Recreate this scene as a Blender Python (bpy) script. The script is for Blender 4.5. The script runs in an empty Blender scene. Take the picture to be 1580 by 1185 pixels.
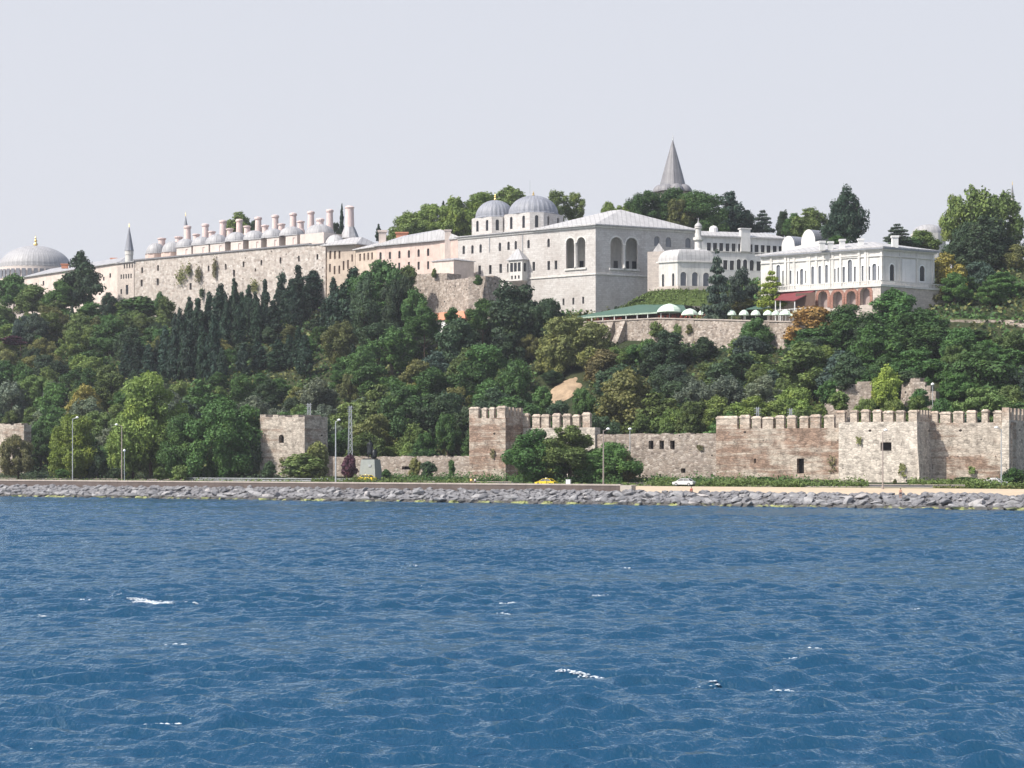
import bpy, bmesh, math, random
import numpy as np
from mathutils import Vector, Matrix, noise as mnoise
R = math.radians
random.seed(7)
rng = np.random.default_rng(11)
sc = bpy.context.scene
COL = sc.collection

# ---------------------------------------------------------------- camera, sky, sun
FP, CX, HY, CH = 3113.0, 790.0, 708.0, 8.5      # focal length in photo pixels, column of the axis, row of the horizon, eye height
cam_d = bpy.data.cameras.new('camera')
cam = bpy.data.objects.new('camera', cam_d); COL.objects.link(cam)
cam_d.sensor_width = 36; cam_d.lens = FP / 1580 * 36
cam_d.shift_y = (HY - 592.5) / 1580
cam_d.clip_start = 1; cam_d.clip_end = 20000
cam.location = (0, 0, CH); cam.rotation_euler = (R(90), 0, 0)
sc.camera = cam

SUN_EL = 47
SUN_H = Vector((-0.88, -0.475))
world = bpy.data.worlds.new('World'); sc.world = world; world.use_nodes = True
wt = world.node_tree
bg = wt.nodes['Background']
sky = wt.nodes.new('ShaderNodeTexSky'); sky.sky_type = 'NISHITA'
sky.sun_disc = False; sky.sun_elevation = R(SUN_EL)
sky.sun_rotation = math.atan2(SUN_H.x, SUN_H.y)
sky.air_density = 1.0; sky.dust_density = 3.0; sky.ozone_density = 2.0; sky.altitude = 0
hs = wt.nodes.new('ShaderNodeHueSaturation'); hs.inputs['Saturation'].default_value = 1.0; hs.inputs['Value'].default_value = 1.4
SKY = 0.12
wt.links.new(sky.outputs[0], hs.inputs['Color'])
# hazy summer air: the sky pales to white towards the horizon
tcw = wt.nodes.new('ShaderNodeTexCoord'); sxw = wt.nodes.new('ShaderNodeSeparateXYZ'); wt.links.new(tcw.outputs['Generated'], sxw.inputs[0])
rw_ = wt.nodes.new('ShaderNodeValToRGB'); wt.links.new(sxw.outputs['Z'], rw_.inputs[0])
rw_.color_ramp.elements[0].position = .0; rw_.color_ramp.elements[0].color = (1, 1, 1, 1)
rw_.color_ramp.elements[1].position = .70; rw_.color_ramp.elements[1].color = (.08, .08, .08, 1)
e_ = rw_.color_ramp.elements.new(.235); e_.color = (.90, .90, .90, 1)
e_ = rw_.color_ramp.elements.new(.33); e_.color = (.32, .32, .32, 1)
mxw = wt.nodes.new('ShaderNodeMix'); mxw.data_type = 'RGBA'
wt.links.new(rw_.outputs[0], mxw.inputs[0]); wt.links.new(hs.outputs[0], mxw.inputs[6])
mxw.inputs[7].default_value = (.69 / SKY, .702 / SKY, .757 / SKY, 1)
wt.links.new(mxw.outputs[2], bg.inputs['Color'])
bg.inputs['Strength'].default_value = SKY
sun_d = bpy.data.lights.new('sun', 'SUN'); sun_d.energy = 5.0; sun_d.angle = R(0.6); sun_d.color = (1.0, 0.95, 0.88)
sun = bpy.data.objects.new('sun', sun_d); COL.objects.link(sun)
_sd = Vector((SUN_H.x * math.cos(R(SUN_EL)), SUN_H.y * math.cos(R(SUN_EL)), math.sin(R(SUN_EL))))
sun.rotation_euler = _sd.to_track_quat('Z', 'Y').to_euler()
sun.location = (-200, -100, 300)
sc.view_settings.view_transform = 'Standard'; sc.view_settings.look = 'None'
sc.view_settings.exposure = 0.15; sc.view_settings.gamma = 1.0
sc.cycles.max_bounces = 6; sc.cycles.transparent_max_bounces = 6
sc.cycles.use_denoising = True

# ---------------------------------------------------------------- placing things
def kx(px): return (px - CX) / FP
def P(px, py, Y): return Vector((kx(px) * Y, Y, CH - (py - HY) / FP * Y))
def zat(py, Y): return CH - (py - HY) / FP * Y
def ST(s, t): return (.848 * s + .530 * t, 383.5 - .530 * s + .848 * t)      # along the shore, inland from the water line
def ts(x, Y): return (.848 * x - .530 * (Y - 383.5), .530 * x + .848 * (Y - 383.5))
def tline(px, t):
    k = kx(px); Y = (t + 325.2) / (.848 + .530 * k)
    return Vector((k * Y, Y))
def pxof(x, Y): return CX + x / Y * FP
def pyof(z, Y): return HY - (z - CH) / Y * FP
TK = [-60, -10, -2, 0, 5.5, 7.5, 10, 15, 30, 40, 48, 60, 80, 110, 140, 160, 195, 230, 300, 1500]
ZK = [-9, -4, -1.2, -.5, 2.1, 2.5, 2.75, 3.2, 3.9, 4.5, 5.5, 8, 14, 27, 41, 48.5, 57, 61, 65, 65]
def terrain(x, Y):
    s, t = ts(x, Y)
    z = float(np.interp(t, TK, ZK))
    if t > 52:
        w = min(1, (t - 52) / 25)
        z += w * (1.6 * mnoise.noise((x * .035, Y * .035, 1.7)) + .7 * mnoise.noise((x * .11, Y * .11, 4.1)))
    return z

# ---------------------------------------------------------------- objects
WORG = {}
def link(o): COL.objects.link(o); return o
def tag(o, label, cat, group=None, kind=None):
    o['label'] = label; o['category'] = cat
    if group: o['group'] = group
    if kind: o['kind'] = kind
    return o
def struct(o, kind='structure'):
    o['kind'] = kind
    return o
def thing(name, label, cat, loc, group=None, rz=0):
    o = bpy.data.objects.new(name, None); link(o)
    o.empty_display_size = .5
    o.location = loc; o.rotation_euler = (0, 0, rz)
    WORG[o.name] = Vector(loc)
    return tag(o, label, cat, group)

def auto_uv(me):
    uv = me.uv_layers.new(name='UVMap')
    n = len(me.loops)
    if n == 0: return
    co = np.zeros(len(me.vertices) * 3, dtype=np.float32); me.vertices.foreach_get('co', co); co = co.reshape(-1, 3)
    vi = np.zeros(n, dtype=np.int32); me.loops.foreach_get('vertex_index', vi)
    nm = np.zeros(len(me.polygons) * 3, dtype=np.float32); me.polygons.foreach_get('normal', nm); nm = nm.reshape(-1, 3)
    tot = np.zeros(len(me.polygons), dtype=np.int32); me.polygons.foreach_get('loop_total', tot)
    ln = np.repeat(nm, tot, axis=0); lc = co[vi]
    h = np.hypot(ln[:, 0], ln[:, 1]); hh = np.where(h < 1e-6, 1, h)
    u = (-ln[:, 1] * lc[:, 0] + ln[:, 0] * lc[:, 1]) / hh; v = lc[:, 2].copy()
    flat = np.abs(ln[:, 2]) > .8
    u = np.where(flat, lc[:, 0], u); v = np.where(flat, lc[:, 1], v)
    uv.data.foreach_set('uv', np.stack([u, v], 1).astype(np.float32).ravel())

class MB:
    def __init__(s): s.v = []; s.f = []; s.m = []; s.mi = 0
    def add(s, pts): s.v += [tuple(p) for p in pts]; return list(range(len(s.v) - len(pts), len(s.v)))
    def face(s, pts): s.f.append(s.add(pts)); s.m.append(s.mi)
    def faces(s, pts, fs):
        i0 = len(s.v); s.v += [tuple(p) for p in pts]
        for f in fs: s.f.append([i0 + i for i in f]); s.m.append(s.mi)
    def prism(s, pts, z0, z1, top=None):
        """vertical block over a counter-clockwise footprint; top = other footprint for a batter"""
        n = len(pts); tp = top or pts
        v = [(p[0], p[1], z0) for p in pts] + [(p[0], p[1], z1) for p in tp]
        s.faces(v, [list(range(n))[::-1], list(range(n, 2 * n))] + [[i, (i + 1) % n, n + (i + 1) % n, n + i] for i in range(n)])
    def box(s, c, size, rz=0, z0=None):
        """c = centre of the base when z0 is None"""
        ca, sa = math.cos(rz), math.sin(rz); hx, hy = size[0] / 2, size[1] / 2
        q = [(c[0] + ca * a - sa * b, c[1] + sa * a + ca * b) for a, b in ((-hx, -hy), (hx, -hy), (hx, hy), (-hx, hy))]
        s.prism(q, c[2], c[2] + size[2])
    def lathe(s, c, prof, n=16, flute=0, a0=0.0, a1=None):
        rows = []
        for r, z in prof:
            rows.append([(c[0] + r * (1 - flute * (i % 2)) * math.cos(2 * math.pi * i / n), c[1] + r * (1 - flute * (i % 2)) * math.sin(2 * math.pi * i / n), c[2] + z) for i in range(n)])
        fs = []
        for j in range(len(rows) - 1):
            for i in range(n):
                fs.append([j * n + i, j * n + (i + 1) % n, (j + 1) * n + (i + 1) % n, (j + 1) * n + i])
        pts = [p for r in rows for p in r]
        fs.append(list(range(n))[::-1]); fs.append(list(range(len(pts) - n, len(pts))))
        s.faces(pts, fs)
    def tube(s, a, b, r0, r1=None, n=6):
        a, b = Vector(a), Vector(b); r1 = r0 if r1 is None else r1
        d = (b - a).normalized(); u = d.orthogonal().normalized(); w = d.cross(u)
        pts = [a + (u * math.cos(2 * math.pi * i / n) + w * math.sin(2 * math.pi * i / n)) * r0 for i in range(n)]
        pts += [b + (u * math.cos(2 * math.pi * i / n) + w * math.sin(2 * math.pi * i / n)) * r1 for i in range(n)]
        s.faces(pts, [[i, (i + 1) % n, n + (i + 1) % n, n + i] for i in range(n)] + [list(range(n))[::-1], list(range(n, 2 * n))])
    def mesh(s, name, mats, org=None, smooth=False, clean=False):
        me = bpy.data.meshes.new(name)
        o = org or Vector((0, 0, 0))
        me.from_pydata([(p[0] - o[0], p[1] - o[1], p[2] - o[2]) for p in s.v], [], s.f)
        for m in (mats if isinstance(mats, (list, tuple)) else [mats]): me.materials.append(m)
        if len(me.materials) > 1: me.polygons.foreach_set('material_index', s.m)
        if smooth: me.polygons.foreach_set('use_smooth', [True] * len(me.polygons))
        auto_uv(me)
        return me
    def build(s, name, mats, parent=None, smooth=False, org=None):
        if parent is not None: org = WORG[parent.name]
        o = bpy.data.objects.new(name, s.mesh(name, mats, org, smooth)); link(o)
        if parent is not None: o.parent = parent
        elif org is not None: o.location = org
        WORG[o.name] = Vector(org) if org is not None else Vector((0, 0, 0))
        return o

def part_at(name, me, parent, loc=(0, 0, 0), scale=(1, 1, 1), rz=0):
    o = bpy.data.objects.new(name, me); link(o); o.parent = parent
    o.location = loc; o.scale = scale; o.rotation_euler = (0, 0, rz)
    return o
def copy_tree(o, parent=None):
    c = o.copy(); link(c)
    if parent is not None: c.parent = parent
    for ch in list(o.children): copy_tree(ch, c)
    return c

# ---------------------------------------------------------------- materials
class NT:
    def __init__(s, name):
        s.m = bpy.data.materials.new(name); s.m.use_nodes = True; s.t = s.m.node_tree
        s.b = s.t.nodes['Principled BSDF']; s.out = s.t.nodes['Material Output']
    def n(s, typ, ins=None, **at):
        nd = s.t.nodes.new('ShaderNode' + typ)
        for k, v in at.items(): setattr(nd, k, v)
        for k, v in (ins or {}).items(): s.set(nd, k, v)
        return nd
    def set(s, nd, k, v):
        if isinstance(v, bpy.types.NodeSocket): s.t.links.new(v, nd.inputs[k])
        elif isinstance(v, bpy.types.Node): s.t.links.new(v.outputs[0], nd.inputs[k])
        else:
            sk = nd.inputs[k]
            if sk.type == 'RGBA' and len(v) == 3: v = (*v, 1)
            sk.default_value = v
    def mix(s, a, b, f, typ='MIX'):
        nd = s.n('Mix', data_type='RGBA', blend_type=typ)
        s.set(nd, 0, f); s.set(nd, 6, a); s.set(nd, 7, b)
        return nd.outputs[2]
    def math(s, op, a, b=0.0, c=None):
        ins = {0: a, 1: b}
        if c is not None: ins[2] = c
        return s.n('Math', ins, operation=op).outputs[0]
    def ramp(s, f, stops, interp='LINEAR'):
        nd = s.n('ValToRGB', {0: f}); cr = nd.color_ramp; cr.interpolation = interp
        while len(cr.elements) < len(stops): cr.elements.new(.5)
        for e, (p, c) in zip(cr.elements, stops):
            e.position = p; e.color = (*c, 1) if len(c) == 3 else c
        return nd.outputs[0]
    def uv(s, sx=1, sy=1):
        u = s.n('UVMap'); mp = s.n('Mapping', {0: u.outputs[0]}); mp.inputs['Scale'].default_value = (sx, sy, 1)
        return mp.outputs[0]
    def pos(s, sx=1, sy=1, sz=1):
        g = s.n('NewGeometry'); mp = s.n('Mapping', {0: g.outputs['Position']}); mp.inputs['Scale'].default_value = (sx, sy, sz)
        return mp.outputs[0]
    def noise(s, vec, scale, detail=4, rough=.6, out='Fac'):
        return s.n('TexNoise', {'Vector': vec, 'Scale': scale, 'Detail': detail, 'Roughness': rough}).outputs[out]
    def done(s, col, rough=.85, bump=None, bs=.3, bd=.05, spec=.3, metal=0):
        s.set(s.b, 'Base Color', col); s.set(s.b, 'Roughness', rough); s.b.inputs['Specular IOR Level'].default_value = spec
        s.b.inputs['Metallic'].default_value = metal
        if bump is not None:
            bn = s.n('Bump', {'Height': bump, 'Strength': bs, 'Distance': bd}); s.set(s.b, 'Normal', bn)
        return s.m

def grey(v): return (v, v, v)
def stone(name, cols, cell=.55, flat=1.8, mortar=None, stain=.5, stain_scale=.12, bs=.5, dark=(.10, .085, .075), holes=.0):
    """rubble masonry: cells of different stones, darker joints, weather stains"""
    m = NT(name); uv = m.uv(1 / cell / flat, 1 / cell)
    wob = m.noise(m.uv(1, 1), .9, 2, out='Color')
    uvw = m.mix(uv, wob, .12, 'ADD')
    v = m.n('TexVoronoi', {'Vector': uvw, 'Scale': 1.0}); sep = m.n('SeparateColor', {0: v.outputs['Color']})
    n = len(cols); c = m.ramp(sep.outputs[0], [(i / max(1, n - 1), cc) for i, cc in enumerate(cols)])
    e = m.n('TexVoronoi', {'Vector': uvw, 'Scale': 1.0}, feature='DISTANCE_TO_EDGE')
    c = m.mix(mortar or dark, c, m.ramp(e.outputs['Distance'], [(.0, grey(.25)), (.09, grey(1))]))
    big = m.noise(m.uv(1, 1), stain_scale, 6, .65)
    c = m.mix(c, m.mix(c, dark, .65), m.math('MULTIPLY', m.ramp(big, [(.46, grey(0)), (.72, grey(1))]), stain))
    mid = m.noise(m.uv(1, .45), .8, 5, .7)
    c = m.mix(c, m.ramp(mid, [(.3, grey(.55)), (.5, grey(.92)), (.7, grey(1.15))]), .8, 'MULTIPLY')
    if holes:
        hv = m.n('TexVoronoi', {'Vector': m.uv(.75, .75), 'Scale': 1.0})
        hs_ = m.n('SeparateColor', {0: hv.outputs['Color']})
        hk = m.math('MULTIPLY', m.math('LESS_THAN', hv.outputs['Distance'], .2), m.math('LESS_THAN', hs_.outputs[1], holes))
        c = m.mix(c, (.03, .025, .022), hk)
    return m.done(c, .9, m.ramp(e.outputs['Distance'], [(.0, grey(0)), (.2, grey(1))]), bs, .08, .2)

def ashlar(name, c1, c2, w=1.1, h=.5, stain=.4, mortar=None, dark=None):
    m = NT(name)
    br = m.n('TexBrick', {'Vector': m.uv(1, 1), 'Color1': c1, 'Color2': c2, 'Mortar': mortar or tuple(x * .72 for x in c1), 'Scale': 1.0, 'Mortar Size': .025, 'Brick Width': w, 'Row Height': h, 'Bias': -.2})
    big = m.noise(m.uv(1, .5), .16, 6, .7)
    dk = dark or tuple(x * .5 for x in c1)
    c = m.mix(br.outputs[0], dk, m.math('MULTIPLY', m.ramp(big, [(.45, grey(0)), (.75, grey(1))]), stain))
    spk = m.noise(m.uv(1, 1), 1.6, 5, .8)
    c = m.mix(c, m.ramp(spk, [(.3, grey(.68)), (.55, grey(1)), (.75, grey(1.08))]), .75, 'MULTIPLY')
    drip = m.noise(m.uv(.8, .05), 1.0, 4, .6)
    c = m.mix(c, dk, m.math('MULTIPLY', m.ramp(drip, [(.56, grey(0)), (.8, grey(1))]), stain * .6))
    return m.done(c, .9, br.outputs['Fac'], .15, .03, .2)

def plaster(name, c, var=.18, dirt=.35, dark=None):
    m = NT(name)
    a = m.noise(m.uv(1, 1), .35, 6, .7); d = m.noise(m.uv(1.2, .08), .9, 5, .65)
    dk = dark or tuple(x * .45 for x in c)
    col = m.mix(tuple(min(1, x * (1 + var)) for x in c), tuple(x * (1 - var) for x in c), m.ramp(a, [(.3, grey(0)), (.7, grey(1))]))
    col = m.mix(col, dk, m.math('MULTIPLY', m.ramp(d, [(.5, grey(0)), (.8, grey(1))]), dirt))
    return m.done(col, .88, a, .1, .02, .2)

def lead(name, c=(.42, .43, .45), seam=.9, var=.2):
    m = NT(name)
    a = m.noise(m.uv(1, 1), .45, 5, .7)
    col = m.mix(tuple(x * (1 - var) for x in c), tuple(min(1, x * (1 + var)) for x in c), m.ramp(a, [(.3, grey(0)), (.7, grey(1))]))
    w = m.n('TexWave', {'Vector': m.uv(1, 1), 'Scale': .32 / seam, 'Distortion': .15}, bands_direction='X', wave_profile='SAW')
    col = m.mix(col, tuple(x * .45 for x in c), m.ramp(w.outputs['Fac'], [(.0, grey(.8)), (.2, grey(0)), (1, grey(0))]))
    return m.done(col, .55, w.outputs['Fac'], .2, .04, .4)

def plain(name, c, rough=.7, spec=.4, metal=0, var=.15, sc_=1.5):
    m = NT(name); a = m.noise(m.pos(), sc_, 4, .6)
    col = m.mix(tuple(x * (1 - var) for x in c), tuple(min(1, x * (1 + var)) for x in c), a)
    return m.done(col, rough, None, spec=spec, metal=metal)

M = {}
M['kitchen_stone'] = stone('kitchen_stone', [(.545, .50, .45), (.45, .40, .35), (.62, .58, .53), (.36, .31, .27), (.58, .535, .49)], .6, 1.7, (.44, .36, .31), .35, .10, .3, (.20, .15, .12), .10)
M['pavilion_stone'] = ashlar('pavilion_stone', (.585, .56, .53), (.485, .455, .425), 1.2, .55, .6, None, (.30, .25, .22))
M['tower_stone'] = ashlar('tower_stone', (.60, .53, .47), (.48, .42, .38), 1.0, .5, .4)
M['rubble'] = stone('rubble', [(.42, .36, .30), (.28, .23, .19), (.52, .46, .40), (.20, .165, .14), (.46, .40, .34)], .42, 1.6, (.30, .25, .21), .6, .2, .6, (.12, .10, .08), .10)
def seawall_mat(name, pale, brick, red, rs=1.0):
    """alternating courses of brick and grey stone, patched and worn"""
    m = NT(name)
    uv = m.uv(1 / .95, 1 / .42)
    uvw = m.mix(uv, m.noise(m.uv(1, 1), .8, 2, out='Color'), .2, 'ADD')
    v = m.n('TexVoronoi', {'Vector': uvw, 'Scale': 1.0}); sep = m.n('SeparateColor', {0: v.outputs['Color']})
    ps = m.ramp(sep.outputs[0], [(0, tuple(x * .78 for x in pale)), (.35, pale), (.7, tuple(min(1, x * 1.15) for x in pale)), (1, tuple(x * .6 for x in pale))])
    bs_ = m.ramp(sep.outputs[1], [(0, tuple(x * .7 for x in brick)), (.5, brick), (1, tuple(min(1, x * 1.3) for x in brick))])
    band = m.noise(m.uv(.07, 1.0), .62, 5, .75)
    patch = m.noise(m.uv(1, 1.2), .11, 5, .6)
    f = m.math('ADD', m.math('MULTIPLY', band, .55), m.math('MULTIPLY', patch, .55))
    c = m.mix(ps, bs_, m.ramp(f, [(.55 - red, grey(0)), (.63 - red, grey(1))]))
    e = m.n('TexVoronoi', {'Vector': uvw, 'Scale': 1.0}, feature='DISTANCE_TO_EDGE')
    c = m.mix(c, m.ramp(e.outputs['Distance'], [(0, grey(.55)), (.1, grey(1))]), .8, 'MULTIPLY')
    hv = m.n('TexVoronoi', {'Vector': m.uv(.42, .55), 'Scale': 1.0}); hsep = m.n('SeparateColor', {0: hv.outputs['Color']})
    c = m.mix(c, (.04, .032, .028), m.math('MULTIPLY', m.math('LESS_THAN', hv.outputs['Distance'], .13), m.math('LESS_THAN', hsep.outputs[1], .30)))
    lp = m.noise(m.uv(1, 1), .16, 5, .62)
    c = m.mix(c, tuple(min(1, x * 1.22) for x in pale), m.math('MULTIPLY', m.ramp(lp, [(.56, grey(0)), (.66, grey(1))]), .7 if red < .05 else .5))
    dr = m.noise(m.uv(.55, .07), 1.0, 5, .65)
    c = m.mix(c, (.13, .105, .09), m.math('MULTIPLY', m.ramp(dr, [(.54, grey(0)), (.72, grey(1))]), .55))
    st = m.noise(m.uv(1, .7), .55, 6, .75)
    c = m.mix(c, m.ramp(st, [(.30, grey(.32)), (.45, grey(.88)), (.7, grey(1.2))]), .95, 'MULTIPLY')
    rel = m.math('ADD', e.outputs['Distance'], m.math('MULTIPLY', st, .8))
    return m.done(c, .92, rel, .7, .12, .15)
M['sea_wall_red'] = seawall_mat('sea_wall_red', (.50, .435, .36), (.285, .20, .15), .06)
M['sea_wall_mixed'] = seawall_mat('sea_wall_mixed', (.50, .44, .37), (.30, .225, .175), .0)
M['sea_wall_pale'] = seawall_mat('sea_wall_pale', (.58, .52, .445), (.40, .315, .245), -.08)
M['merlon_brick'] = seawall_mat('merlon_brick', (.53, .45, .37), (.37, .275, .21), .0)
M['pink_plaster'] = plaster('pink_plaster', (.60, .475, .415), .18, .5)
M['pink_pale'] = plaster('pink_pale', (.62, .53, .47), .18, .5)
M['chimney_plaster'] = plaster('chimney_plaster', (.66, .53, .49), .12, .3)
M['drum_plaster'] = plaster('drum_plaster', (.60, .53, .48), .15, .4)
M['white_plaster'] = plaster('white_plaster', (.68, .67, .65), .10, .5)
M['white_stone'] = plaster('white_stone', (.62, .60, .56), .15, .7)
M['tan_plaster'] = plaster('tan_plaster', (.52, .43, .35), .2, .4)
M['lead'] = lead('lead', (.255, .265, .295))
M['lead_pale'] = lead('lead_pale', (.37, .366, .37), 1.2)
M['lead_light'] = lead('lead_light', (.45, .44, .433), 1.3)
M['lead_brown'] = lead('lead_brown', (.215, .21, .22))
M['glass_dark'] = plain('glass_dark', (.025, .028, .035), .25, .5)
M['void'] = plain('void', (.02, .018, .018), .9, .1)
M['glass_grey'] = plain('glass_grey', (.16, .17, .19), .2, .5)
M['wood_dark'] = plain('wood_dark', (.10, .06, .045), .7)
M['gold'] = plain('gold', (.75, .55, .22), .35, .5, .8)
M['brick_red'] = stone('brick_red', [(.36, .17, .12), (.30, .13, .095), (.42, .22, .16)], .2, 2.5, (.35, .28, .24), .3, .3, .2)
M['canopy_green'] = plain('canopy_green', (.075, .135, .105), .75, .2, 0, .3, .6)
M['canopy_red'] = plain('canopy_red', (.17, .035, .04), .7)
M['parasol'] = plain('parasol', (.60, .72, .60), .7)
M['white_paint'] = plain('white_paint', (.75, .75, .73), .5)
M['pole_grey'] = plain('pole_grey', (.42, .44, .45), .5, .4, .3)
M['pole_brown'] = plain('pole_brown', (.30, .25, .22), .6)
M['lamp_glass'] = plain('lamp_glass', (.85, .85, .84), .2, .5)
M['concrete'] = plaster('concrete', (.40, .345, .30), .2, .5)
M['concrete_dark'] = plaster('concrete_dark', (.12, .095, .085), .25, .5)
M['granite'] = plaster('granite', (.30, .32, .30), .15, .3)
M['bronze'] = plain('bronze', (.022, .026, .028), .45, .5, .4)
M['car_yellow'] = plain('car_yellow', (.80, .58, .03), .3, .6, 0, .03)
M['car_white'] = plain('car_white', (.58, .59, .59), .3, .6, 0, .03)
M['rubber'] = plain('rubber', (.02, .02, .02), .9)
M['terracotta'] = plain('terracotta', (.55, .24, .15), .8, .2, 0, .25)
M['bark'] = plain('bark', (.10, .075, .055), .95, .1)
# ---------------------------------------------------------------- the ground and the sea
def np_mesh(name, verts, quads, mat, smooth=False):
    me = bpy.data.meshes.new(name)
    nv, nf = len(verts), len(quads)
    me.vertices.add(nv); me.vertices.foreach_set('co', np.asarray(verts, dtype=np.float32).ravel())
    me.loops.add(nf * 4); me.loops.foreach_set('vertex_index', np.asarray(quads, dtype=np.int32).ravel())
    me.polygons.add(nf); me.polygons.foreach_set('loop_start', np.arange(0, nf * 4, 4, dtype=np.int32))
    if smooth: me.polygons.foreach_set('use_smooth', np.ones(nf, dtype=bool))
    me.materials.append(mat); me.update(calc_edges=True)
    return me
def grid_quads(nr, nc):
    i = np.arange(nr - 1)[:, None] * nc + np.arange(nc - 1)[None, :]
    return np.stack([i, i + 1, i + nc + 1, i + nc], -1).reshape(-1, 4)

m = NT('hill_soil')
a = m.noise(m.pos(), .09, 6, .65); b = m.noise(m.pos(), .9, 5, .7)
c = m.mix((.022, .036, .016), (.05, .055, .025), m.ramp(a, [(.35, grey(0)), (.65, grey(1))]))
c = m.mix(c, (.09, .07, .045), m.ramp(b, [(.58, grey(0)), (.8, grey(.8))]))
M['hill_soil'] = m.done(c, .95, b, .8, .3, .1)
tt = np.concatenate([[-60, -10, -2], np.arange(0, 10, 1.25), np.arange(10, 52, 4), np.arange(52, 240, 4), [250, 270, 300, 400, 700, 1200, 2000]])
ss = np.concatenate([[-2000, -1200, -700], np.arange(-460, 420, 6), [450, 700, 1200, 2000]])
gv = []
for t_ in tt:
    for s_ in ss:
        x, y = ST(s_, t_); gv.append((x, y, terrain(x, y)))
g_me = np_mesh('ground', gv, grid_quads(len(tt), len(ss)), M['hill_soil'], True)
struct(link(bpy.data.objects.new('ground', g_me)))

def strip(name, s0, s1, t0, t1, off, mat, n=40):
    """a sheet that follows the flat shore ground, off metres above it"""
    tk = sorted({t0, t1} | {t for t in TK if t0 < t < t1}); sk = np.linspace(s0, s1, n)
    v = []
    for t_ in tk:
        for s_ in sk:
            x, y = ST(s_, t_); v.append((x, y, float(np.interp(t_, TK, ZK)) + off))
    me = np_mesh(name, v, grid_quads(len(tk), len(sk)), mat); auto_uv(me)
    return link(bpy.data.objects.new(name, me))
def s_at(px, t):
    p = tline(px, t); return ts(p.x, p.y)[0]

m = NT('asphalt'); M['asphalt'] = m.done(m.mix((.05, .05, .052), (.07, .068, .066), m.noise(m.pos(), 1.2)), .9)
m = NT('sand')
a = m.noise(m.pos(), .35, 6, .7)
M['sand'] = m.done(m.mix((.53, .43, .315), (.45, .36, .26), m.ramp(a, [(.35, grey(0)), (.7, grey(1))])), .95, m.noise(m.pos(), 3), .4, .05, .1)
m = NT('lawn')
M['lawn'] = m.done(m.mix((.045, .075, .02), (.08, .10, .035), m.noise(m.pos(), .8, 5, .7)), .95, m.noise(m.pos(), 4), .6, .1, .1)
M['paving'] = plaster('paving', (.40, .36, .31), .1, .2)
S_SPLIT = s_at(962, 7)
struct(strip('promenade', -420, S_SPLIT + 6, 6.9, 11.5, .012, M['paving']))
struct(strip('sand_path', S_SPLIT - 2, 420, 5.4, 16.5, .016, M['sand']))
struct(strip('lawn', -420, 420, 11.5, 18, .008, M['lawn']))
struct(strip('road', -420, 420, 18.5, 26, .012, M['asphalt']))
struct(strip('road_marking', -420, 420, 22.15, 22.35, .016, M['white_paint']))
for t0, nm in ((18.2, 'kerb'), (26.0, 'kerb')):
    mb = MB()
    for i in range(-420, 420, 20):
        q = [ST(i, t0), ST(i + 20, t0), ST(i + 20, t0 + .3), ST(i, t0 + .3)]
        z = float(np.interp(t0, TK, ZK)); mb.prism(q, z - .1, z + .13)
    struct(mb.build(nm, M['concrete']))

# sea: one sheet with real waves, finer rows where it is seen close
rows = [-900, -300, -60, 0, 12, 22]; y_ = 26.0
while y_ < 470: rows.append(y_); y_ += max(.085, .0016 * y_)
rows = np.array(rows)
cin = np.linspace(-.50, .50, 580); cout = np.array([.58, .8, 1.3, 2.2, 4.0])
cols = np.concatenate([-cout[::-1], cin, cout])
base = np.maximum(rows, 0) + 40
X = cols[None, :] * base[:, None]; Y = np.repeat(rows[:, None], len(cols), 1).astype(float)
dyr = np.gradient(rows)[:, None]
coarse = (np.abs(cols)[None, :] > .505) | (rows[:, None] < 24)
Z = np.zeros_like(X); DX = np.zeros_like(X); DY = np.zeros_like(X)
wr = np.random.default_rng(5)
gust = np.zeros_like(X)
for _ in range(10):
    an = wr.uniform(0, 6.28); kk = 2 * math.pi / wr.uniform(14, 60)
    gust += np.sin(kk * (X * math.cos(an) * .6 + Y * math.sin(an)) + wr.uniform(0, 6.28))
gust = np.clip(1 + .13 * gust, .6, 1.5)
for i in range(80):
    lam = math.exp(wr.uniform(math.log(.45), math.log(3.3 if i % 8 else 6.5))); k = 2 * math.pi / lam
    th = R(-84) + wr.normal(0, .46)
    ak = .033 if lam < 1.2 else .054 if lam < 3.3 else .032; am = ak / k
    fade = np.clip((lam / np.maximum(dyr, .12) - 1.6) / 1.6, 0, 1)
    ph = k * (X * math.cos(th) + Y * math.sin(th)) + wr.uniform(0, 6.28)
    w = np.where(coarse, 0, am * fade * gust)
    Z += w * np.cos(ph); DX -= w * math.cos(th) * np.sin(ph); DY -= w * math.sin(th) * np.sin(ph)
DEP = np.where(coarse, 0, 1.0)
wv = np.stack([X + .5 * DX, Y + .5 * DY, Z - .02], -1)
m = NT('sea_water')
p = m.pos(1, .55, 1)
n1 = m.noise(p, 2.8, 4, .65); n2 = m.noise(p, 11.0, 3, .6)
far = m.noise(m.pos(1, .30, 1), .55, 4, .65)
hgt = m.math('ADD', m.math('MULTIPLY', n1, .17), m.math('ADD', m.math('MULTIPLY', n2, .05), m.math('MULTIPLY', far, .9)))
bn = m.n('Bump', {'Height': hgt, 'Strength': .9, 'Distance': 1.0})
m.t.nodes.remove(m.b)
body = m.n('BsdfDiffuse', {'Color': (.0122, .060, .120, 1)}); up_ = m.n('CombineXYZ', {0: 0.0, 1: 0.0, 2: 1.0}); m.set(body, 'Normal', up_)     # light coming back out of the depth does not follow the ripples
gl_ = m.n('BsdfGlossy', {'Color': (.74, .90, 1, 1), 'Roughness': .11, 'Normal': bn.outputs[0]}); fr_ = m.n('Fresnel', {'IOR': 1.33, 'Normal': bn.outputs[0]})
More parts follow.
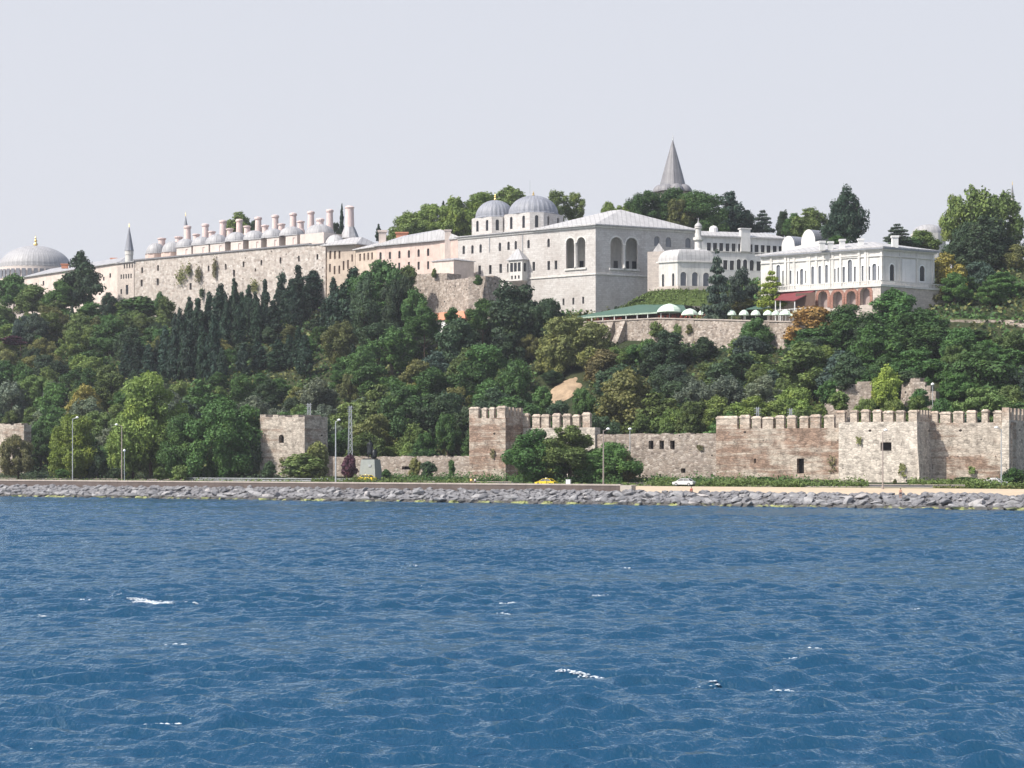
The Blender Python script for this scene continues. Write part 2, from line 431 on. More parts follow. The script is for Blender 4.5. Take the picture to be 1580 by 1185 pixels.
mx_ = m.n('MixShader', {0: fr_.outputs[0], 1: body.outputs[0], 2: gl_.outputs[0]}); m.t.links.new(mx_.outputs[0], m.out.inputs['Surface'])
M['sea_water'] = m.m
sea = link(bpy.data.objects.new('sea_water', np_mesh('sea_water', wv.reshape(-1, 3), grid_quads(len(rows), len(cols)), m.m, True)))
struct(sea)
def sea_z(x, y):
    j = int(np.argmin(np.abs(rows - y))); i = int(np.argmin(np.abs(cols * base[j] - x))); return float(Z[j, i]) - .02

# whitecaps: ragged sheets of froth lying on the crests
m = NT('sea_foam'); M['sea_foam'] = m.done(m.mix((.66, .69, .72), (.45, .52, .58), m.noise(m.pos(), 3, 4)), .8, m.noise(m.pos(), 8), .6, .05)
mb = MB()
def froth(px0, py0, px1, py1, dens, wid=.28):
    n = dens * 3
    for i in range(n):
        f = random.random(); px = px0 + (px1 - px0) * f; py = py0 + (py1 - py0) * f
        Yc = CH * FP / (py - HY); x = kx(px) * Yc
        w_ = wid * (1 - abs(2 * f - 1) ** 2) + .04
        x += random.gauss(0, .25); y = Yc + random.gauss(0, w_)
        r = random.uniform(.015, .075); h = random.uniform(.015, .045); z = sea_z(x, y) + .01
        k = 6; a0 = random.random() * 6
        ring = [(x + r * 1.6 * math.cos(a0 + 2 * math.pi * q / k) * random.uniform(.7, 1.2), y + r * math.sin(a0 + 2 * math.pi * q / k) * random.uniform(.7, 1.2), z) for q in range(k)]
        top = (x, y, z + h)
        mb.faces(ring + [top], [[q, (q + 1) % k, k] for q in range(k)])
froth(208, 926, 250, 933, 150, .5); froth(252, 930, 284, 931, 50, .2); froth(300, 932, 326, 934, 22, .15)
froth(757, 934, 792, 935, 40, .2); froth(862, 1043, 948, 1043, 30, .22); froth(1100, 1057, 1112, 1061, 6, .1); froth(1195, 1068, 1225, 1070, 16, .1)
froth(1222, 1014, 1245, 1016, 14, .12); froth(920, 919, 926, 920, 9, .1); froth(1392, 938, 1406, 939, 8, .1); froth(248, 1113, 262, 1114, 6, .08); froth(265, 849, 276, 850, 9, .1)
for _ in range(14): a = random.uniform(0, 1580); b = random.uniform(810, 1000); froth(a, b, a + random.uniform(2, 9), b, 3, .06)
struct(mb.build('sea_foam', M['sea_foam']), 'stuff')

# ---------------------------------------------------------------- the rock armour of the shore
m = NT('armour_rock')
oi = m.n('ObjectInfo'); rv = m.ramp(oi.outputs['Random'], [(0, (.19, .187, .195)), (.5, (.26, .257, .262)), (.9, (.33, .322, .322)), (1, (.42, .39, .37))])
a = m.noise(m.pos(), 1.3, 5, .7)
c = m.mix(rv, m.ramp(a, [(.3, grey(.6)), (.6, grey(1.1))]), .8, 'MULTIPLY')
g = m.n('NewGeometry'); sx = m.n('SeparateXYZ', {0: g.outputs['Position']})
lev = m.math('ADD', sx.outputs['Z'], m.math('MULTIPLY', m.noise(m.pos(), .55, 3, .6), -.75))
alg = m.ramp(lev, [(.0, grey(.85)), (.03, grey(0))])
patchy = m.ramp(m.noise(m.pos(), .32, 3, .6), [(.50, grey(0)), (.57, grey(1))])
c = m.mix(c, (.06, .057, .05), m.ramp(lev, [(.1, grey(.8)), (.35, grey(0))]))
c = m.mix(c, m.mix((.26, .29, .085), (.36, .37, .18), a), m.math('MULTIPLY', alg, patchy))
M['armour_rock'] = m.done(c, .9, m.noise(m.pos(), 3.5, 5, .7), .5, .1, .2)
def rock_mesh(seed):
    r = random.Random(seed); bm = bmesh.new(); bmesh.ops.create_icosphere(bm, subdivisions=2, radius=1)
    pl = [(Vector((r.gauss(0, 1), r.gauss(0, 1), r.gauss(0, .8))).normalized(), r.uniform(.5, .8)) for _ in range(14)]
    for v in bm.verts:
        for n_, d in pl:
            e = v.co.dot(n_) - d
            if e > 0: v.co -= n_ * e
        v.co += Vector((r.gauss(0, .03), r.gauss(0, .03), r.gauss(0, .03)))
        v.co.x *= .74; v.co.y *= .55; v.co.z *= .40
    me = bpy.data.meshes.new('boulder'); bm.to_mesh(me); bm.free(); me.materials.append(M['armour_rock'])
    return me
RK = [rock_mesh(i) for i in range(12)]
def rock(s, t, z, size, name='boulder'):
    o = bpy.data.objects.new(name, random.choice(RK)); link(o)
    x, y = ST(s, t); o.location = (x, y, z)
    o.rotation_euler = (random.gauss(0, .22), random.gauss(0, .22), -.55 + random.gauss(0, .5))
    o.scale = (size * random.uniform(1.0, 1.5), size * random.uniform(.9, 1.3), size * random.uniform(.6, 1.05))
    return o
S0, S1 = s_at(-12, 3), s_at(1592, 3)
n_row = 96
for r_i, (t0, z0, sz) in enumerate(((.4, .1, 1.75), (2.3, .95, 1.8), (4.2, 1.8, 1.65))):
    for i in range(n_row):
        s_ = S0 + (S1 - S0) * (i + (.5 if r_i % 2 else 0) + random.uniform(-.3, .3)) / n_row
        o = rock(s_, t0 + random.gauss(0, .35), z0 + random.gauss(0, .14), sz * random.uniform(.8, 1.25))
        tag(o, ('low grey boulder at the waterline with yellow green weed on its foot', 'grey boulder in the middle course of the shore rock armour',
                'pale grey boulder topping the shore rock armour below the promenade')[r_i], 'boulder',
            ('boulders along the waterline', 'boulders of the middle course', 'boulders of the top course')[r_i])
mb = MB()
ics = []
bm = bmesh.new(); bmesh.ops.create_icosphere(bm, subdivisions=1, radius=1)
iv = [v.co.copy() for v in bm.verts]; ifc = [[v.index for v in f.verts] for f in bm.faces]; bm.free()
def pebble(mb, c, r, fl=.7):
    mb.faces([(c[0] + v.x * r * random.uniform(.75, 1.25), c[1] + v.y * r * random.uniform(.75, 1.25), c[2] + v.z * r * fl * random.uniform(.75, 1.2)) for v in iv], ifc)
for i in range(6500):
    s_ = random.uniform(S0 - 60, S1 + 60); t_ = random.uniform(-.6, 5.9); x, y = ST(s_, t_)
    pebble(mb, (x, y, float(np.interp(t_, TK, ZK)) + random.uniform(-.1, .35)), random.uniform(.4, 1.0), .5)
struct(mb.build('shore_rubble', M['armour_rock']), 'stuff')
mb = MB()
for i in range(int(S0) - 250, int(S1) + 250, 10):
    mb.prism([ST(i, -3), ST(i + 10, -3), ST(i + 10, 6.0), ST(i, 6.0)], -2, -.35)
struct(mb.build('shore_bed', M['armour_rock']))
def slope_sheet(name, s0, s1, prof, mat):
    sk = np.linspace(s0, s1, 60); v = []
    for t_, z_ in prof:
        for s_ in sk: x, y = ST(s_, t_); v.append((x, y, z_))
    me = np_mesh(name, v, grid_quads(len(prof), len(sk)), mat); auto_uv(me); return link(bpy.data.objects.new(name, me))
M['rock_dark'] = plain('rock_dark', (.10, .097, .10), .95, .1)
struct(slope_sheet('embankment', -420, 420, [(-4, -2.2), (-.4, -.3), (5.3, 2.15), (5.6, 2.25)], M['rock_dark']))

# low sea parapet along the left part of the promenade
o = thing('parapet', 'long low dark concrete parapet with a pale coping above the shore rocks', 'parapet', (*ST(S_SPLIT, 6.3), 2.2))
mb = MB(); mc = MB(); s_ = -420.0
while s_ < S_SPLIT - .01:
    e_ = min(s_ + 12, S_SPLIT)
    zt = 3.75
    mb.prism([ST(s_, 5.9), ST(e_, 5.9), ST(e_, 6.6), ST(s_, 6.6)], 1.7, zt - .28)
    mc.prism([ST(s_, 5.8), ST(e_, 5.8), ST(e_, 6.9), ST(s_, 6.9)], zt - .28, zt)
    s_ = e_
mb.build('wall', M['concrete_dark'], o); mc.build('coping', M['concrete'], o)
mb = MB(); mb.prism([ST(S_SPLIT, 5.7), ST(S_SPLIT + 2.4, 5.7), ST(S_SPLIT + 2.4, 7.4), ST(S_SPLIT, 7.4)], 1.9, 3.55)
mb.build('end_block', M['paving'], o)
# ---------------------------------------------------------------- walls with real openings
def V2(p): return Vector((p[0], p[1]))
def s_on(A, B, px):
    d = (B - A).normalized(); k = kx(px)
    return (k * A.y - A.x) / (d.x - k * d.y)
def on(A, B, px):
    d = (B - A).normalized(); return A + d * s_on(A, B, px)
def arch_pts(s0, s1, z1, n=8):
    r = (s1 - s0) / 2; c = (s0 + s1) / 2
    return [(c - r * math.cos(math.pi * i / n), z1 - r + r * math.sin(math.pi * i / n)) for i in range(n + 1)]
def facade(mb, A, B, z0, z1, ops=(), depth=.45):
    """outer skin of a wall from A (left seen from outside) to B with recessed openings (s0, s1, z0, z1, arch)"""
    d = (B - A).normalized(); L = (B - A).length; n = Vector((d.y, -d.x))
    def pt(s, z, e=0): q = A + d * s - n * e; return (q.x, q.y, z)
    ops = [o for o in ops if o[0] > .02 and o[1] < L - .02 and o[2] >= z0 and o[3] < z1]
    S = sorted({0.0, L} | {o[0] for o in ops} | {o[1] for o in ops}); Zs = sorted({z0, z1} | {o[2] for o in ops} | {o[3] for o in ops})
    for i in range(len(S) - 1):
        sm = (S[i] + S[i + 1]) / 2
        run = None
        for j in range(len(Zs) - 1):
            zm = (Zs[j] + Zs[j + 1]) / 2
            hole = any(o[0] < sm < o[1] and o[2] < zm < o[3] for o in ops)
            if not hole and run is None: run = Zs[j]
            if run is not None and (hole or j == len(Zs) - 2):
                top = Zs[j] if hole else Zs[j + 1]
                mb.face([pt(S[i], run), pt(S[i + 1], run), pt(S[i + 1], top), pt(S[i], top)]); run = None
    for s0, s1, a, b, arch in ops:
        e = depth
        mb.face([pt(s0, a), pt(s1, a), pt(s1, a, e), pt(s0, a, e)])
        if arch:
            cp = arch_pts(s0, s1, b); zs = cp[0][1]
            h = len(cp) // 2
            for i in range(len(cp) - 1):
                p, q = cp[i], cp[i + 1]
                c_ = (s0, b) if i < h else (s1, b)
                mb.face([pt(*p), pt(*q), pt(*c_)][::-1] if True else None)
                mb.face([pt(*p), pt(*p, e), pt(*q, e), pt(*q)][::-1])
        else:
            zs = b; mb.face([pt(s0, b), pt(s0, b, e), pt(s1, b, e), pt(s1, b)])
        mb.face([pt(s0, a), pt(s0, a, e), pt(s0, zs, e), pt(s0, zs)])
        mb.face([pt(s1, a), pt(s1, zs), pt(s1, zs, e), pt(s1, a, e)])
def px_ops(A, B, specs):
    """openings measured on the photograph: centre column, centre row, width, height, arch"""
    d = (B - A).normalized(); out = []
    for sp in specs:
        cx, cy, w, h = sp[:4]; ar = bool(sp[4]) if len(sp) > 4 else False
        s0, s1 = s_on(A, B, cx - w / 2), s_on(A, B, cx + w / 2); Yc = (A + d * ((s0 + s1) / 2)).y
        out.append((s0, s1, zat(cy + h / 2, Yc), zat(cy - h / 2, Yc), ar))
    return out
def panes(root, A, B, ops, mat, depth=.35, name='window', frame=None, fw=.12):
    d = (B - A).normalized(); n = Vector((d.y, -d.x)); L = (B - A).length
    for s0, s1, a, b, ar in ops:
        if s0 < .02 or s1 > L - .02: continue
        mb = MB(); q0 = A - n * depth
        prof = [(s0, a), (s1, a)] + (arch_pts(s0, s1, b)[::-1] if ar else [(s1, b), (s0, b)])
        fr = [(q0 + d * s) for s, z in prof]
        f_ = [(p.x, p.y, z) for p, (s, z) in zip(fr, prof)]; bk = [(p.x - n.x * .06, p.y - n.y * .06, z) for p, (s, z) in zip(fr, prof)]
        k = len(f_); mb.faces(f_ + bk, [list(range(k)), list(range(k, 2 * k))[::-1]] + [[(i + 1) % k, i, k + i, k + (i + 1) % k] for i in range(k)])
        w = mb.build(name, mat, root)
        if frame:
            mf = MB(); q1 = A + n * .05
            def bar(sa, sb, za, zb):
                p0, p1 = q1 + d * sa, q1 + d * sb
                mf.prism([(p0.x, p0.y), (p1.x, p1.y), (p1.x - n.x * .12, p1.y - n.y * .12), (p0.x - n.x * .12, p0.y - n.y * .12)], za, zb)
            zt = b - (s1 - s0) / 2 if ar else b
            bar(s0 - fw, s0, a - fw, zt); bar(s1, s1 + fw, a - fw, zt); bar(s0, s1, a - fw, a)
            if ar:
                cp = arch_pts(s0, s1, b); co = arch_pts(s0 - fw, s1 + fw, b + fw)
                for i in range(len(cp) - 1):
                    pts = []
                    for e in (0, .12):
                        for s, z in (cp[i], cp[i + 1], co[i + 1], co[i]):
                            q = q1 + d * s - n * e; pts.append((q.x, q.y, z))
                    mf.faces(pts, [[0, 1, 2, 3], [7, 6, 5, 4], [3, 2, 6, 7], [1, 0, 4, 5]])
            else: bar(s0 - fw, s1 + fw, b, b + fw)
            mf.build('frame', frame, w)
def shell(mb, pts, z0, z1, ops=None, depth=.45, roof=True):
    """closed wall ring over a counter-clockwise footprint; ops = {edge: openings}"""
    n = len(pts)
    for i in range(n):
        facade(mb, V2(pts[i]), V2(pts[(i + 1) % n]), z0, z1, (ops or {}).get(i, ()), depth)
    if roof: mb.face([(p[0], p[1], z1) for p in pts])
def grow(pts, e):
    """offset a convex counter-clockwise footprint outward"""
    n = len(pts); out = []
    for i in range(n):
        a, b, c = V2(pts[i - 1]), V2(pts[i]), V2(pts[(i + 1) % n])
        d1 = (b - a).normalized(); d2 = (c - b).normalized()
        n1 = Vector((d1.y, -d1.x)); n2 = Vector((d2.y, -d2.x)); k = n1 + n2
        out.append(b + k * (e / max(.3, k.dot(n1))))
    return out
def hip(mb, pts, z, h, over=.6, ins=(.25, .25), th=.35):
    """hipped roof over four corners; ridge from the middle of side 3-0 to the middle of side 1-2, drawn in by ins"""
    q = grow(pts, over); m0 = (q[3] + q[0]) / 2; m1 = (q[1] + q[2]) / 2
    r0 = m0.lerp(m1, ins[0]); r1 = m1.lerp(m0, ins[1])
    v = [(p.x, p.y, z) for p in q] + [(p.x, p.y, z + th) for p in q] + [(r0.x, r0.y, z + th + h), (r1.x, r1.y, z + th + h)]
    mb.faces(v, [[3, 2, 1, 0], [0, 1, 5, 4], [1, 2, 6, 5], [2, 3, 7, 6], [3, 0, 4, 7], [4, 5, 9, 8], [5, 6, 9], [6, 7, 8, 9], [7, 4, 8]])
def quad4(A, B, back):
    d = (B - A).normalized(); n = Vector((d.y, -d.x)); return [A, B, B - n * back, A - n * back]
def dome_prof(r, h, n=10, lip=.0):
    return [(r + lip, 0), (r + lip, .18)] + [(r * math.cos(math.pi / 2 * i / n), .18 + h * math.sin(math.pi / 2 * i / n)) for i in range(n)] + [(.02, .18 + h)]
def finial(mb, c, h, r=.28):
    mb.lathe(c, [(r * .5, 0), (r, h * .18), (r * .4, h * .36), (r * .75, h * .5), (r * .25, h * .64), (r * .4, h * .74), (r * .12, h * .84), (.03, h)], 8)

# ---------------------------------------------------------------- the old sea walls
def merlons(root, A, B, zt, specs, thick, h, mat, cap=True):
    """specs: (left column, right column) on the photograph"""
    d = (B - A).normalized(); n = Vector((d.y, -d.x))
    for p0, p1 in specs:
        s0, s1 = s_on(A, B, p0), s_on(A, B, p1); mb = MB()
        h_ = h * random.uniform(.86, 1.05); s0 += random.uniform(-.12, .12); s1 += random.uniform(-.12, .12)
        def q(sa, sb, e0, e1): return [A + d * sa - n * e0, A + d * sb - n * e0, A + d * sb - n * e1, A + d * sa - n * e1]
        j = random.uniform(-.05, .05)
        mb.prism(q(s0 + j, s1 + j, 0, thick), zt, zt + h_ * .82)
        mb.prism(q(s0 - .12, s1 + .12, -.1, thick + .1), zt + h_ * .82, zt + h_ * .92, )
        mb.prism(q(s0 - .06, s1 + .06, -.04, thick + .04), zt + h_ * .92, zt + h_ * 1.05, q(s0 + .2, s1 - .2, .2, thick - .2))
        mb.build('merlon', mat, root)
def wall_seg(name, label, px0, px1, t, ztop, thick, mat, ops_px=(), base=2.5, cat='city wall', open_mat='void', rag=0, batter=0.0, group=None):
    A, B = tline(px0, t), tline(px1, t)
    q = quad4(A, B, thick)
    o = thing(name, label, cat, (A.x, A.y, base), group)
    mb = MB(); ops = px_ops(A, B, ops_px)
    if batter:
        d = (B - A).normalized(); n = Vector((d.y, -d.x))
        L = (B - A).length
        lo = [A - d * batter + n * batter, B + d * batter + n * batter, q[2] + d * batter, q[3] - d * batter]
        mb.prism(lo, base, (base + ztop) * .5, [lo[i].lerp(V2(q[i]), .55) for i in range(4)]) if not ops else None
    shell(mb, q, base, ztop, {0: ops}, 1.2)
    if rag:
        d = (B - A).normalized(); n = Vector((d.y, -d.x)); L = (B - A).length; s = 0.0
        while s < L - .3:
            w = random.uniform(.5, 1.6); w = min(w, L - s); h = random.uniform(.05, rag)
            if random.random() < .75:
                e = random.uniform(.0, .15)
                mb.prism([A + d * s - n * e, A + d * (s + w) - n * e, A + d * (s + w) - n * (thick - e), A + d * s - n * (thick - e)], ztop, ztop + h)
            s += w
    w = mb.build('wall', mat, o)
    if ops: panes(o, A, B, ops, M[open_mat], 1.1, 'opening')
    return o, A, B
def zt_at(px, t, py): return zat(py, tline(px, t).y)

# far left fragment
wall_seg('city_wall', 'low broken stone wall fragment at the far left shore behind a rusty bush', -60, 37, 39, zt_at(20, 39, 656), 2.5, M['sea_wall_mixed'], rag=.5)
# square ruined tower
o, A, B = wall_seg('wall_tower', 'square ruined stone tower with one dark window hole and a ragged top', 401, 470, 34, zt_at(435, 34, 644), 8.5, M['sea_wall_mixed'], [(434, 677, 8, 13, 1)], rag=.75)
mb = MB(); q_ = tline(490, 41); zb = 3
for dx, h_ in ((0, 9.2), (1.1, 7.1)):
    mb.prism([(q_.x + dx, q_.y), (q_.x + dx + 1.1, q_.y), (q_.x + dx + 1.1, q_.y + 3), (q_.x + dx, q_.y + 3)], zb, zb + h_)
for i in range(14): pebble(mb, (q_.x + random.uniform(0, 2), q_.y + random.uniform(-.2, .4), random.uniform(9, 12)), random.uniform(.25, .5))
tag(mb.build('wall_stub', M['sea_wall_pale'], org=Vector((q_.x, q_.y, zb))), 'narrow broken wall stub beside the square ruined tower', 'ruin')
# low wall behind the monument
o, A, B = wall_seg('city_wall', 'low pale rubble wall with patched holes behind the bronze monument', 505, 724, 40, zt_at(620, 40, 705), 1.6, M['rubble'], [(632, 722, 24, 5)], rag=.3)
# brick tower with battlements
ZB = zt_at(750, 33, 645)
o, A, B = wall_seg('wall_tower', 'tall square brick and stone tower with battlements left of the shore trees', 724, 780, 33, ZB, 7.5, M['sea_wall_red'])
merlons(o, A, B, ZB, [(724, 738.5), (743, 751), (754.5, 763), (767, 780)], .8, 2.4, M['merlon_brick'])
C_ = quad4(A, B, 7.5)[2]; d_ = (C_ - B)
for i in range(5):
    p = B + d_ * (.06 + .19 * i); dn = d_.normalized(); w_ = 0.85; n_ = Vector((dn.y, -dn.x)); mb = MB()
    mb.prism([p, p + dn * w_, p + dn * w_ - n_ * .8, p - n_ * .8], ZB, ZB + 2.3 + random.uniform(-.2, .1)); mb.build('merlon', M['merlon_brick'], o)
# crenellated wall right of it
ZW = zt_at(860, 40, 660)
o, A, B = wall_seg('city_wall', 'short battlemented wall rising behind the rounded shore trees', 800, 918, 40, ZW, 2.2, M['sea_wall_pale'])
merlons(o, A, B, ZW, [(806, 816), (821, 832), (836, 847), (852, 863), (868, 879), (884, 894), (899, 910)], .8, 2.9, M['merlon_brick'])
# lower plain wall
o, A, B = wall_seg('city_wall', 'low plain grey rubble wall with three square window holes in a row', 916, 1106, 40.5, zt_at(1020, 40.5, 670), 2, M['rubble'],
                   [(1004.5, 686.5, 7.5, 13), (1021, 686.5, 7, 13), (1037.5, 686.5, 7, 13), (1054, 726, 7, 7)], rag=.25)
# crenellated wall with the doorway
ZD = zt_at(1200, 39, 661)
o, A, B = wall_seg('city_wall', 'long reddish brick battlemented wall with a tall dark doorway', 1105, 1298, 39, ZD, 2.4, M['sea_wall_red'], [(1235, 719, 11, 23), (1165, 711, 3, 7)])
merlons(o, A, B, ZD, [(1105, 1137), (1141, 1156), (1160, 1174), (1177, 1192), (1196, 1209), (1214, 1228), (1233, 1247), (1251, 1266), (1271, 1286)], .9, 2.5, M['merlon_brick'])
# great tower
ZT = zt_at(1355, 33, 651)
TA, TB = tline(1296, 33), tline(1415, 33)
o, A, B = wall_seg('wall_tower', 'broad pale stone tower with one small square window, its right side in shade', 1294, 1415, 33, ZT, 8.5, M['sea_wall_pale'], [(1367, 689, 17, 13)])
merlons(o, A, B, ZT, [(1290, 1304), (1311.5, 1323), (1329, 1341), (1346, 1359), (1364, 1377), (1382, 1395), (1401, 1415)], .9, 2.3, M['merlon_brick'])
q = quad4(A, B, 8.5); d_ = q[2] - q[1]; dn = d_.normalized(); n_ = Vector((dn.y, -dn.x))
for i in range(5):
    p = q[1] + d_ * (.12 + .18 * i); mb = MB(); mb.prism([p, p + dn * .8, p + dn * .8 - n_ * .8, p - n_ * .8], ZT, ZT + 2.2); mb.build('merlon', M['merlon_brick'], o)
for A_, B_ in ((q[0], q[1]), (q[1], q[2])):                                # sloping foot of the tower
    d2 = (B_ - A_).normalized(); n2 = Vector((d2.y, -d2.x)); mb = MB(); ln = (B_ - A_).length
    pts = [A_ + n2 * .0, B_ + n2 * .0]
    zb, zm = 2.6, 12.5
    ea = .0 if A_ == q[0] else 1.0
    v = [(*(A_ - d2 * (1.0 if ea else .3) + n2 * 1.0), zb), (*(B_ + d2 * (1.0 if A_ == q[0] else 0) + n2 * 1.0), zb), (*(B_ + n2 * .03), zm), (*(A_ + n2 * .03), zm), (*A_, zb), (*B_, zb)]
    mb.faces(v, [[0, 1, 2, 3], [1, 5, 2], [4, 0, 3], [4, 5, 1, 0]])
    if A_ != q[0]: mb.build('battered_foot', M['sea_wall_pale'], o)
# wall between the great tower and the corner tower
ZE = zt_at(1500, 39.5, 652)
o, A, B = wall_seg('city_wall', 'weathered wall with battlements between the broad tower and the corner tower at right', 1432, 1562, 39.5, ZE, 2.4, M['sea_wall_mixed'])
merlons(o, A, B, ZE, [(1437, 1446), (1451, 1466), (1471, 1486), (1491, 1506), (1514, 1525), (1532, 1546)], .9, 2.3, M['merlon_brick'])
mb = MB(); d_ = (B - A).normalized(); n_ = Vector((d_.y, -d_.x))          # broken ledge half way up
s = s_on(A, B, 1462)
while s < s_on(A, B, 1545):
    w_ = random.uniform(.6, 1.5); zt = zat(702, A.y) + random.uniform(-.5, .15); e = random.uniform(.5, .58)
    mb.prism([A + d_ * s + n_ * e, A + d_ * (s + w_) + n_ * e, A + d_ * (s + w_) + n_ * .01, A + d_ * s + n_ * .01], 3.5, zt); s += w_
mb.build('lower_facing', M['sea_wall_red'], o)
# corner tower at the right edge: a narrow lit front and a long side in shade
A, B = tline(1546, 38.6), tline(1557, 38.6)
o = thing('wall_tower', 'shaded corner tower at the right edge with a narrow sunlit front', 'city wall', (A.x, A.y, 2.6))
mb = MB(); q = quad4(A, B, 15); shell(mb, q, 2.6, ZR if False else ZE + .4); mb.build('wall', M['sea_wall_pale'], o)
d_ = q[2] - q[1]; dn = d_.normalized(); n_ = Vector((dn.y, -dn.x))
mb = MB(); fd = (B - A).normalized(); fn = Vector((fd.y, -fd.x)); mb.prism([A, B, B - fn * .8, A - fn * .8], ZE + .4, ZE + 2.7); mb.build('merlon', M['merlon_brick'], o)
for i in range(6):
    p = q[1] + d_ * (.1 + .15 * i); mb = MB(); mb.prism([p, p + dn * 1.3, p + dn * 1.3 - n_ * .8, p - n_ * .8], ZE + .4, ZE + 2.6); mb.build('merlon', M['merlon_brick'], o)
# ---------------------------------------------------------------- the palace on the hill
def c3(X, Y): return (480 + X / 3.95, 270 + Y / 3.95)
def c2(X, Y): return (180 + X / 3.95, 290 + Y / 3.95)
def c4(X, Y): return (680 + X / 3.95, 200 + Y / 3.95)
def c5(X, Y): return (880 + X / 3.95, 200 + Y / 3.95)
def c8(X, Y): return (1100 + X / 4.389, 340 + Y / 4.389)
def W(fn, lst, w, h, arch=0, sc_=3.95):
    return [(*fn(p[0], p[1]), (p[2] if len(p) > 2 else w) / sc_, (p[3] if len(p) > 3 else h) / sc_, arch) for p in lst]
def corner(px, py, Z):
    Y = (Z - CH) * FP / (HY - py); return Vector((kx(px) * Y, Y))

# --- domed pavilion with the corner loggia
PB_Y = 560.0; PZ = zat(347.6, PB_Y)
PA, PB, PC = corner(706.6, 367, PZ), corner(919, 347.6, PZ), corner(1072, 357, PZ)
PD = PA + (PC - PB)
pav = thing('palace_pavilion', 'large pale stone pavilion with twin grey domes and tall arched loggia openings at its corner', 'palace', (*PB, 44.0))
mb = MB()
up = W(c4, [(140, 733), (193, 730), (243, 724), (360, 714), (413, 708), (457, 704), (535, 697), (657, 690)], 15, 52, 1)
lo = W(c4, [(146, 863), (190, 860), (237, 856), (302, 853), (365, 846), (412, 843), (567, 833), (658, 828), (702, 825)], 16, 55)
sl = W(c4, [(657, 1055), (748, 1050), (808, 1045), (868, 1040)], 12, 42)
big = W(c4, [(789, 753), (856, 748)], 50, 186, 1)
oA = px_ops(PA, PB, up + lo + sl); oAb = px_ops(PA, PB, big)
bigr = W(c4, [(1072, 750), (1165, 754)], 74, 190, 1)
oBb = px_ops(PB, PC, bigr); nich = px_ops(PB, PC, W(c4, [(1318, 680), (1388, 685), (1508, 690)], 34, 60, 1))
facade(mb, PA, PB, 40.0, PZ, oA + oAb, .6); facade(mb, PB, PC, 40.0, PZ, oBb + nich, .6)
facade(mb, PC, PD, 40.0, PZ); facade(mb, PD, PA, 40.0, PZ); mb.face([(p.x, p.y, PZ - .01) for p in (PA, PB, PC, PD)])
mb.build('wall', M['pavilion_stone'], pav)
panes(pav, PA, PB, oA, M['glass_dark'], .5); panes(pav, PB, PC, nich, M['glass_grey'], .35)
# loggia room behind the big arches
zs = min(o[2] for o in oAb + oBb) - .15; zr = max(o[3] for o in oAb + oBb) + .6
dA = (PB - PA).normalized(); nA = Vector((dA.y, -dA.x)); dC = (PC - PB).normalized(); nC = Vector((dC.y, -dC.x))
E0 = PB - dA * 15; lg = [E0 - nA * .62, PB - nA * .62 - nC * .62, PB + dC * 19 - nC * .62, PB + dC * 19 - nC * 5.5, PB - nA * 5.5 - nC * 5.5 , E0 - nA * 5.5]
mb = MB(); mb.face([(p.x, p.y, zs) for p in lg]); mb.face([(p.x, p.y, zr) for p in lg][::-1])
for a_, b_ in ((5, 4), (4, 3), (0, 5), (3, 2)):
    a, b = lg[a_], lg[b_]; mb.face([(a.x, a.y, zs), (b.x, b.y, zs), (b.x, b.y, zr), (a.x, a.y, zr)])
mb.build('loggia_room', M['white_stone'], pav)
for (a, b, fr) in ((lg[4], lg[3], .16), (lg[4], lg[3], .34), (lg[4], lg[3], .58), (lg[4], lg[3], .74), (lg[5], lg[4], .45), (lg[5], lg[4], .8)):
    d = (b - a).normalized(); n = Vector((d.y, -d.x)); p = a + (b - a) * fr + n * .06; mb = MB()
    mb.prism([p, p + d * 1.3, p + d * 1.3 - n * .05, p - n * .05], zs + .1, zs + 3.0); mb.build('door', M['glass_dark'], pav)
for A_, B_, ops in ((PA, PB, oAb), (PB, PC, oBb)):                         # pale surrounds, columns and sills
    d = (B_ - A_).normalized(); n = Vector((d.y, -d.x))
    for s0, s1, a, b, ar in ops:
        mb = MB(); cp, co = arch_pts(s0, s1, b, 12), arch_pts(s0 - .45, s1 + .45, b + .45, 12)
        for i in range(12):
            pts = []
            for e in (.07, -.3):
                for s, z in (cp[i], cp[i + 1], co[i + 1], co[i]):
                    q = A_ + d * s + n * e; pts.append((q.x, q.y, z))
            mb.faces(pts, [[0, 1, 2, 3], [3, 2, 6, 7], [1, 0, 4, 5]])
        mb.build('arch_surround', M['white_stone'], pav)
        mb = MB(); p = A_ + d * (s0 - .4); q = A_ + d * (s1 + .4)
        mb.prism([p + n * .35, q + n * .35, q - n * .3, p - n * .3], a - .55, a - .02); mb.build('balustrade', M['white_stone'], pav)
    m0 = (ops[0][1] + ops[1][0]) / 2; c_ = A_ + d * m0 + n * .1; zt = ops[0][3] - (ops[0][1] - ops[0][0]) / 2
    mb = MB(); mb.lathe((c_.x, c_.y, ops[0][2]), [(.42, 0), (.42, .4), (.3, .6), (.27, zt - ops[0][2] - .8), (.46, zt - ops[0][2] - .2), (.46, zt - ops[0][2])], 10); mb.build('column', M['white_stone'], pav, True)
mb = MB()
for A_, B_, y0, y1 in ((PA, PB, 428.5, 423.5), (PB, PC, 423.5, 421)):      # string course and cornice
    d = (B_ - A_).normalized(); n = Vector((d.y, -d.x)); z = zat(423.5, PB.y)
    for zz, hh, e in ((z, .4, .28), (PZ - .55, .5, .3)):
        mb.prism([A_ + n * e - d * (0 if A_ == PA else 0), B_ + n * e + d * e * .9, B_ - n * .01 , A_ - n * .01], zz, zz + hh)
mb.build('cornice', M['white_stone'], pav)
Es = s_on(PA, PB, 828); PE = PA + dA * Es; PF = PE + (PC - PB)
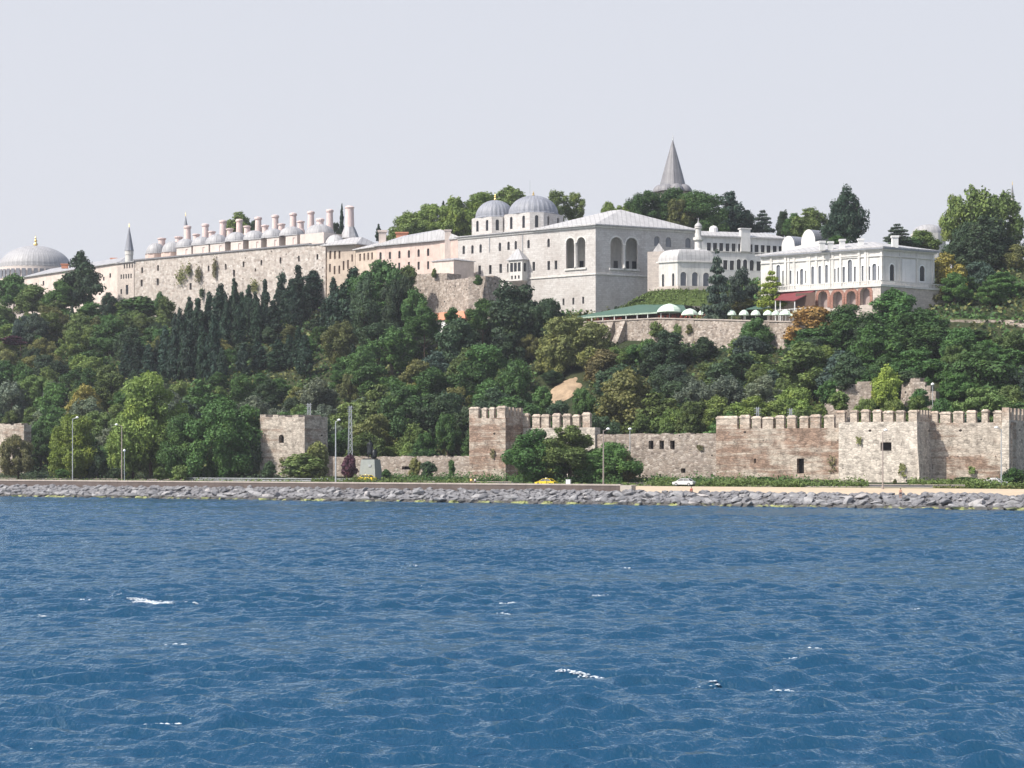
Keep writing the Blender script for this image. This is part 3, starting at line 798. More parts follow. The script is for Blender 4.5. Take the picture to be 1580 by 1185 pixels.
mb = MB(); hip(mb, [PE, PB, PC, PF], PZ, 5.6, .9, (.42, .42), .35); mb.build('roof', M['lead_light'], pav)
mb = MB(); hip(mb, [PA, PE + dA * 3, PF + dA * 3, PD], PZ + .02, 1.5, .7, (.2, .2), .3); mb.build('roof', M['lead_pale'], pav)
for cx_, y0, y1, bl, br_, top, hw in ((764, 338.5, 362, 722, 806, 309, 30.5), (823, 333, 356, 776, 866, 302, 38.5)):
    Yc = 597 if cx_ < 800 else 591; c_ = P(cx_, y0, Yc); r = hw / FP * Yc; zt = zat(top, Yc); mb = MB()
    hb = r * 1.02
    u_ = dA; v_ = -nA
    oct_ = [V2(c_) + u_ * (hb * a) + v_ * (hb * b) for a, b in ((-.62, -1), (.62, -1), (1, -.62), (1, .62), (.62, 1), (-.62, 1), (-1, .62), (-1, -.62))]
    z0 = PZ + .4; ops = {}
    for e in (0, 1, 7, 2):
        L = (oct_[(e + 1) % 8] - oct_[e]).length
        cs = (L * .25, L * .75) if L > 5 else (L * .5,)
        ops[e] = [(s - .5, s + .5, z0 + 1.6, c_.z - .8, True) for s in cs]
    shell(mb, oct_, z0, c_.z, ops, .4)
    dr = mb.build('drum', M['pavilion_stone'], pav)
    for e, op in ops.items(): panes(dr, oct_[e], oct_[(e + 1) % 8], op, M['glass_dark'], .35)
    mb = MB(); mb.lathe((c_.x, c_.y, c_.z), [(r * 1.06, 0), (r * 1.06, .3), (r, .5)] + [(r * math.cos(math.pi / 2 * i / 12), .5 + (zt - c_.z - .5) * math.sin(math.pi / 2 * i / 12)) for i in range(1, 12)] + [(.05, zt - c_.z)], 56, .018)
    dm = mb.build('dome', M['lead'], pav)
    mb = MB(); finial(mb, (c_.x, c_.y, zt - .1), 2.2 if cx_ < 800 else 1.5, .42); mb.build('finial', M['gold'], dm)
    if cx_ > 800: mb = MB(); mb.tube((c_.x - 1, c_.y, zt), (c_.x - 1, c_.y, zt + 4.5), .05); mb.build('lightning_rod', M['pole_grey'], dm)
mb = MB()
for X, y0, y1 in ((298, 655, 745), (500, 620, 760)):
    p = on(PA, PB, c4(X, 0)[0]) + nA * .12; mb.tube((p.x, p.y, zat(c4(0, y1)[1], p.y)), (p.x, p.y, PZ - .6), .09)
mb.build('drain_pipe', M['pole_grey'], pav)
# hanging oriel
oc = on(PA, PB, c4(490, 0)[0]); s_c = s_on(PA, PB, c4(490, 0)[0]); w2 = 2.5
zt = zat(c4(0, 800)[1], oc.y); zb = zat(c4(0, 925)[1], oc.y)
o = thing('oriel', 'small hanging stone oriel with a pointed lead roof on the pavilion front', 'oriel', (oc.x, oc.y, zb))
a0, b0 = PA + dA * (s_c - w2) + nA * 2.6, PA + dA * (s_c + w2) + nA * 2.6
q = [a0, b0, b0 - nA * 2.58, a0 - nA * 2.58]; L = w2 * 2
ops = {0: [(L * f - .55, L * f + .55, zb + 2.6, zt - .7, False) for f in (.22, .5, .78)] + [(L * f - .3, L * f + .3, zb + .5, zb + 1.5, False) for f in (.25, .5, .75)], 1: [(.7, 1.9, zb + 2.6, zt - .7, True)]}
mb = MB(); shell(mb, q, zb, zt, ops, .3); mb.build('wall', M['white_stone'], o)
panes(o, q[0], q[1], ops[0], M['glass_dark'], .25); panes(o, q[1], q[2], ops[1], M['glass_dark'], .25)
mb = MB(); g_ = grow(q, .45); apex = ((q[0] + q[1] + q[2] + q[3]) / 4); hz = 3.6
mb.faces([(p.x, p.y, zt) for p in g_] + [(p.x, p.y, zt + .15) for p in g_] + [(apex.x, apex.y, zt + hz)], [[3, 2, 1, 0], [0, 1, 5, 4], [1, 2, 6, 5], [2, 3, 7, 6], [3, 0, 4, 7], [4, 5, 8], [5, 6, 8], [6, 7, 8], [7, 4, 8]])
mb.build('roof', M['lead_pale'], o)
mb = MB(); lowq = [q[3] + dA * 1.2 + nA * .3, q[2] - dA * 1.2 + nA * .3, q[2] - dA * 1.2, q[3] + dA * 1.2]
mb.prism(lowq, zb - 2.8, zb - .002, q); mb.build('corbel', M['tower_stone'], o)

# --- long kitchen range with domes and chimneys
KB_Y = 640.0; KZ = zat(377.3, KB_Y)
KA, KB = corner(206.6, 402.6, KZ), corner(478.7, 377.3, KZ)
dK = (KB - KA).normalized(); nK = Vector((dK.y, -dK.x))
KC = KB + dK * (s_on(KA, KB, 503.5) - (KB - KA).length)
kit = thing('palace_kitchen', 'long pale stone kitchen range with a row of domes and pink chimneys', 'palace', (*KB, 50.0))
up = W(c2, [(155, 500), (252, 487), (560, 490), (665, 480), (773, 465), (882, 455), (998, 440), (1110, 430)], 11, 36, 1)
lo = W(c2, [(152, 580), (250, 572), (450, 600), (715, 520), (845, 500, 9, 20)], 13, 42)
ops = px_ops(KA, KB, up + lo)
mb = MB(); q = quad4(KA, KB, 24); shell(mb, q, 46.0, KZ, {0: ops}, .6); mb.build('wall', M['kitchen_stone'], kit); panes(kit, KA, KB, ops, M['void'], .5)
ops = px_ops(KB, KC, W(c2, [(1228, 420)], 11, 36, 1))
mb = MB(); KB2, KC2 = KB + nK * .35, KC + nK * .35; q = quad4(KB2, KC2, 22); shell(mb, q, 46.0, KZ - .35, {0: ops}, .6); mb.build('wall', M['kitchen_stone'], kit); panes(kit, KB2, KC2, ops, M['void'], .5)
mb = MB(); mb.prism([KA + nK * .4, KB + nK * .4, KB - nK * .8, KA - nK * .8], KZ, KZ + .45); mb.prism([KB2 + nK * .3, KC2 + nK * .3, KC2 - nK * .8, KB2 - nK * .8], KZ - .35, KZ); mb.build('coping', M['lead_brown'], kit)
def kline(px, off): return on(KA - nK * off, KB - nK * off, px)
# drums, domes and short lantern chimneys: left edge, right edge, drum top row, dome centre, dome half width, dome top row, lantern centre, lantern top
DR = [(365, 455, 365, 420, 62, 312, 485, 280), (465, 560, 352, 520, 66, 300, 580, 263), (570, 660, 342, 612, 72, 285, 690, 247), (695, 770, 328, 730, 72, 272, 795, 231), (805, 880, 318, 842, 72, 262, 905, 226),
      (915, 990, 306, 955, 74, 250, 1005, 217), (1030, 1100, 292, 1068, 78, 238, 1122, 201)]
for a, b, yt, dc, dw, dt, lc, lt in DR:
    p0, p1 = kline(c2(a, 0)[0], 1.5), kline(c2(b, 0)[0], 1.5); z1 = zat(c2(0, yt)[1], p0.y)
    q = quad4(p0, p1, 7.5); L = (p1 - p0).length; mb = MB(); op = [(L * .62, L * .62 + 1.1, KZ + .8, z1 - .8, False)]
    shell(mb, q, KZ + .02, z1, {0: op}, .3); dr = mb.build('drum', M['drum_plaster'], kit); panes(dr, p0, p1, op, M['chimney_plaster'], .2)
    mb = MB(); mb.prism(grow(q, .25), z1, z1 + .25); mb.build('eave', M['lead_pale'], dr)
    c_ = kline(c2(dc, 0)[0], 5.5); r = dw / 3.95 / FP * c_.y; zt = zat(c2(0, dt)[1], c_.y); zb = z1 + .2
    mb = MB(); mb.lathe((c_.x, c_.y, zb), dome_prof(r, zt - zb, 8, .12), 24, .012); dm = mb.build('dome', M['lead_pale'], kit, False)
    c_ = kline(c2(lc, 0)[0], 12); w_ = 22 / 3.95 / FP * c_.y; zt = zat(c2(0, lt)[1], c_.y)
    mb = MB(); mb.lathe((c_.x, c_.y, KZ + .02), [(w_ * 1.3, 0), (w_ * 1.15, zt - KZ - 3.2), (w_ * .9, zt - KZ - 2.6), (w_ * .86, zt - KZ - .7), (w_ * 1.12, zt - KZ - .5), (w_ * 1.12, zt - KZ - .15), (w_ * .7, zt - KZ)], 14); mb.build('lantern', M['chimney_plaster'], kit, False)
for dc, dw, zb_, dt, lc, lt in ((240, 62, 405, 338, 275, 305), (340, 66, 396, 328, 378, 296)):   # two low domes at the left end
    c_ = kline(c2(dc, 0)[0], 8); r = dw / 3.95 / FP * c_.y; zb = zat(c2(0, zb_)[1], c_.y); zt = zat(c2(0, dt)[1], c_.y)
    mb = MB(); mb.lathe((c_.x, c_.y, KZ + .02), [(r * 1.05, 0), (r * 1.05, zb - KZ)], 8); dr = mb.build('drum', M['pink_plaster'], kit)
    mb = MB(); mb.lathe((c_.x, c_.y, zb), dome_prof(r, zt - zb, 8, .3), 28, .012); mb.build('dome', M['lead_pale'], kit)
    c_ = kline(c2(lc, 0)[0], 14); w_ = 24 / 3.95 / FP * c_.y; zt = zat(c2(0, lt)[1], c_.y)
    mb = MB(); mb.lathe((c_.x, c_.y, KZ + .02), [(w_ * 1.2, 0), (w_ * .9, zt - KZ - 2.4), (w_ * .88, zt - KZ - .7), (w_ * 1.12, zt - KZ - .5), (w_ * 1.12, zt - KZ - .15), (w_ * .7, zt - KZ)], 14); mb.build('lantern', M['chimney_plaster'], kit)
# big right-hand dome on its square block
p0, p1 = kline(c2(1118, 0)[0], 1.5), kline(c2(1262, 0)[0], 1.5); z1 = zat(c2(0, 284)[1], p0.y); q = quad4(p0, p1, 13); L = (p1 - p0).length
mb = MB(); shell(mb, q, KZ + .02, z1); dr = mb.build('drum', M['drum_plaster'], kit)
c_ = kline(c2(1238, 0)[0], 7.5); r = 92 / 3.95 / FP * c_.y; zt = zat(c2(0, 224)[1], c_.y)
mb = MB(); mb.lathe((c_.x, c_.y, z1), dome_prof(r, zt - z1, 10, .2), 40, .012); mb.build('dome', M['lead_pale'], kit)
c_ = kline(c2(1240, 0)[0], 9); w_ = 24 / 3.95 / FP * c_.y; zz = zat(c2(0, 185)[1], c_.y)
mb = MB(); mb.lathe((c_.x, c_.y, zt - 1), [(w_ * 1.5, 0), (w_ * .9, 1.4), (w_ * .85, zz - zt - .1), (w_ * 1.1, zz - zt + .2), (w_ * 1.1, zz - zt + .7), (w_ * .7, zz - zt + 1)], 14); mb.build('lantern', M['chimney_plaster'], kit)
mb = MB(); q_ = [kline(c2(370, 0)[0], 9), kline(c2(1262, 0)[0], 9)]; q = quad4(q_[0], q_[1], 14); mb.prism(q, KZ + .03, KZ + 1.2); mb.build('roof', M['lead_pale'], kit)
for X, yt in ((432, 230), (541, 218), (648, 196), (748, 190), (863, 176), (967, 164), (1076, 152), (1184, 141), (1299, 130)):
    c_ = kline(c2(X, 0)[0], 19); w_ = 20 / 3.95 / FP * c_.y; zt = zat(c2(0, yt)[1], c_.y); h = zt - KZ - 1
    mb = MB(); mb.lathe((c_.x, c_.y, KZ + 1), [(w_ * 1.25, 0), (w_ * 1.1, h * .45), (w_ * .92, h - 1.1)], 18); ch = mb.build('chimney', M['chimney_plaster'], kit, False)
    mb = MB(); mb.lathe((c_.x, c_.y, zt - 1.1), [(w_ * .92, 0), (w_ * 1.16, .25), (w_ * 1.16, .8), (w_ * .95, 1.0), (w_ * .6, 1.1)], 18); mb.build('cap', M['chimney_plaster'], ch)
mb = MB(); p = kline(c2(1180, 0)[0], -.1); mb.tube((p.x, p.y, 52), (p.x, p.y, KZ), .14); mb.build('drain_pipe', M['pole_grey'], kit)

# --- tan building with the wide eaves and the cone-based chimney
tb = thing('palace_wing', 'tan building with wide shading eaves and two rows of narrow windows', 'palace', (*KC, 52.0))
Z8 = zat(380, 632); TA8, TB8 = corner(504.5, 380, Z8), corner(548.5, 377.5, Z8)
ops = px_ops(TA8, TB8, W(c3, [(117, 487), (145, 487), (173, 485)], 12, 50) + W(c3, [(115, 567), (143, 580), (172, 577), (198, 552, 11, 55), (225, 545, 11, 55), (250, 506, 9, 44)], 11, 50))
mb = MB(); q8 = quad4(TA8, TB8, 16); shell(mb, q8, 50.0, Z8, {0: ops}, .4); mb.build('wall', M['tan_plaster'], tb); panes(tb, TA8, TB8, ops, M['wood_dark'], .3)
mb = MB(); hip(mb, q8, Z8, 3.0, 1.5, (.35, .3), .3); rf = mb.build('roof', M['lead_light'], tb)
c_ = P(517, 378, 640); r = 17 / FP * 640; mb = MB(); mb.lathe((c_.x, c_.y, Z8 + .2), dome_prof(r, zat(363, 640) - Z8 - .2, 8, .3), 24, .012); mb.build('dome', M['lead_light'], tb)
Z82 = zat(386, 625); A9, B9 = corner(549, 386, Z82), corner(581, 381.5, Z82)
ops = px_ops(A9, B9, W(c3, [(275, 505), (299, 502), (324, 499), (348, 496), (372, 494)], 10, 44))
mb = MB(); q9 = quad4(A9, B9, 14); shell(mb, q9, 50.0, Z82, {0: ops}, .4); mb.build('wall', M['tan_plaster'], tb); panes(tb, A9, B9, ops, M['wood_dark'], .3)
mb = MB(); hip(mb, q9, Z82, 2.4, .8, (.3, .3), .25); mb.build('roof', M['lead_light'], tb)
c_ = P(539.5, 350, 646); mb = MB(); u = 646 / FP
zc = [zat(y, 646) for y in (368, 350.5, 322, 320, 318)]
mb.lathe((c_.x, c_.y, 0), [(15 * u, zc[0]), (8 * u, zc[1])], 8); mb.build('chimney_base', M['lead_pale'], tb)
mb = MB(); mb.lathe((c_.x, c_.y, 0), [(7.2 * u, zc[1]), (6.3 * u, zc[2]), (7.4 * u, zc[2] + .2), (7.4 * u, zc[3]), (5 * u, zc[4])], 20); mb.build('chimney', M['chimney_plaster'], tb)

# --- pink wing with the regular windows
Z9 = zat(372, 600); A1, B1 = corner(581, 380.5, Z9), corner(671, 372.5, Z9)
pw = thing('palace_wing', 'pink plastered wing with a regular row of narrow windows and a lead roof', 'palace', (*B1, 50.0))
ops = px_ops(A1, B1, W(c3, [(423, 493), (480, 490), (538, 485), (596, 481), (655, 475), (713, 470)], 14, 46, 1) + W(c3, [(423, 562), (480, 560), (537, 558), (596, 554), (655, 553), (713, 550)], 13, 48))
mb = MB(); q1 = quad4(A1, B1, 16); q1[2] = corner(709, 368.5, Z9); shell(mb, q1, 50.0, Z9, {0: ops}, .45); mb.build('wall', M['pink_plaster'], pw); panes(pw, A1, B1, ops, M['glass_dark'], .35)
mb = MB(); hip(mb, q1, Z9, 3.2, .8, (.2, .12), .3); mb.build('roof', M['lead_pale'], pw)
dd = (B1 - A1).normalized(); nn = Vector((dd.y, -dd.x))
p = B1 + (q1[2] - B1) * .52; pc = P(691, 372, p.y - 1.2); mb = MB(); mb.prism(quad4(V2(pc) - Vector((.9, -.3)), V2(pc) + Vector((.9, .3)), 1.3), zat(400, pc.y), zat(356, pc.y)); mb.prism(quad4(V2(pc) - Vector((1.15, -.1)), V2(pc) + Vector((1.15, .2)), 1.8), zat(356, pc.y) + .01, zat(354, pc.y)); mb.build('chimney', M['pink_pale'], pw)
pc = P(590, 372, A1.y + 2); mb = MB(); mb.prism(quad4(V2(pc) - Vector((1.1, 0)), V2(pc) + Vector((1.1, 0)), 1.6), Z9 - .3, zat(358, pc.y)); mb.prism(quad4(V2(pc) - Vector((1.45, .3)), V2(pc) + Vector((1.45, -.3)), 2.2), zat(358, pc.y) + .01, zat(355, pc.y)); mb.build('chimney', M['pink_pale'], pw)
pc = P(620, 366, A1.y + 12); mb = MB(); mb.prism(quad4(V2(pc) - Vector((1.8, 0)), V2(pc) + Vector((1.8, 0)), 2), Z9, zat(360, pc.y)); mb.prism(quad4(V2(pc) - Vector((2.1, .3)), V2(pc) + Vector((2.1, -.3)), 2.6), zat(360, pc.y) + .01, zat(358, pc.y)); mb.build('chimney', M['terracotta'], pw)
# annex in front of its right end
Za = zat(403, 582); A2, B2 = corner(667, 404, Za), corner(700, 401.5, Za); an = thing('palace_annex', 'low windowless pink annex with a small lead roof between the pink wing and the pavilion', 'building', (*B2, 50))
mb = MB(); q2 = quad4(A2, B2, 7); q2[2] = q2[2] + Vector((1.5, 0)); shell(mb, q2, 50, Za); mb.build('wall', M['pink_pale'], an); mb = MB(); hip(mb, q2, Za, .9, .3, (.3, .3), .2); mb.build('roof', M['lead_pale'], an)

# --- stone bastion below them
def slab_wall(name, label, pts_px, z0, t_back, mat, cat, batter=1.2):
    """pts_px: (column, row of the top, Y) corners left to right"""
    P3 = [P(a, b, Y) for a, b, Y in pts_px]; o = thing(name, label, cat, (P3[0].x, P3[0].y, z0)); mb = MB()
    for a, b in zip(P3[:-1], P3[1:]):
        d = V2(b - a).normalized(); n = Vector((d.y, -d.x)); nseg = max(2, int(V2(b - a).length / 2.5))
        for i in range(nseg):
            f0, f1 = i / nseg, (i + 1) / nseg; A_, B_ = V2(a.lerp(b, f0)), V2(a.lerp(b, f1)); zt = a.z + (b.z - a.z) * (f0 + f1) / 2 + random.uniform(-.15, .15)
            e = random.uniform(-.06, .06)
            mb.prism([A_ + n * batter, B_ + n * batter, B_ - n * t_back, A_ - n * t_back], z0, zt, [A_ + n * e, B_ + n * e, B_ - n * t_back, A_ - n * t_back])
    mb.build('wall', mat, o); return o
slab_wall('retaining_wall', 'rough overgrown rubble bastion wall below the pink wing', [(628, 424, 583), (690, 421, 573)], 38, 6, M['rubble'], 'stone wall', 3.0)
slab_wall('retaining_wall', 'rough rubble bastion with a shaded right end below the pavilion front', [(686, 432, 569), (749, 427, 553), (768, 426, 562)], 38, 5, M['rubble'], 'stone wall', 3.4)

# --- buildings at the far left
Zp = zat(420, 760); A3, B3 = corner(38, 428.5, Zp), corner(106, 418, Zp); B3 = A3 + (B3 - A3).normalized() * ((s_on(A3, B3, 182)))
lw = thing('palace_wing', 'long low pink stone building with a pale sloping roof at far left', 'building', (*A3, 55))
ops = px_ops(A3, B3, [(56, 440, 2.5, 7), (67, 437, 2.5, 7), (90, 436, 2.5, 6), (170, 425, 2.5, 7), (160, 430, 2.5, 6)])
mb = MB(); q = quad4(A3, B3, 14); shell(mb, q, 50, Zp, {0: ops}, .4); mb.build('wall', M['pink_pale'], lw); panes(lw, A3, B3, ops, M['glass_dark'], .3)
mb = MB(); hip(mb, q, Zp, 3.0, .7, (.12, .1), .3); mb.build('roof', M['lead_pale'], lw)
for px, py in ((100, 411), (176, 402)):
    pc = P(px, py, 745); mb = MB(); mb.box((pc.x, pc.y, Zp), (2.2, 1.8, pc.z - Zp + .5)); mb.box((pc.x, pc.y, pc.z + .51), (2.7, 2.2, .4)); mb.build('chimney', M['terracotta'], lw)
Zg = zat(405, 695); A4, B4 = corner(181, 407, Zg), corner(206.5, 404, Zg)
gh = thing('gatehouse', 'narrow pale stone end house with small paired windows left of the kitchen range', 'building', (*A4, 52))
W1 = [(192 + i * 4.0, 411 - i * .4, 2, 7) for i in range(4)] + [(187 + i * 3.8, 427 - i * .3, 2, 7) for i in range(5)] + [(196, 447, 4, 15), (187, 450, 2.5, 8)]
ops = px_ops(A4, B4, W1); mb = MB(); q = quad4(A4, B4, 14); shell(mb, q, 50, Zg, {0: ops}, .35); mb.build('wall', M['tower_stone'], gh); panes(gh, A4, B4, ops, M['glass_dark'], .3)
mb = MB(); hip(mb, q, Zg, 1.2, .5, (.3, .3), .25); mb.build('roof', M['lead_pale'], gh)

# --- great dome beyond
Yd = 1000.0; u = Yd / FP
gd = thing('great_dome', 'great pale ribbed dome with a gilded finial on a windowed drum at far left', 'domed building', P(55, 470, Yd))
c_ = P(55, 414, Yd); zt = zat(381, Yd); r = 54 * u
mb = MB(); mb.lathe((c_.x, c_.y, 0), [(62 * u, zat(436, Yd)), (57.5 * u, zat(434, Yd)), (55.5 * u, zat(418, Yd)), (55.5 * u, zat(414.5, Yd))], 80); mb.build('drum', M['drum_plaster'], gd)
mb = MB(); mb.lathe((c_.x, c_.y, zat(415, Yd)), [(r * 1.03, 0), (r * 1.03, .7), (r, .8)] + [(r * math.cos(math.pi / 2 * i / 12), .8 + (zt - c_.z) * math.sin(math.pi / 2 * i / 12)) for i in range(1, 12)] + [(.1, .8 + zt - c_.z)], 80, .003); dm = mb.build('dome', M['lead_pale'], gd)
mb = MB(); finial(mb, (c_.x, c_.y, zt + .3), 5.6, 1.15); mb.build('finial', M['gold'], dm)
for i in range(40):
    an_ = 2 * math.pi * (i + .5) / 40
    if math.sin(an_) > .35: continue
    w_ = 3.1; rr = 57.2 * u; n2 = Vector((math.cos(an_), math.sin(an_))); d2 = Vector((-n2.y, n2.x)); p = V2(c_) + n2 * rr; mb = MB()
    mb.prism([p - d2 * 1.0, p - d2 * 1.0 + n2 * .3, p + d2 * 1.0 + n2 * .3, p + d2 * 1.0], zat(433, Yd), zat(419, Yd)); mb.build('window', M['glass_grey'], gd)
mb = MB(); b_ = c_; mb.lathe((c_.x, c_.y, 0), [(95 * u, 55), (90 * u, zat(446, Yd)), (64 * u, zat(436, Yd))], 40); mb.build('base_roof', M['pink_pale'], gd)

# --- spires behind the kitchens
def spire(name, label, px, tip, y1, y2, hw, Y, mat, n=12, cat='tower', sw=None, shaft_mat='white_stone', base=56):
    o = thing(name, label, cat, (kx(px) * Y, Y, base)); u = Y / FP; x = kx(px) * Y
    mb = MB(); mb.lathe((x, Y, 0), [((sw or hw * .82) * u, base), ((sw or hw * .82) * u, zat(y2, Y)), (hw * .9 * u, zat(y2 - 1, Y)), (hw * .9 * u, zat(y1, Y))], n); mb.build('shaft', M[shaft_mat], o)
    mb = MB(); mb.lathe((x, Y, 0), [(hw * u, zat(y1, Y)), (hw * .93 * u, zat(y1, Y) + .4), (hw * .52 * u, zat(y1 + (tip - y1) * .5, Y)), (.06, zat(tip, Y))], n); mb.build('spire', mat, o)
    mb = MB(); finial(mb, (x, Y, zat(tip, Y) - .2), 1.6 * Y / 700, .22); mb.build('finial', M['gold'], o)
spire('corner_tower', 'small round tower with a slim grey lead cone left of the kitchens', 199.3, 350, 387, 394, 7.4, 720, M['lead'])
spire('minaret', 'slim minaret tip peeping from behind the leftmost tall kitchen chimney', 286.5, 333, 350, 364, 3.4, 900, M['lead'], 10, 'minaret')
spire('minaret', 'thin dark minaret tip above the trees at the far right', 1562, 285, 306, 320, 3.0, 900, M['lead_brown'], 10, 'minaret')

# --- tall pointed tower above the trees
Yj = 680.0; u = Yj / FP
jt = thing('lookout_tower', 'tall tower with a long pointed ribbed lead spire above the dark trees', 'tower', P(1038, 390, Yj)); c_ = P(1038, 300, Yj)
mb = MB(); mb.lathe((c_.x, c_.y, 0), [(24 * u, 58), (24 * u, zat(296, Yj)), (27 * u, zat(293, Yj)), (27 * u, zat(291, Yj))], 8); mb.build('shaft', M['tower_stone'], jt)
for i in range(8):
    an_ = 2 * math.pi * i / 8 + .2; p = V2(c_) + Vector((math.cos(an_), math.sin(an_))) * 20 * u; mb = MB()
    mb.lathe((p.x, p.y, 0), [(11.5 * u, zat(297, Yj))] + [(11.5 * u * math.cos(math.pi / 2 * k / 6), zat(297, Yj) + 11.5 * u * math.sin(math.pi / 2 * k / 6)) for k in range(6)] + [(.05, zat(297, Yj) + 11.5 * u)], 16); mb.build('small_dome', M['lead_brown'], jt)
mb = MB(); mb.lathe((c_.x, c_.y, 0), [(21 * u, zat(290, Yj)), (20 * u, zat(286, Yj)), (15.2 * u, zat(268, Yj)), (8 * u, zat(242, Yj)), (.1, zat(216, Yj))], 16, .05); mb.build('spire', M['lead_brown'], jt)
mb = MB(); finial(mb, (c_.x, c_.y, zat(218, Yj)), 2.6, .3); mb.build('finial', M['pole_grey'], jt)

# --- small square tower beside the pavilion
Zs = zat(388, 560); c0 = P(1007.5, 388, 560); st = thing('stair_tower', 'slim square stone tower with a low pyramid roof beside the shaded pavilion side', 'tower', (*V2(c0), 50))
q = [corner(999, 388.5, Zs), corner(1007.5, 389, Zs), corner(1034, 388.2, Zs)]; q.append(q[0] + q[2] - q[1])
ops = {0: px_ops(q[0], q[1], [(1003.5, 396, 2.2, 3.5), (1003, 410, 2, 4), (1004, 430, 2, 5)]), 1: px_ops(q[1], q[2], [(1021.5, 396, 4, 4, 1)])}
mb = MB(); shell(mb, q, 46, Zs, ops, .3); mb.build('wall', M['tower_stone'], st); panes(st, q[0], q[1], ops[0], M['void'], .25); panes(st, q[1], q[2], ops[1], M['void'], .25)
mb = MB(); g_ = grow(q, .6); a_ = (q[0] + q[2]) / 2
mb.faces([(p.x, p.y, Zs) for p in g_] + [(p.x, p.y, Zs + .2) for p in g_] + [(a_.x, a_.y, zat(377.5, 565))], [[3, 2, 1, 0], [0, 1, 5, 4], [1, 2, 6, 5], [2, 3, 7, 6], [3, 0, 4, 7], [4, 5, 8], [5, 6, 8], [6, 7, 8], [7, 4, 8]]); mb.build('roof', M['lead_light'], st)

# --- little mosque with its minaret
Zm = zat(404, 545); q = [corner(1016.5, 406, Zm), corner(1045.5, 404, Zm), corner(1103, 405.5, Zm)]; q.append(q[0] + q[2] - q[1])
mq = thing('small_mosque', 'small pale mosque with arched windows and a low rounded roof', 'mosque', (*q[1], 50))
ops = {0: px_ops(q[0], q[1], W(c5, [(565, 922), (627, 917)], 13, 84, 1)), 1: px_ops(q[1], q[2], W(c5, [(690, 916), (760, 918), (828, 921)], 37, 98, 1))}
mb = MB(); shell(mb, q, 48, Zm, ops, .4); mb.build('wall', M['white_stone'], mq); panes(mq, q[0], q[1], ops[0], M['glass_dark'], .3, 'window', M['white_stone'], .2); panes(mq, q[1], q[2], ops[1], M['glass_grey'], .3, 'window', M['white_stone'], .25)
mb = MB(); mb.prism(grow(q, .35), Zm, Zm + .35); mb.build('cornice', M['white_stone'], mq)
mb = MB(); g_ = grow(q, .1); ce = (q[0] + q[2]) / 2; zt = zat(386.5, 550)
rings = []
for i in range(7):
    a = math.pi / 2 * i / 6; f = 1 - .42 * (1 - math.cos(a)); rings.append([((ce + (p - ce) * f).x, (ce + (p - ce) * f).y, Zm + .35 + (zt - Zm - .35) * math.sin(a)) for p in g_])
for r0, r1 in zip(rings[:-1], rings[1:]):
    for i in range(4): mb.face([r0[i], r0[(i + 1) % 4], r1[(i + 1) % 4], r1[i]])
mb.face(rings[-1]); mb.build('roof', M['lead_light'], mq)
Ym = 556; u = Ym / FP; x = kx(1077.5) * Ym
mn = mb = MB(); mb.lathe((x, Ym, 0), [(6.5 * u, 52), (6.5 * u, zat(386, Ym)), (5.2 * u, zat(383, Ym)), (5 * u, zat(373, Ym)), (8 * u, zat(370.5, Ym)), (8 * u, zat(366.5, Ym)), (4.6 * u, zat(366, Ym)), (4.4 * u, zat(353, Ym)), (6 * u, zat(352.4, Ym)), (6 * u, zat(351, Ym))], 12)
mt = thing('minaret', 'short white minaret with a balcony and small onion cap beside the small mosque', 'minaret', (x, Ym, 52)); mb.build('shaft', M['white_stone'], mt)
mb = MB(); mb.lathe((x, Ym, 0), [(5.6 * u, zat(351, Ym)), (6 * u, zat(349, Ym)), (4.4 * u, zat(346, Ym)), (1.4 * u, zat(343.5, Ym)), (.9 * u, zat(341, Ym)), (.05, zat(336, Ym))], 12); mb.build('cap', M['lead_light'], mt)

# --- long white barracks
Zb = zat(366, 600); A5, B5 = corner(1080, 365, Zb), corner(1211, 369.5, Zb)
wb = thing('white_barracks', 'long white two storey building with a row of square windows behind the small mosque', 'building', (*A5, 52))
up = W(c5, [(845, 717), (882, 718), (920, 719), (958, 721), (995, 722), (1035, 724), (1098, 727), (1135, 730), (1173, 732), (1208, 734), (1246, 736), (1282, 738)], 25, 56)
lo = W(c5, [(905, 825), (945, 825), (985, 827), (1148, 832), (1190, 834), (1230, 836)], 27, 58) + W(c5, [(1027, 822), (1066, 824), (1106, 827)], 27, 66, 1)
ops = px_ops(A5, B5, up + lo); mb = MB(); q = quad4(A5, B5, 15); shell(mb, q, 50, Zb, {0: ops}, .35); mb.build('wall', M['white_plaster'], wb)
panes(wb, A5, B5, ops, M['glass_dark'], .28, 'window', M['white_paint'], .13)
mb = MB(); hip(mb, q, Zb, 2.2, .6, (.12, .12), .4); mb.build('roof', M['lead_light'], wb)
d = (B5 - A5).normalized(); n = Vector((d.y, -d.x)); z = zat(390.5, 603); mb = MB(); mb.prism([A5 + n * .25, B5 + n * .25, B5, A5], z, z + .3); mb.build('ledge', M['white_stone'], wb)
p = on(A5, B5, c5(1064, 0)[0]); mb = MB(); mb.prism(quad4(p - d * 1.5 + n * .7, p + d * 1.5 + n * .7, 1.6), z + .35, zat(354, p.y)); mb.prism(quad4(p - d * 1.8 + n * .9, p + d * 1.8 + n * .9, 2.0), zat(354, p.y) + .005, zat(352.3, p.y)); mb.build('chimney', M['white_plaster'], wb)
p = P(1101, 350, 608); mb = MB(); mb.lathe((p.x, p.y, p.z - 2), [(1.3, 0), (1.3, 1.6), (.9, 2.1), (.1, 2.4)], 12); mb.build('roof_vent', M['white_plaster'], wb)

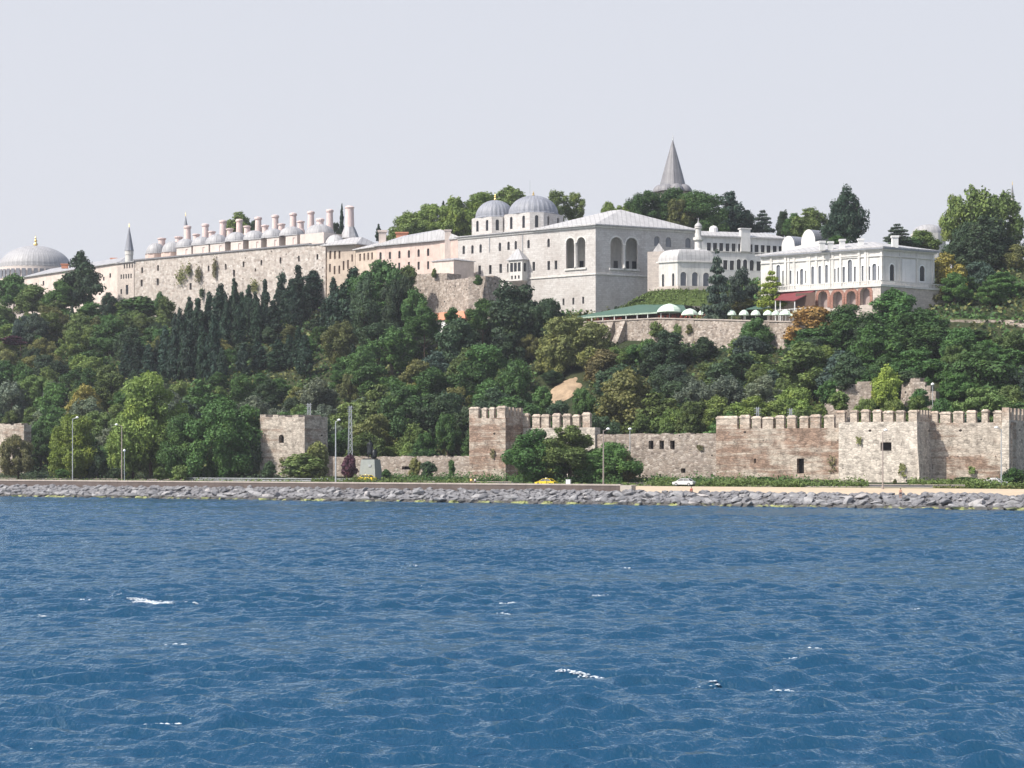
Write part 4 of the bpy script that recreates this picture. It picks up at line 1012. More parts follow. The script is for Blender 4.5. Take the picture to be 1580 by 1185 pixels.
# --- vaulted halls behind the kiosk
def vault(label, px0, px1, ytop, ybase, hw, Y, L):
    """half-round vault whose gable faces the lens a little to the left"""
    o = thing('vaulted_hall', label, 'building', (kx(px0) * Y, Y, 52)); c_ = P(px0, ybase, Y); r = hw / FP * Y; h = zat(ytop, Y) - c_.z
    ax = Vector((.80, .60)); ac = Vector((.60, -.80)) * 1.0; mb = MB(); gb = MB(); n = 14
    pr = [(-r * math.cos(math.pi * i / n), h * math.sin(math.pi * i / n)) for i in range(n + 1)]
    f = [V2(c_) + ac * a for a, z in pr]
    for i in range(n):
        p, q = f[i], f[i + 1]; z0, z1 = c_.z + pr[i][1], c_.z + pr[i + 1][1]
        mb.face([(p.x, p.y, z0), (q.x, q.y, z1), (q.x + ax.x * L, q.y + ax.y * L, z1), (p.x + ax.x * L, p.y + ax.y * L, z0)])
    mb.build('roof', M['lead'], o)
    gb.face([((V2(c_) + ac * a - ax * .01).x, (V2(c_) + ac * a - ax * .01).y, c_.z + z) for a, z in pr]); e = ax * L
    gb.face([((V2(c_) + ac * a + e).x, (V2(c_) + ac * a + e).y, c_.z + z) for a, z in pr][::-1])
    q = [V2(c_) - ac * r, V2(c_) + ac * r, V2(c_) + ac * r + e, V2(c_) - ac * r + e]; gb.prism(q, 50, c_.z - .005); gb.build('wall', M['white_plaster'], o)
    return o
vault('white hall with a half round lead vault behind the ornate kiosk roof', 1247, 1321, 354, 374, 15, 590, 13)
vault('smaller white vaulted hall between the barracks and the half round vault', 1216, 1236, 364, 380, 14, 600, 9)
q0 = P(1212, 378, 560); mb = MB(); mb.prism([V2(P(1210, 378, 575)), V2(P(1265, 374, 552)), V2(P(1300, 374, 570)), V2(P(1240, 374, 592))], 50, zat(376, 560))
tag(mb.build('parapet_wall', M['white_plaster'], org=Vector((q0.x, q0.y, 50))), 'plain white parapet block joining the vaulted halls to the kiosk', 'wall')

# --- ornate white kiosk on brick arches
KKY = 490.0; ZK_ = zat(382, KKY); K0, K1, K2 = corner(1174, 395, ZK_), corner(1361, 382, ZK_), corner(1442, 388.5, ZK_); K3 = K0 + K2 - K1
kk = thing('garden_kiosk', 'ornate white one storey kiosk with tall arched windows above brick arches', 'palace', (*K1, 44))
dF = (K1 - K0).normalized(); nF = Vector((dF.y, -dF.x)); dR = (K2 - K1).normalized(); nR = Vector((dR.y, -dR.x))
S4 = 4.389
ar = W(c8, [(443, 362, 26, 122), (602, 382, 22, 108), (676, 372, 19, 122), (724, 368, 19, 122), (770, 362, 19, 122), (928, 345, 30, 158), (1094, 352, 28, 118)], 0, 0, 1, S4)
fl = W(c8, [(475, 382, 10, 84), (527, 386, 12, 92), (573, 388, 10, 88), (629, 384, 9, 88), (827, 373, 10, 92), (849, 369, 10, 100), (887, 367, 17, 104), (962, 364, 14, 102), (1014, 359, 14, 102), (1062, 358, 10, 92), (1122, 358, 8, 98)], 0, 0, 0, S4)
of = px_ops(K0, K1, ar + fl); orr = px_ops(K1, K2, W(c8, [(1213, 356, 32, 118), (1417, 360, 34, 104)], 0, 0, 1, S4))
zb_ = zat(440, KKY)
mb = MB(); facade(mb, K0, K1, zb_ - 1, ZK_, of, .35); facade(mb, K1, K2, zb_ - 1, ZK_, orr, .35); facade(mb, K2, K3, zb_ - 1, ZK_); facade(mb, K3, K0, zb_ - 1, ZK_); mb.face([(p.x, p.y, ZK_) for p in (K0, K1, K2, K3)])
mb.build('wall', M['white_stone'], kk); panes(kk, K0, K1, of, M['glass_grey'], .25, 'window', M['white_paint'], .22); panes(kk, K1, K2, orr, M['glass_dark'], .25, 'window', M['white_paint'], .3)
for X in (395, 492, 512, 549, 640, 655, 700, 747, 790, 812, 866, 990, 1035, 1048, 1140):
    p = on(K0, K1, c8(X, 0)[0]); e = .3 if X in (395, 492, 866, 990, 1035) else .18; mb = MB()
    mb.prism([p - dF * .3 + nF * e, p + dF * .3 + nF * e, p + dF * .3 - nF * .01, p - dF * .3 - nF * .01], zb_, ZK_ - .6); mb.build('pilaster', M['white_stone'], kk)
for f in (.02, .34, .66, .97):
    p = K1 + (K2 - K1) * f; mb = MB(); mb.prism([p - dR * .25 + nR * .18, p + dR * .25 + nR * .18, p + dR * .25 - nR * .01, p - dR * .25 - nR * .01], zb_, ZK_ - .6); mb.build('pilaster', M['white_stone'], kk)
for A_, B_, n_, d_ in ((K0, K1, nF, dF), (K1, K2, nR, dR)):
    mb = MB()
    for z, h, e in ((ZK_ - 2.05, .22, .28), (ZK_ - .62, .3, .45), (ZK_ - .32, .33, .8)):
        mb.prism([A_ + n_ * e, B_ + n_ * e + d_ * e * .85, B_ - n_ * .02, A_ - n_ * .02], z, z + h)
        if z > ZK_ - .4: mb2 = MB(); mb2.prism([A_ + n_ * (e + .03), B_ + n_ * (e + .03) + d_ * e * .85, B_ + n_ * e, A_ + n_ * e], z + .02, z + h + .2); mb2.build('gutter', M['lead'], kk)
    mb.build('cornice', M['white_stone'], kk)
p = on(K0, K1, c8(928, 0)[0]); mb = MB(); zz = ZK_ - 2.6                       # raised frame over the middle window
mb.prism([p - dF * 2.4 + nF * .4, p + dF * 2.4 + nF * .4, p + dF * 2.4, p - dF * 2.4], zz + .9, zz + 1.3); mb.build('window_hood', M['white_stone'], kk)
p = K1 + (K2 - K1) * .5; mb = MB(); mb.prism([p - dR * 2.3 + nR * .12, p + dR * 2.3 + nR * .12, p + dR * 2.3, p - dR * 2.3], zb_ + .6, ZK_ - 2.4); mb.build('blank_panel', M['white_plaster'], kk)
mb = MB(); hip(mb, [K0, K1, K2, K3], ZK_ + .02, 2.3, .85, (.3, .3), .25); mb.build('roof', M['lead_light'], kk)
for X, yt, yb, w_ in ((740, 140, 180, 42), (797, 143, 180, 38), (876, 128, 180, 40), (1002, 124, 175, 40), (1232, 104, 180, 46)):
    Yc = 498 if X < 1100 else 492; p = P(*c8(X, yt), Yc); hw = w_ / S4 / 2 / FP * Yc; mb = MB()
    mb.box((p.x, p.y, ZK_ + .1), (hw * 1.8, hw * 1.6, p.z - ZK_ - .6)); mb.box((p.x, p.y, p.z - .495), (hw * 2.2, hw * 2, .5)); mb.build('chimney', M['white_plaster'], kk)
mb = MB(); pq = grow([K0, K1, K2, K3], -.9); mb.prism(pq, 40, zb_ - 1.01); mb.build('podium', M['tower_stone'], kk)
# terrace, balustrade and brick arches
T0, T1 = on(K0, K1, c8(455, 0)[0]) + nF * 3.2, K1 + nF * 3.2 + nR * 1.6; T2 = K2 + nR * 1.6 + dR * 2; T3 = K3
zt_ = zat(438.5, T1.y); TP = [T0, T1, T2, T2 - nR * 6, T0 - nF * 6]
mb = MB(); mb.prism(grow(TP, .3), zt_ - .5, zt_); mb.build('terrace_slab', M['white_stone'], kk)
mb = MB()
for A_, B_ in ((T0, T1), (T1, T2)):
    d_ = (B_ - A_).normalized(); n_ = Vector((d_.y, -d_.x)); L = (B_ - A_).length; mb.prism([A_ - n_ * .05, B_ - n_ * .05, B_ - n_ * .3, A_ - n_ * .3], zt_ + .85, zt_ + 1.05)
    s = .3
    while s < L: p = A_ + d_ * s - n_ * .17; mb.box((p.x, p.y, zt_ + .002), (.16, .16, .85)); s += .5
mb.build('balustrade', M['white_stone'], kk)
S0_ = on(T0, T1, 1257); zbot = 40.0; dS = (T1 - T0).normalized(); nS = Vector((dS.y, -dS.x))
av = W(c8, [(745, 535, 62, 112), (845, 538, 62, 112), (937, 532, 62, 108), (1030, 514, 66, 116)], 0, 0, 1, S4); oa = px_ops(S0_, T1, av)
mb = MB(); facade(mb, S0_, T1, zbot, zt_ - .51, oa, 1.6); bk = T1 - nF * 9; facade(mb, T1, T2, zbot, zt_ - .51); facade(mb, T2, T2 - nF * 8, zbot, zt_ - .51); facade(mb, S0_ - nF * 9, S0_, zbot, zt_ - .51); mb.build('arcade_wall', M['tower_stone'], kk)
for s0, s1, a, b, _ in oa:
    mb = MB(); cp, co = arch_pts(s0, s1, b, 12), arch_pts(s0 - .75, s1 + .75, b + .75, 12)
    cp = [(s0, a)] + cp + [(s1, a)]; co = [(s0 - .75, a)] + co + [(s1 + .75, a)]
    for i in range(len(cp) - 1):
        pts = []
        for e in (.1, -.2):
            for s, z in (cp[i], cp[i + 1], co[i + 1], co[i]): q = S0_ + dS * s + nS * e; pts.append((q.x, q.y, z))
        mb.faces(pts, [[0, 1, 2, 3], [3, 2, 6, 7], [1, 0, 4, 5]])
    mb.build('brick_arch', M['brick_red'], kk)
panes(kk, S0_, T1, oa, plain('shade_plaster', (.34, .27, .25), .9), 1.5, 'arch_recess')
# ---------------------------------------------------------------- the restaurant terrace
A, B, C_ = P(888, 493, 536), P(1016, 491, 520), P(1264, 499, 487)
zt_ = zat(491.5, 520); zc_ = zat(498, 487)
def zter(px): return zt_ + (zc_ - zt_) * min(1, max(0, (px - 1016) / 248))
def terrace(pts, z0, z1):
    mb = MB(); mb.prism(pts, z0, z1); return mb
TPt = [V2(A), V2(B), V2(C_), V2(C_) + Vector((8, 14)), V2(P(1100, 0, 555)), V2(P(930, 0, 556))]
rw = thing('retaining_wall', 'long rough stone retaining wall below the parasol terrace with two sloping buttresses', 'stone wall', (*V2(B), 30))
mb = MB()
for a, b in ((V2(A), V2(B)), (V2(B), V2(C_))):
    d = (b - a).normalized(); n = Vector((d.y, -d.x)); k = int((b - a).length / 3) + 1
    for i in range(k):
        p, q = a.lerp(b, i / k), a.lerp(b, (i + 1) / k); e = random.uniform(-.08, .08)
        mb.prism([p + n * 1.6, q + n * 1.6, q - n * 2, p - n * 2], 30, zter(pxof(*((p + q) / 2))) - .08, [p + n * e, q + n * e, q - n * 2, p - n * 2])
mb.build('wall', M['rubble'], rw)
d = (V2(B) - V2(A)).normalized(); n = Vector((d.y, -d.x))
for px in (944, 962):
    p = on(V2(A), V2(B), px); mb = MB()
    v = [(*(p - d * .9 + n * 8), 33), (*(p + d * .9 + n * 8), 33), (*(p + d * .9), 33), (*(p - d * .9), 33), (*(p - d * .9 + n * .5), zt_ - .3), (*(p + d * .9 + n * .5), zt_ - .3), (*(p + d * .9), zt_ - .3), (*(p - d * .9), zt_ - .3)]
    mb.faces(v, [[3, 2, 1, 0], [4, 5, 6, 7], [0, 1, 5, 4], [1, 2, 6, 5], [2, 3, 7, 6], [3, 0, 4, 7]]); mb.build('buttress', M['rubble'], rw)
mb = MB()
for a, b in ((V2(A), V2(B)), (V2(B), V2(C_))):
    d = (b - a).normalized(); n = Vector((d.y, -d.x)); za, zb = zter(pxof(*a)), zter(pxof(*b))
    v = [(*p, z + h) for h in (-.07, .25) for p, z in ((a + n * .25, za), (b + n * .25, zb), (b - n * .4, zb), (a - n * .4, za))]
    mb.faces(v, [[3, 2, 1, 0], [4, 5, 6, 7], [0, 1, 5, 4], [1, 2, 6, 5], [2, 3, 7, 6], [3, 0, 4, 7]])
mb.build('coping', M['concrete'], rw)
mb = MB(); i_ = (TPt[0], TPt[1], TPt[4], TPt[5]); mb.face([(*p, zt_ - .09) for p in i_])
mb.face([(*TPt[1], zt_ - .09), (*TPt[2], zc_ - .09), (*TPt[3], zc_ - .09), (*TPt[4], zt_ - .09)]); struct(mb.build('terrace_floor', M['paving']))
# grassy bank between the terrace and the small mosque
mq_ = [corner(1016.5, 406, Zm), corner(1045.5, 404, Zm), corner(1103, 405.5, Zm)]; cz = zat(447, mq_[1].y)
top = [Vector((*corner(990, 404, Zm), cz - 2.5)), Vector((*(mq_[0] + Vector((-1.5, -.8))), cz)), Vector((*(mq_[1] + Vector((.2, -2.0))), cz)), Vector((*(mq_[2] + Vector((1.6, -1.8))), cz - .4))]
bot = [P(958, 478, 553), P(990, 470.5, 544), P(1040, 470, 538), P(1112, 474, 528)]
mb = MB(); nb = 14; bank_pts = []
G = [[None] * (nb + 1) for _ in range(4 * 4)]
rows_ = []
for i in range(3):
    for f in np.linspace(0, 1, 6)[(0 if i == 0 else 1):]: rows_.append((bot[i].lerp(bot[i + 1], f), top[i].lerp(top[i + 1], f)))
gr_ = []
for a, b in rows_:
    col_ = []
    for k in range(nb + 1):
        p = a.lerp(b, k / nb); p.z += .5 * math.sin(math.pi * k / nb) + .35 * mnoise.noise((p.x * .4, p.y * .4, 2)); col_.append(p); bank_pts.append(p)
    gr_.append(col_)
for i in range(len(gr_) - 1):
    for k in range(nb): mb.face([gr_[i][k], gr_[i + 1][k], gr_[i + 1][k + 1], gr_[i][k + 1]])
struct(mb.build('grass_bank', M['lawn']))
mb = MB(); lw_ = [Vector((p.x, p.y)) for p in top[1:]]
for a, b in zip(lw_[:-1], lw_[1:]):
    d = (b - a).normalized(); n = Vector((d.y, -d.x)); mb.prism([a + n * .3, b + n * .3, b - n * .3, a - n * .3], cz - 2, cz + .9)
tag(mb.build('garden_wall', M['tower_stone'], org=Vector((*lw_[1], cz))), 'low stone garden wall at the foot of the small mosque above the grass', 'stone wall')
# long green canopy
z1 = zat(484, 522)
F0, F1, F2 = P(886, 489.5, 540), P(1014, 481.2, 524), P(1060, 481, 521); U0, U1, U2 = P(921, 482, 549), P(986, 470, 544), P(1054, 468.5, 539)
gc = thing('canopy', 'long sloping green canopy roof on thin white posts beside the pavilion foot', 'canopy', (F1.x, F1.y, zt_))
mb = MB(); v = [F0, F1, F2, U2, U1, U0]; k = 6
mb.faces(v + [p - Vector((0, 0, .18)) for p in v], [[0, 1, 4, 5], [1, 2, 3, 4], [11, 10, 7, 6], [10, 9, 8, 7]] + [[i, i + 6, (i + 1) % 6 + 6, (i + 1) % 6] for i in range(6)]); mb.build('roof', M['canopy_green'], gc)
mb = MB(); d = V2(F1 - F0)
mb.faces([F0 - Vector((0, .03, .02)), F1 - Vector((0, .03, .02)), F1 - Vector((0, .03, .4)), F0 - Vector((0, .03, .4))], [[3, 2, 1, 0], [0, 1, 2, 3]]); mb.build('fascia', M['parasol'], gc)
for px in (897, 914, 931, 949, 967, 984, 1000, 1020):
    f = (px - 886) / (1014 - 886); p = F0.lerp(F1, f) if f <= 1 else F1.lerp(F2, (px - 1014) / 46)
    mb = MB(); mb.tube((p.x, p.y + .3, zt_ - .2), (p.x, p.y + .3, p.z - .2), .12); mb.build('post', M['white_paint'], gc)
mb = MB(); a, b = V2(U0) - Vector((0, .5)), V2(U2) - Vector((0, .5)); mb.prism([a, b, b + Vector((.1, .4)), a + Vector((.1, .4))], zt_ - 1, U0.z - .25); mb.build('back_wall', M['brick_red'], gc)
# furniture under the canopy edge: low red chairs read as one row each
def chair_mesh():
    mb = MB(); mb.box((0, 0, .42), (.46, .46, .06)); mb.box((0, .22, .48), (.46, .05, .5))
    for x in (-.2, .2):
        for y in (-.2, .2): mb.box((x, y, 0), (.05, .05, .42))
    return mb.mesh('chair', plain('chair_red', (.42, .10, .07), .6))
CM = chair_mesh()
for i in range(26):
    f = (i + .5) / 26; p = F0.lerp(F1, f) if i < 15 else F1.lerp(P(1092, 481, 516), (i - 15) / 11)
    o = bpy.data.objects.new('terrace_chair', CM); link(o); o.location = (p.x + .4, p.y + 1.1 + random.uniform(0, .8), zt_ - .05); o.rotation_euler = (0, 0, random.uniform(0, 6)); o.scale = (1.2, 1.2, 1.25)
    tag(o, 'small red chair on the terrace in the shade of the green canopy', 'chair', 'red chairs under the green canopy')
# red canopy with its open side
F0, F1 = P(1195, 462, 502), P(1226, 463.5, 495.5); U0, U1 = P(1200, 448.5, 506), P(1258, 448, 497)
z_ = 46.5
rc = thing('canopy', 'dark red pitched canopy roof with white posts beside the brick arches', 'canopy', (F1.x, F1.y, zt_))
v = [F0, F1, U1, U0]; mb = MB(); mb.faces(v + [p - Vector((0, 0, .2)) for p in v], [[0, 1, 2, 3], [7, 6, 5, 4]] + [[i, i + 4, (i + 1) % 4 + 4, (i + 1) % 4] for i in range(4)]); mb.build('roof', M['canopy_red'], rc)
for p in (F1 + Vector((.1, .3, 0)), F0 + Vector((.3, .3, 0)), P(1250, 455, 496.3), P(1204, 462, 501)):
    mb = MB(); mb.tube((p.x, p.y, zc_ - .2), (p.x, p.y, p.z - .2), .13); mb.build('post', M['white_paint'], rc)
mb = MB(); a, b = V2(P(1228, 0, 498)), V2(P(1258, 0, 495)); mb.prism([a, b, b + Vector((0, .4)), a + Vector((0, .4))], 40, zat(452, 497)); mb.build('back_wall', M['wood_dark'], rc)
mb = MB(); a, b = V2(P(1196, 0, 502)), V2(P(1262, 0, 491)); d = (b - a).normalized(); mb.prism([a, b, b + Vector((0, .1)), a + Vector((0, .1))], zat(475, 493), zat(475, 493) + .12)
s = 0
while s < (b - a).length: p = a + d * s; mb.box((p.x, p.y, zc_ - .1), (.08, .08, zat(475, 493) - zc_ + .1)); s += 1.2
mb.build('railing', M['white_paint'], rc)
F0, F1 = P(1150, 477, 513), P(1202, 475, 503); U0, U1 = P(1158, 472, 518), P(1214, 470, 508)
g2 = thing('canopy', 'short pale green canopy strip behind the row of small parasols', 'canopy', (F1.x, F1.y, zt_))
v = [F0, F1, U1, U0]; mb = MB(); mb.faces(v + [p - Vector((0, 0, .15)) for p in v], [[0, 1, 2, 3], [7, 6, 5, 4]] + [[i, i + 4, (i + 1) % 4 + 4, (i + 1) % 4] for i in range(4)]); mb.build('roof', M['canopy_green'], g2)
for p in (F0, F1): mb = MB(); mb.tube((p.x, p.y + .3, zc_), (p.x, p.y + .3, p.z - .1), .08); mb.build('post', M['white_paint'], g2)
# parasols
def parasol_meshes():
    mb = MB(); n = 10; rows = [(1.0, 0), (.93, .17), (.74, .36), (.45, .52), (.15, .6), (.02, .62)]
    pts = []; fs = []
    for r, z in rows: pts += [(r * math.cos(2 * math.pi * i / n), r * math.sin(2 * math.pi * i / n), z) for i in range(n)]
    for j in range(len(rows) - 1):
        for i in range(n): fs.append([j * n + i, j * n + (i + 1) % n, (j + 1) * n + (i + 1) % n, (j + 1) * n + i])
    b0 = len(pts); pts += [(r * .97, z - .03) if False else (p[0] * .97, p[1] * .97, p[2] - .03) for p in pts[:b0] for r, z in [(0, 0)]]
    fs += [[i + b0 for i in f][::-1] for f in fs]; fs += [[i, (i + 1) % n, b0 + (i + 1) % n, b0 + i] for i in range(n)]
    mb.faces(pts, fs)
    c = mb.mesh('parasol_canopy', M['parasol']); mb = MB(); mb.tube((0, 0, 0), (0, 0, 1), .06, .06); p = mb.mesh('parasol_pole', M['white_paint']); return c, p
PC_, PP_ = parasol_meshes()
for i, (px, yt, yb, w_, Y, lab) in enumerate(((1033, 468.5, 481.5, 39, 524, 'very large pale green parasol dome at the end of the green canopy'), (1064.5, 476, 486, 27, 518, 'wide pale green parasol between the huge one and the tiered cedar'), (1083, 478, 486, 13, 519, 'small pale green parasol half hidden by the tiered cedar'),
        (1129, 478, 486, 15, 508.5, ''), (1148, 478, 486, 16, 505.5, ''), (1166, 478, 486, 15.5, 502.5, ''), (1185, 478.5, 486, 15.5, 499.5, ''), (1197, 479, 486, 13, 497.5, ''), (1212, 478, 486, 20, 495, ''), (1228, 478.5, 487, 17, 492.5, ''))):
    if i > 2: lab = ('leftmost', 'second from left', 'third from left', 'fourth from left', 'fifth from left', 'sixth from left', 'rightmost')[i - 3] + ' of the seven small parasols right of the tiered cedar'
    p = P(px, yb, Y); r = w_ / 2 / FP * Y; h = zat(yt, Y) - p.z
    z_t = zter(px) - .09; o = thing('parasol', lab, 'parasol', (p.x, Y, z_t), 'parasols on the restaurant terrace')
    part_at('canopy', PC_, o, (0, 0, p.z - z_t), (r, r, h / .62)); part_at('pole', PP_, o, (0, 0, 0), (1, 1, p.z - z_t + h * .9))
# hidden red roof in the trees, wall ends on the right-hand terrace, bare bank and rock faces
q = [V2(P(660, 0, 560)), V2(P(716, 0, 549)), V2(P(722, 0, 556)), V2(P(668, 0, 568))]; zz = zat(486, 556)
o = thing('small_house', 'small house with an orange tiled roof almost hidden in trees below the bastion', 'house', (*q[0], 38)); mb = MB(); mb.prism(q, 34, zz - 1.5); mb.build('wall', M['white_plaster'], o)
mb = MB(); hip(mb, q, zz - 1.5, 2.3, .5, (.1, .1), .2); mb.build('roof', M['terracotta'], o)
slab_wall('stone_wall', 'pale broken stone wall at the right edge below the lawn terrace', [(1545, 497, 474), (1572, 499, 469), (1620, 500, 462)], 34, 2, M['rubble'], 'stone wall', .4)
mb = MB(); mb.face([P(1440, 493, 484), P(1620, 494, 468), P(1640, 485, 482), P(1440, 484, 498)]); struct(mb.build('lawn_terrace', M['lawn']))
mb = MB()
a = P(1440, 493, 484); b = P(1620, 494, 468); mb.face([a, (a.x, a.y, 35), (b.x, b.y, 35), b]); struct(mb.build('terrace_edge', M['rubble']))
def drape(name, px, py, wx, wy, mat, kind='structure', amp=.5, out=2.0):
    """an irregular bare patch lying a little proud of the slope"""
    best = None
    for t in np.arange(48, 175, .5):
        p = tline(px, t); z = terrain(p.x, p.y); e = abs(pyof(z, p.y) - py)
        if best is None or e < best[0]: best = (e, t, p)
    t0, p0 = best[1], best[2]; s0 = ts(p0.x, p0.y)[0]; mb = MB(); n = 12; u = p0.y / FP
    g = {}
    for i in range(n + 1):
        for j in range(n + 1):
            a, b = i / n * 2 - 1, j / n * 2 - 1
            s_, t_ = s0 + a * wx * u / 2 * 1.2, t0 + b * wy * u / 2 * 1.9
            x, y = ST(s_, t_); rr = max(0, 1 - (a * a + b * b)); g[i, j] = (x, y, terrain(x, y) + out * min(1, rr * 1.6 + .7 * mnoise.noise((x * .22, y * .22, 3))) - .5 + amp * mnoise.noise((x * .35, y * .35, 9)))
    for i in range(n):
        for j in range(n):
            a, b = (i + .5) / n * 2 - 1, (j + .5) / n * 2 - 1
            if a * a + b * b < 1.0 + .9 * mnoise.noise((a * 2.1, b * 2.1, px * .1)): mb.face([g[i, j], g[i + 1, j], g[i + 1, j + 1], g[i, j + 1]])
    return struct(mb.build(name, mat, smooth=False), kind), t0
M['dry_earth'] = plaster('dry_earth', (.36, .265, .175), .3, .6)
drape('bare_earth', 868, 606, 52, 50, M['dry_earth'], out=1.0)
slab_wall('stone_wall', 'dark grey ruined wall face in shade under the trees behind the broad tower', [(1274, 606, 432), (1300, 594, 430), (1345, 587, 428)], 8, 3, M['rubble'], 'ruin', 2.5)
slab_wall('stone_wall', 'pale ruined wall corner on the slope with a small round lamp beside it', [(1392, 584, 432), (1412, 582, 428), (1428, 592, 427), (1444, 608, 426)], 8, 3, M['rubble'], 'ruin', 1.5)
# far right mosque dome
c_ = P(1432, 362, 640); u = 640 / FP; o = thing('distant_dome', 'pale shallow dome half hidden behind trees at the right', 'domed building', (c_.x, 640, 55)); mb = MB()
mb.lathe((c_.x, 640, 0), [(27 * u, 55), (27 * u, zat(362, 640))], 16); mb.build('drum', M['white_stone'], o); mb = MB(); mb.lathe((c_.x, 640, zat(362, 640)), dome_prof(25 * u, 15 * u, 8, .3), 32, .012); mb.build('dome', M['lead_pale'], o)

# ---------------------------------------------------------------- street furniture, monument, cars
def gz(px, t): p = tline(px, t); return p, float(np.interp(t, TK, ZK))
def lamp(px, ytop, t, label, side=1, mat='pole_grey', arm=1.1, thick=.13):
    p, z = gz(px, t); zt = zat(ytop, p.y); o = thing('street_lamp', label, 'street lamp', (p.x, p.y, z), 'street lamps along the shore road')
    mb = MB(); mb.lathe((p.x, p.y, z), [(.24, 0), (.22, .5), (thick, .6), (thick * .6, zt - z)], 8); mb.build('pole', M[mat], o)
    mb = MB(); mb.tube((p.x, p.y, zt - .1), (p.x + side * arm, p.y - .1, zt + .25), .06); mb.build('arm', M[mat], o)
    mb = MB(); e = Vector((p.x + side * arm, p.y - .1, zt + .2)); mb.lathe(e, [(.08, -.14), (.34, -.04), (.40, .1), (.2, .28), (.05, .33)], 10); mb.build('lamp_head', M['lamp_glass'], o, True)
lamp(112, 646, 14, 'grey lamp post before the bright green tree at far left', 1)
lamp(188, 657, 17, 'brownish lamp post before the tall plane tree', -1, 'pole_brown', 1.2, .17)
lamp(518, 650, 10.5, 'pale grey lamp post just left of the bronze monument', 1, 'pole_grey', .7, .17)
lamp(931, 664, 10.5, 'lamp post at the right of the rounded shore trees', 1, 'pole_brown', .9, .15)
lamp(972, 664, 30, 'slim lamp post before the grey wall left of its three holes', 0, 'pole_grey', .1)
lamp(1362, 666, 14, 'thin rusty lamp post standing before the broad pale tower', 1, 'pole_brown', .5)
lamp(1545, 662, 21, 'lamp post before the shaded corner tower at the right edge', -1, 'pole_grey', .9)
p = P(192, 695, 432); o = thing('street_lamp', 'low round lamp among leaves beside the brownish lamp post', 'street lamp', (p.x, p.y, 3.8)); mb = MB(); mb.tube((p.x, p.y, 3.8), (p.x, p.y, p.z), .07); mb.build('pole', M['pole_grey'], o); mb = MB(); mb.lathe((p.x, p.y, p.z), [(.05, -.3), (.3, -.1), (.3, .1), (.05, .3)], 10); mb.build('lamp_head', M['lamp_glass'], o, True)
p = P(1439, 593, 412); o = thing('street_lamp', 'small round white lamp on a post beside the pale ruined wall corner', 'street lamp', (p.x, p.y, 15)); mb = MB(); mb.tube((p.x, p.y, 12), (p.x, p.y, p.z), .07); mb.build('pole', M['pole_grey'], o); mb = MB(); mb.lathe((p.x, p.y, p.z), [(.05, -.35), (.36, -.1), (.36, .1), (.05, .35)], 10); mb.build('lamp_head', M['lamp_glass'], o, True)
def pylon(px, ytop, t, w0, w1, label, zb=None):
    p = tline(px, t); z = terrain(p.x, p.y) if zb is None else zb; zt = zat(ytop, p.y); o = thing('lattice_mast', label, 'mast', (p.x, p.y, z), 'lattice masts behind the sea wall'); mb = MB()
    h = zt - z; n = int(h / 1.3)
    def c(i, k): f = i / n; w = (w0 + (w1 - w0) * f) / 2; return Vector((p.x + (-w, w, w, -w)[k], p.y + (-w, -w, w, w)[k], z + h * f))
    for k in range(4):
        mb.tube(c(0, k), c(n, k), .10, .08, 4)
        for i in range(n):
            mb.tube(c(i, k), c(i + 1, (k + 1) % 4), .05, .05, 4); mb.tube(c(i, (k + 1) % 4), c(i + 1, k), .05, .05, 4); mb.tube(c(i, k), c(i, (k + 1) % 4), .045, .045, 4)
    mb.build('lattice', M['pole_grey'], o)
    for i in range(3): mb = MB(); zz = zt - .3 - i * .5; mb.tube((p.x - .7, p.y, zz), (p.x + .7, p.y, zz), .06, .06, 4); mb.build('cross_arm', M['pole_grey'], o)
pylon(540.5, 626, 46, 1.15, .5, 'tall white lattice mast behind the wall left of the bronze monument')
pylon(477, 622, 48, 1.2, .6, 'lattice mast rising behind the square ruined tower')
pylon(1169, 628, 44, .5, .4, 'thin grey mast tip above the brick battlements, left one'); pylon(1220, 630, 44, .5, .4, 'thin grey mast tip above the brick battlements, right one')
# guard rail
p0, p1 = tline(286, 17.4), tline(545, 17.4); o = thing('guard_rail', 'long pale guard rail beside the road left of the monument', 'guard rail', (p0.x, p0.y, 3.3)); d = (p1 - p0); L = d.length; d.normalize(); n = Vector((d.y, -d.x))
for z in (4.25, 3.85): mb = MB(); mb.prism([p0 + n * .05, p1 + n * .05, p1 - n * .05, p0 - n * .05], z - .09, z + .09); mb.build('rail', M['pole_grey'], o)
k = int(L / 3)
for i in range(k + 1): p = p0 + d * (L * i / k) - n * .12; mb = MB(); mb.box((p.x, p.y, 3.0), (.12, .12, 1.3)); mb.build('post', M['pole_grey'], o)

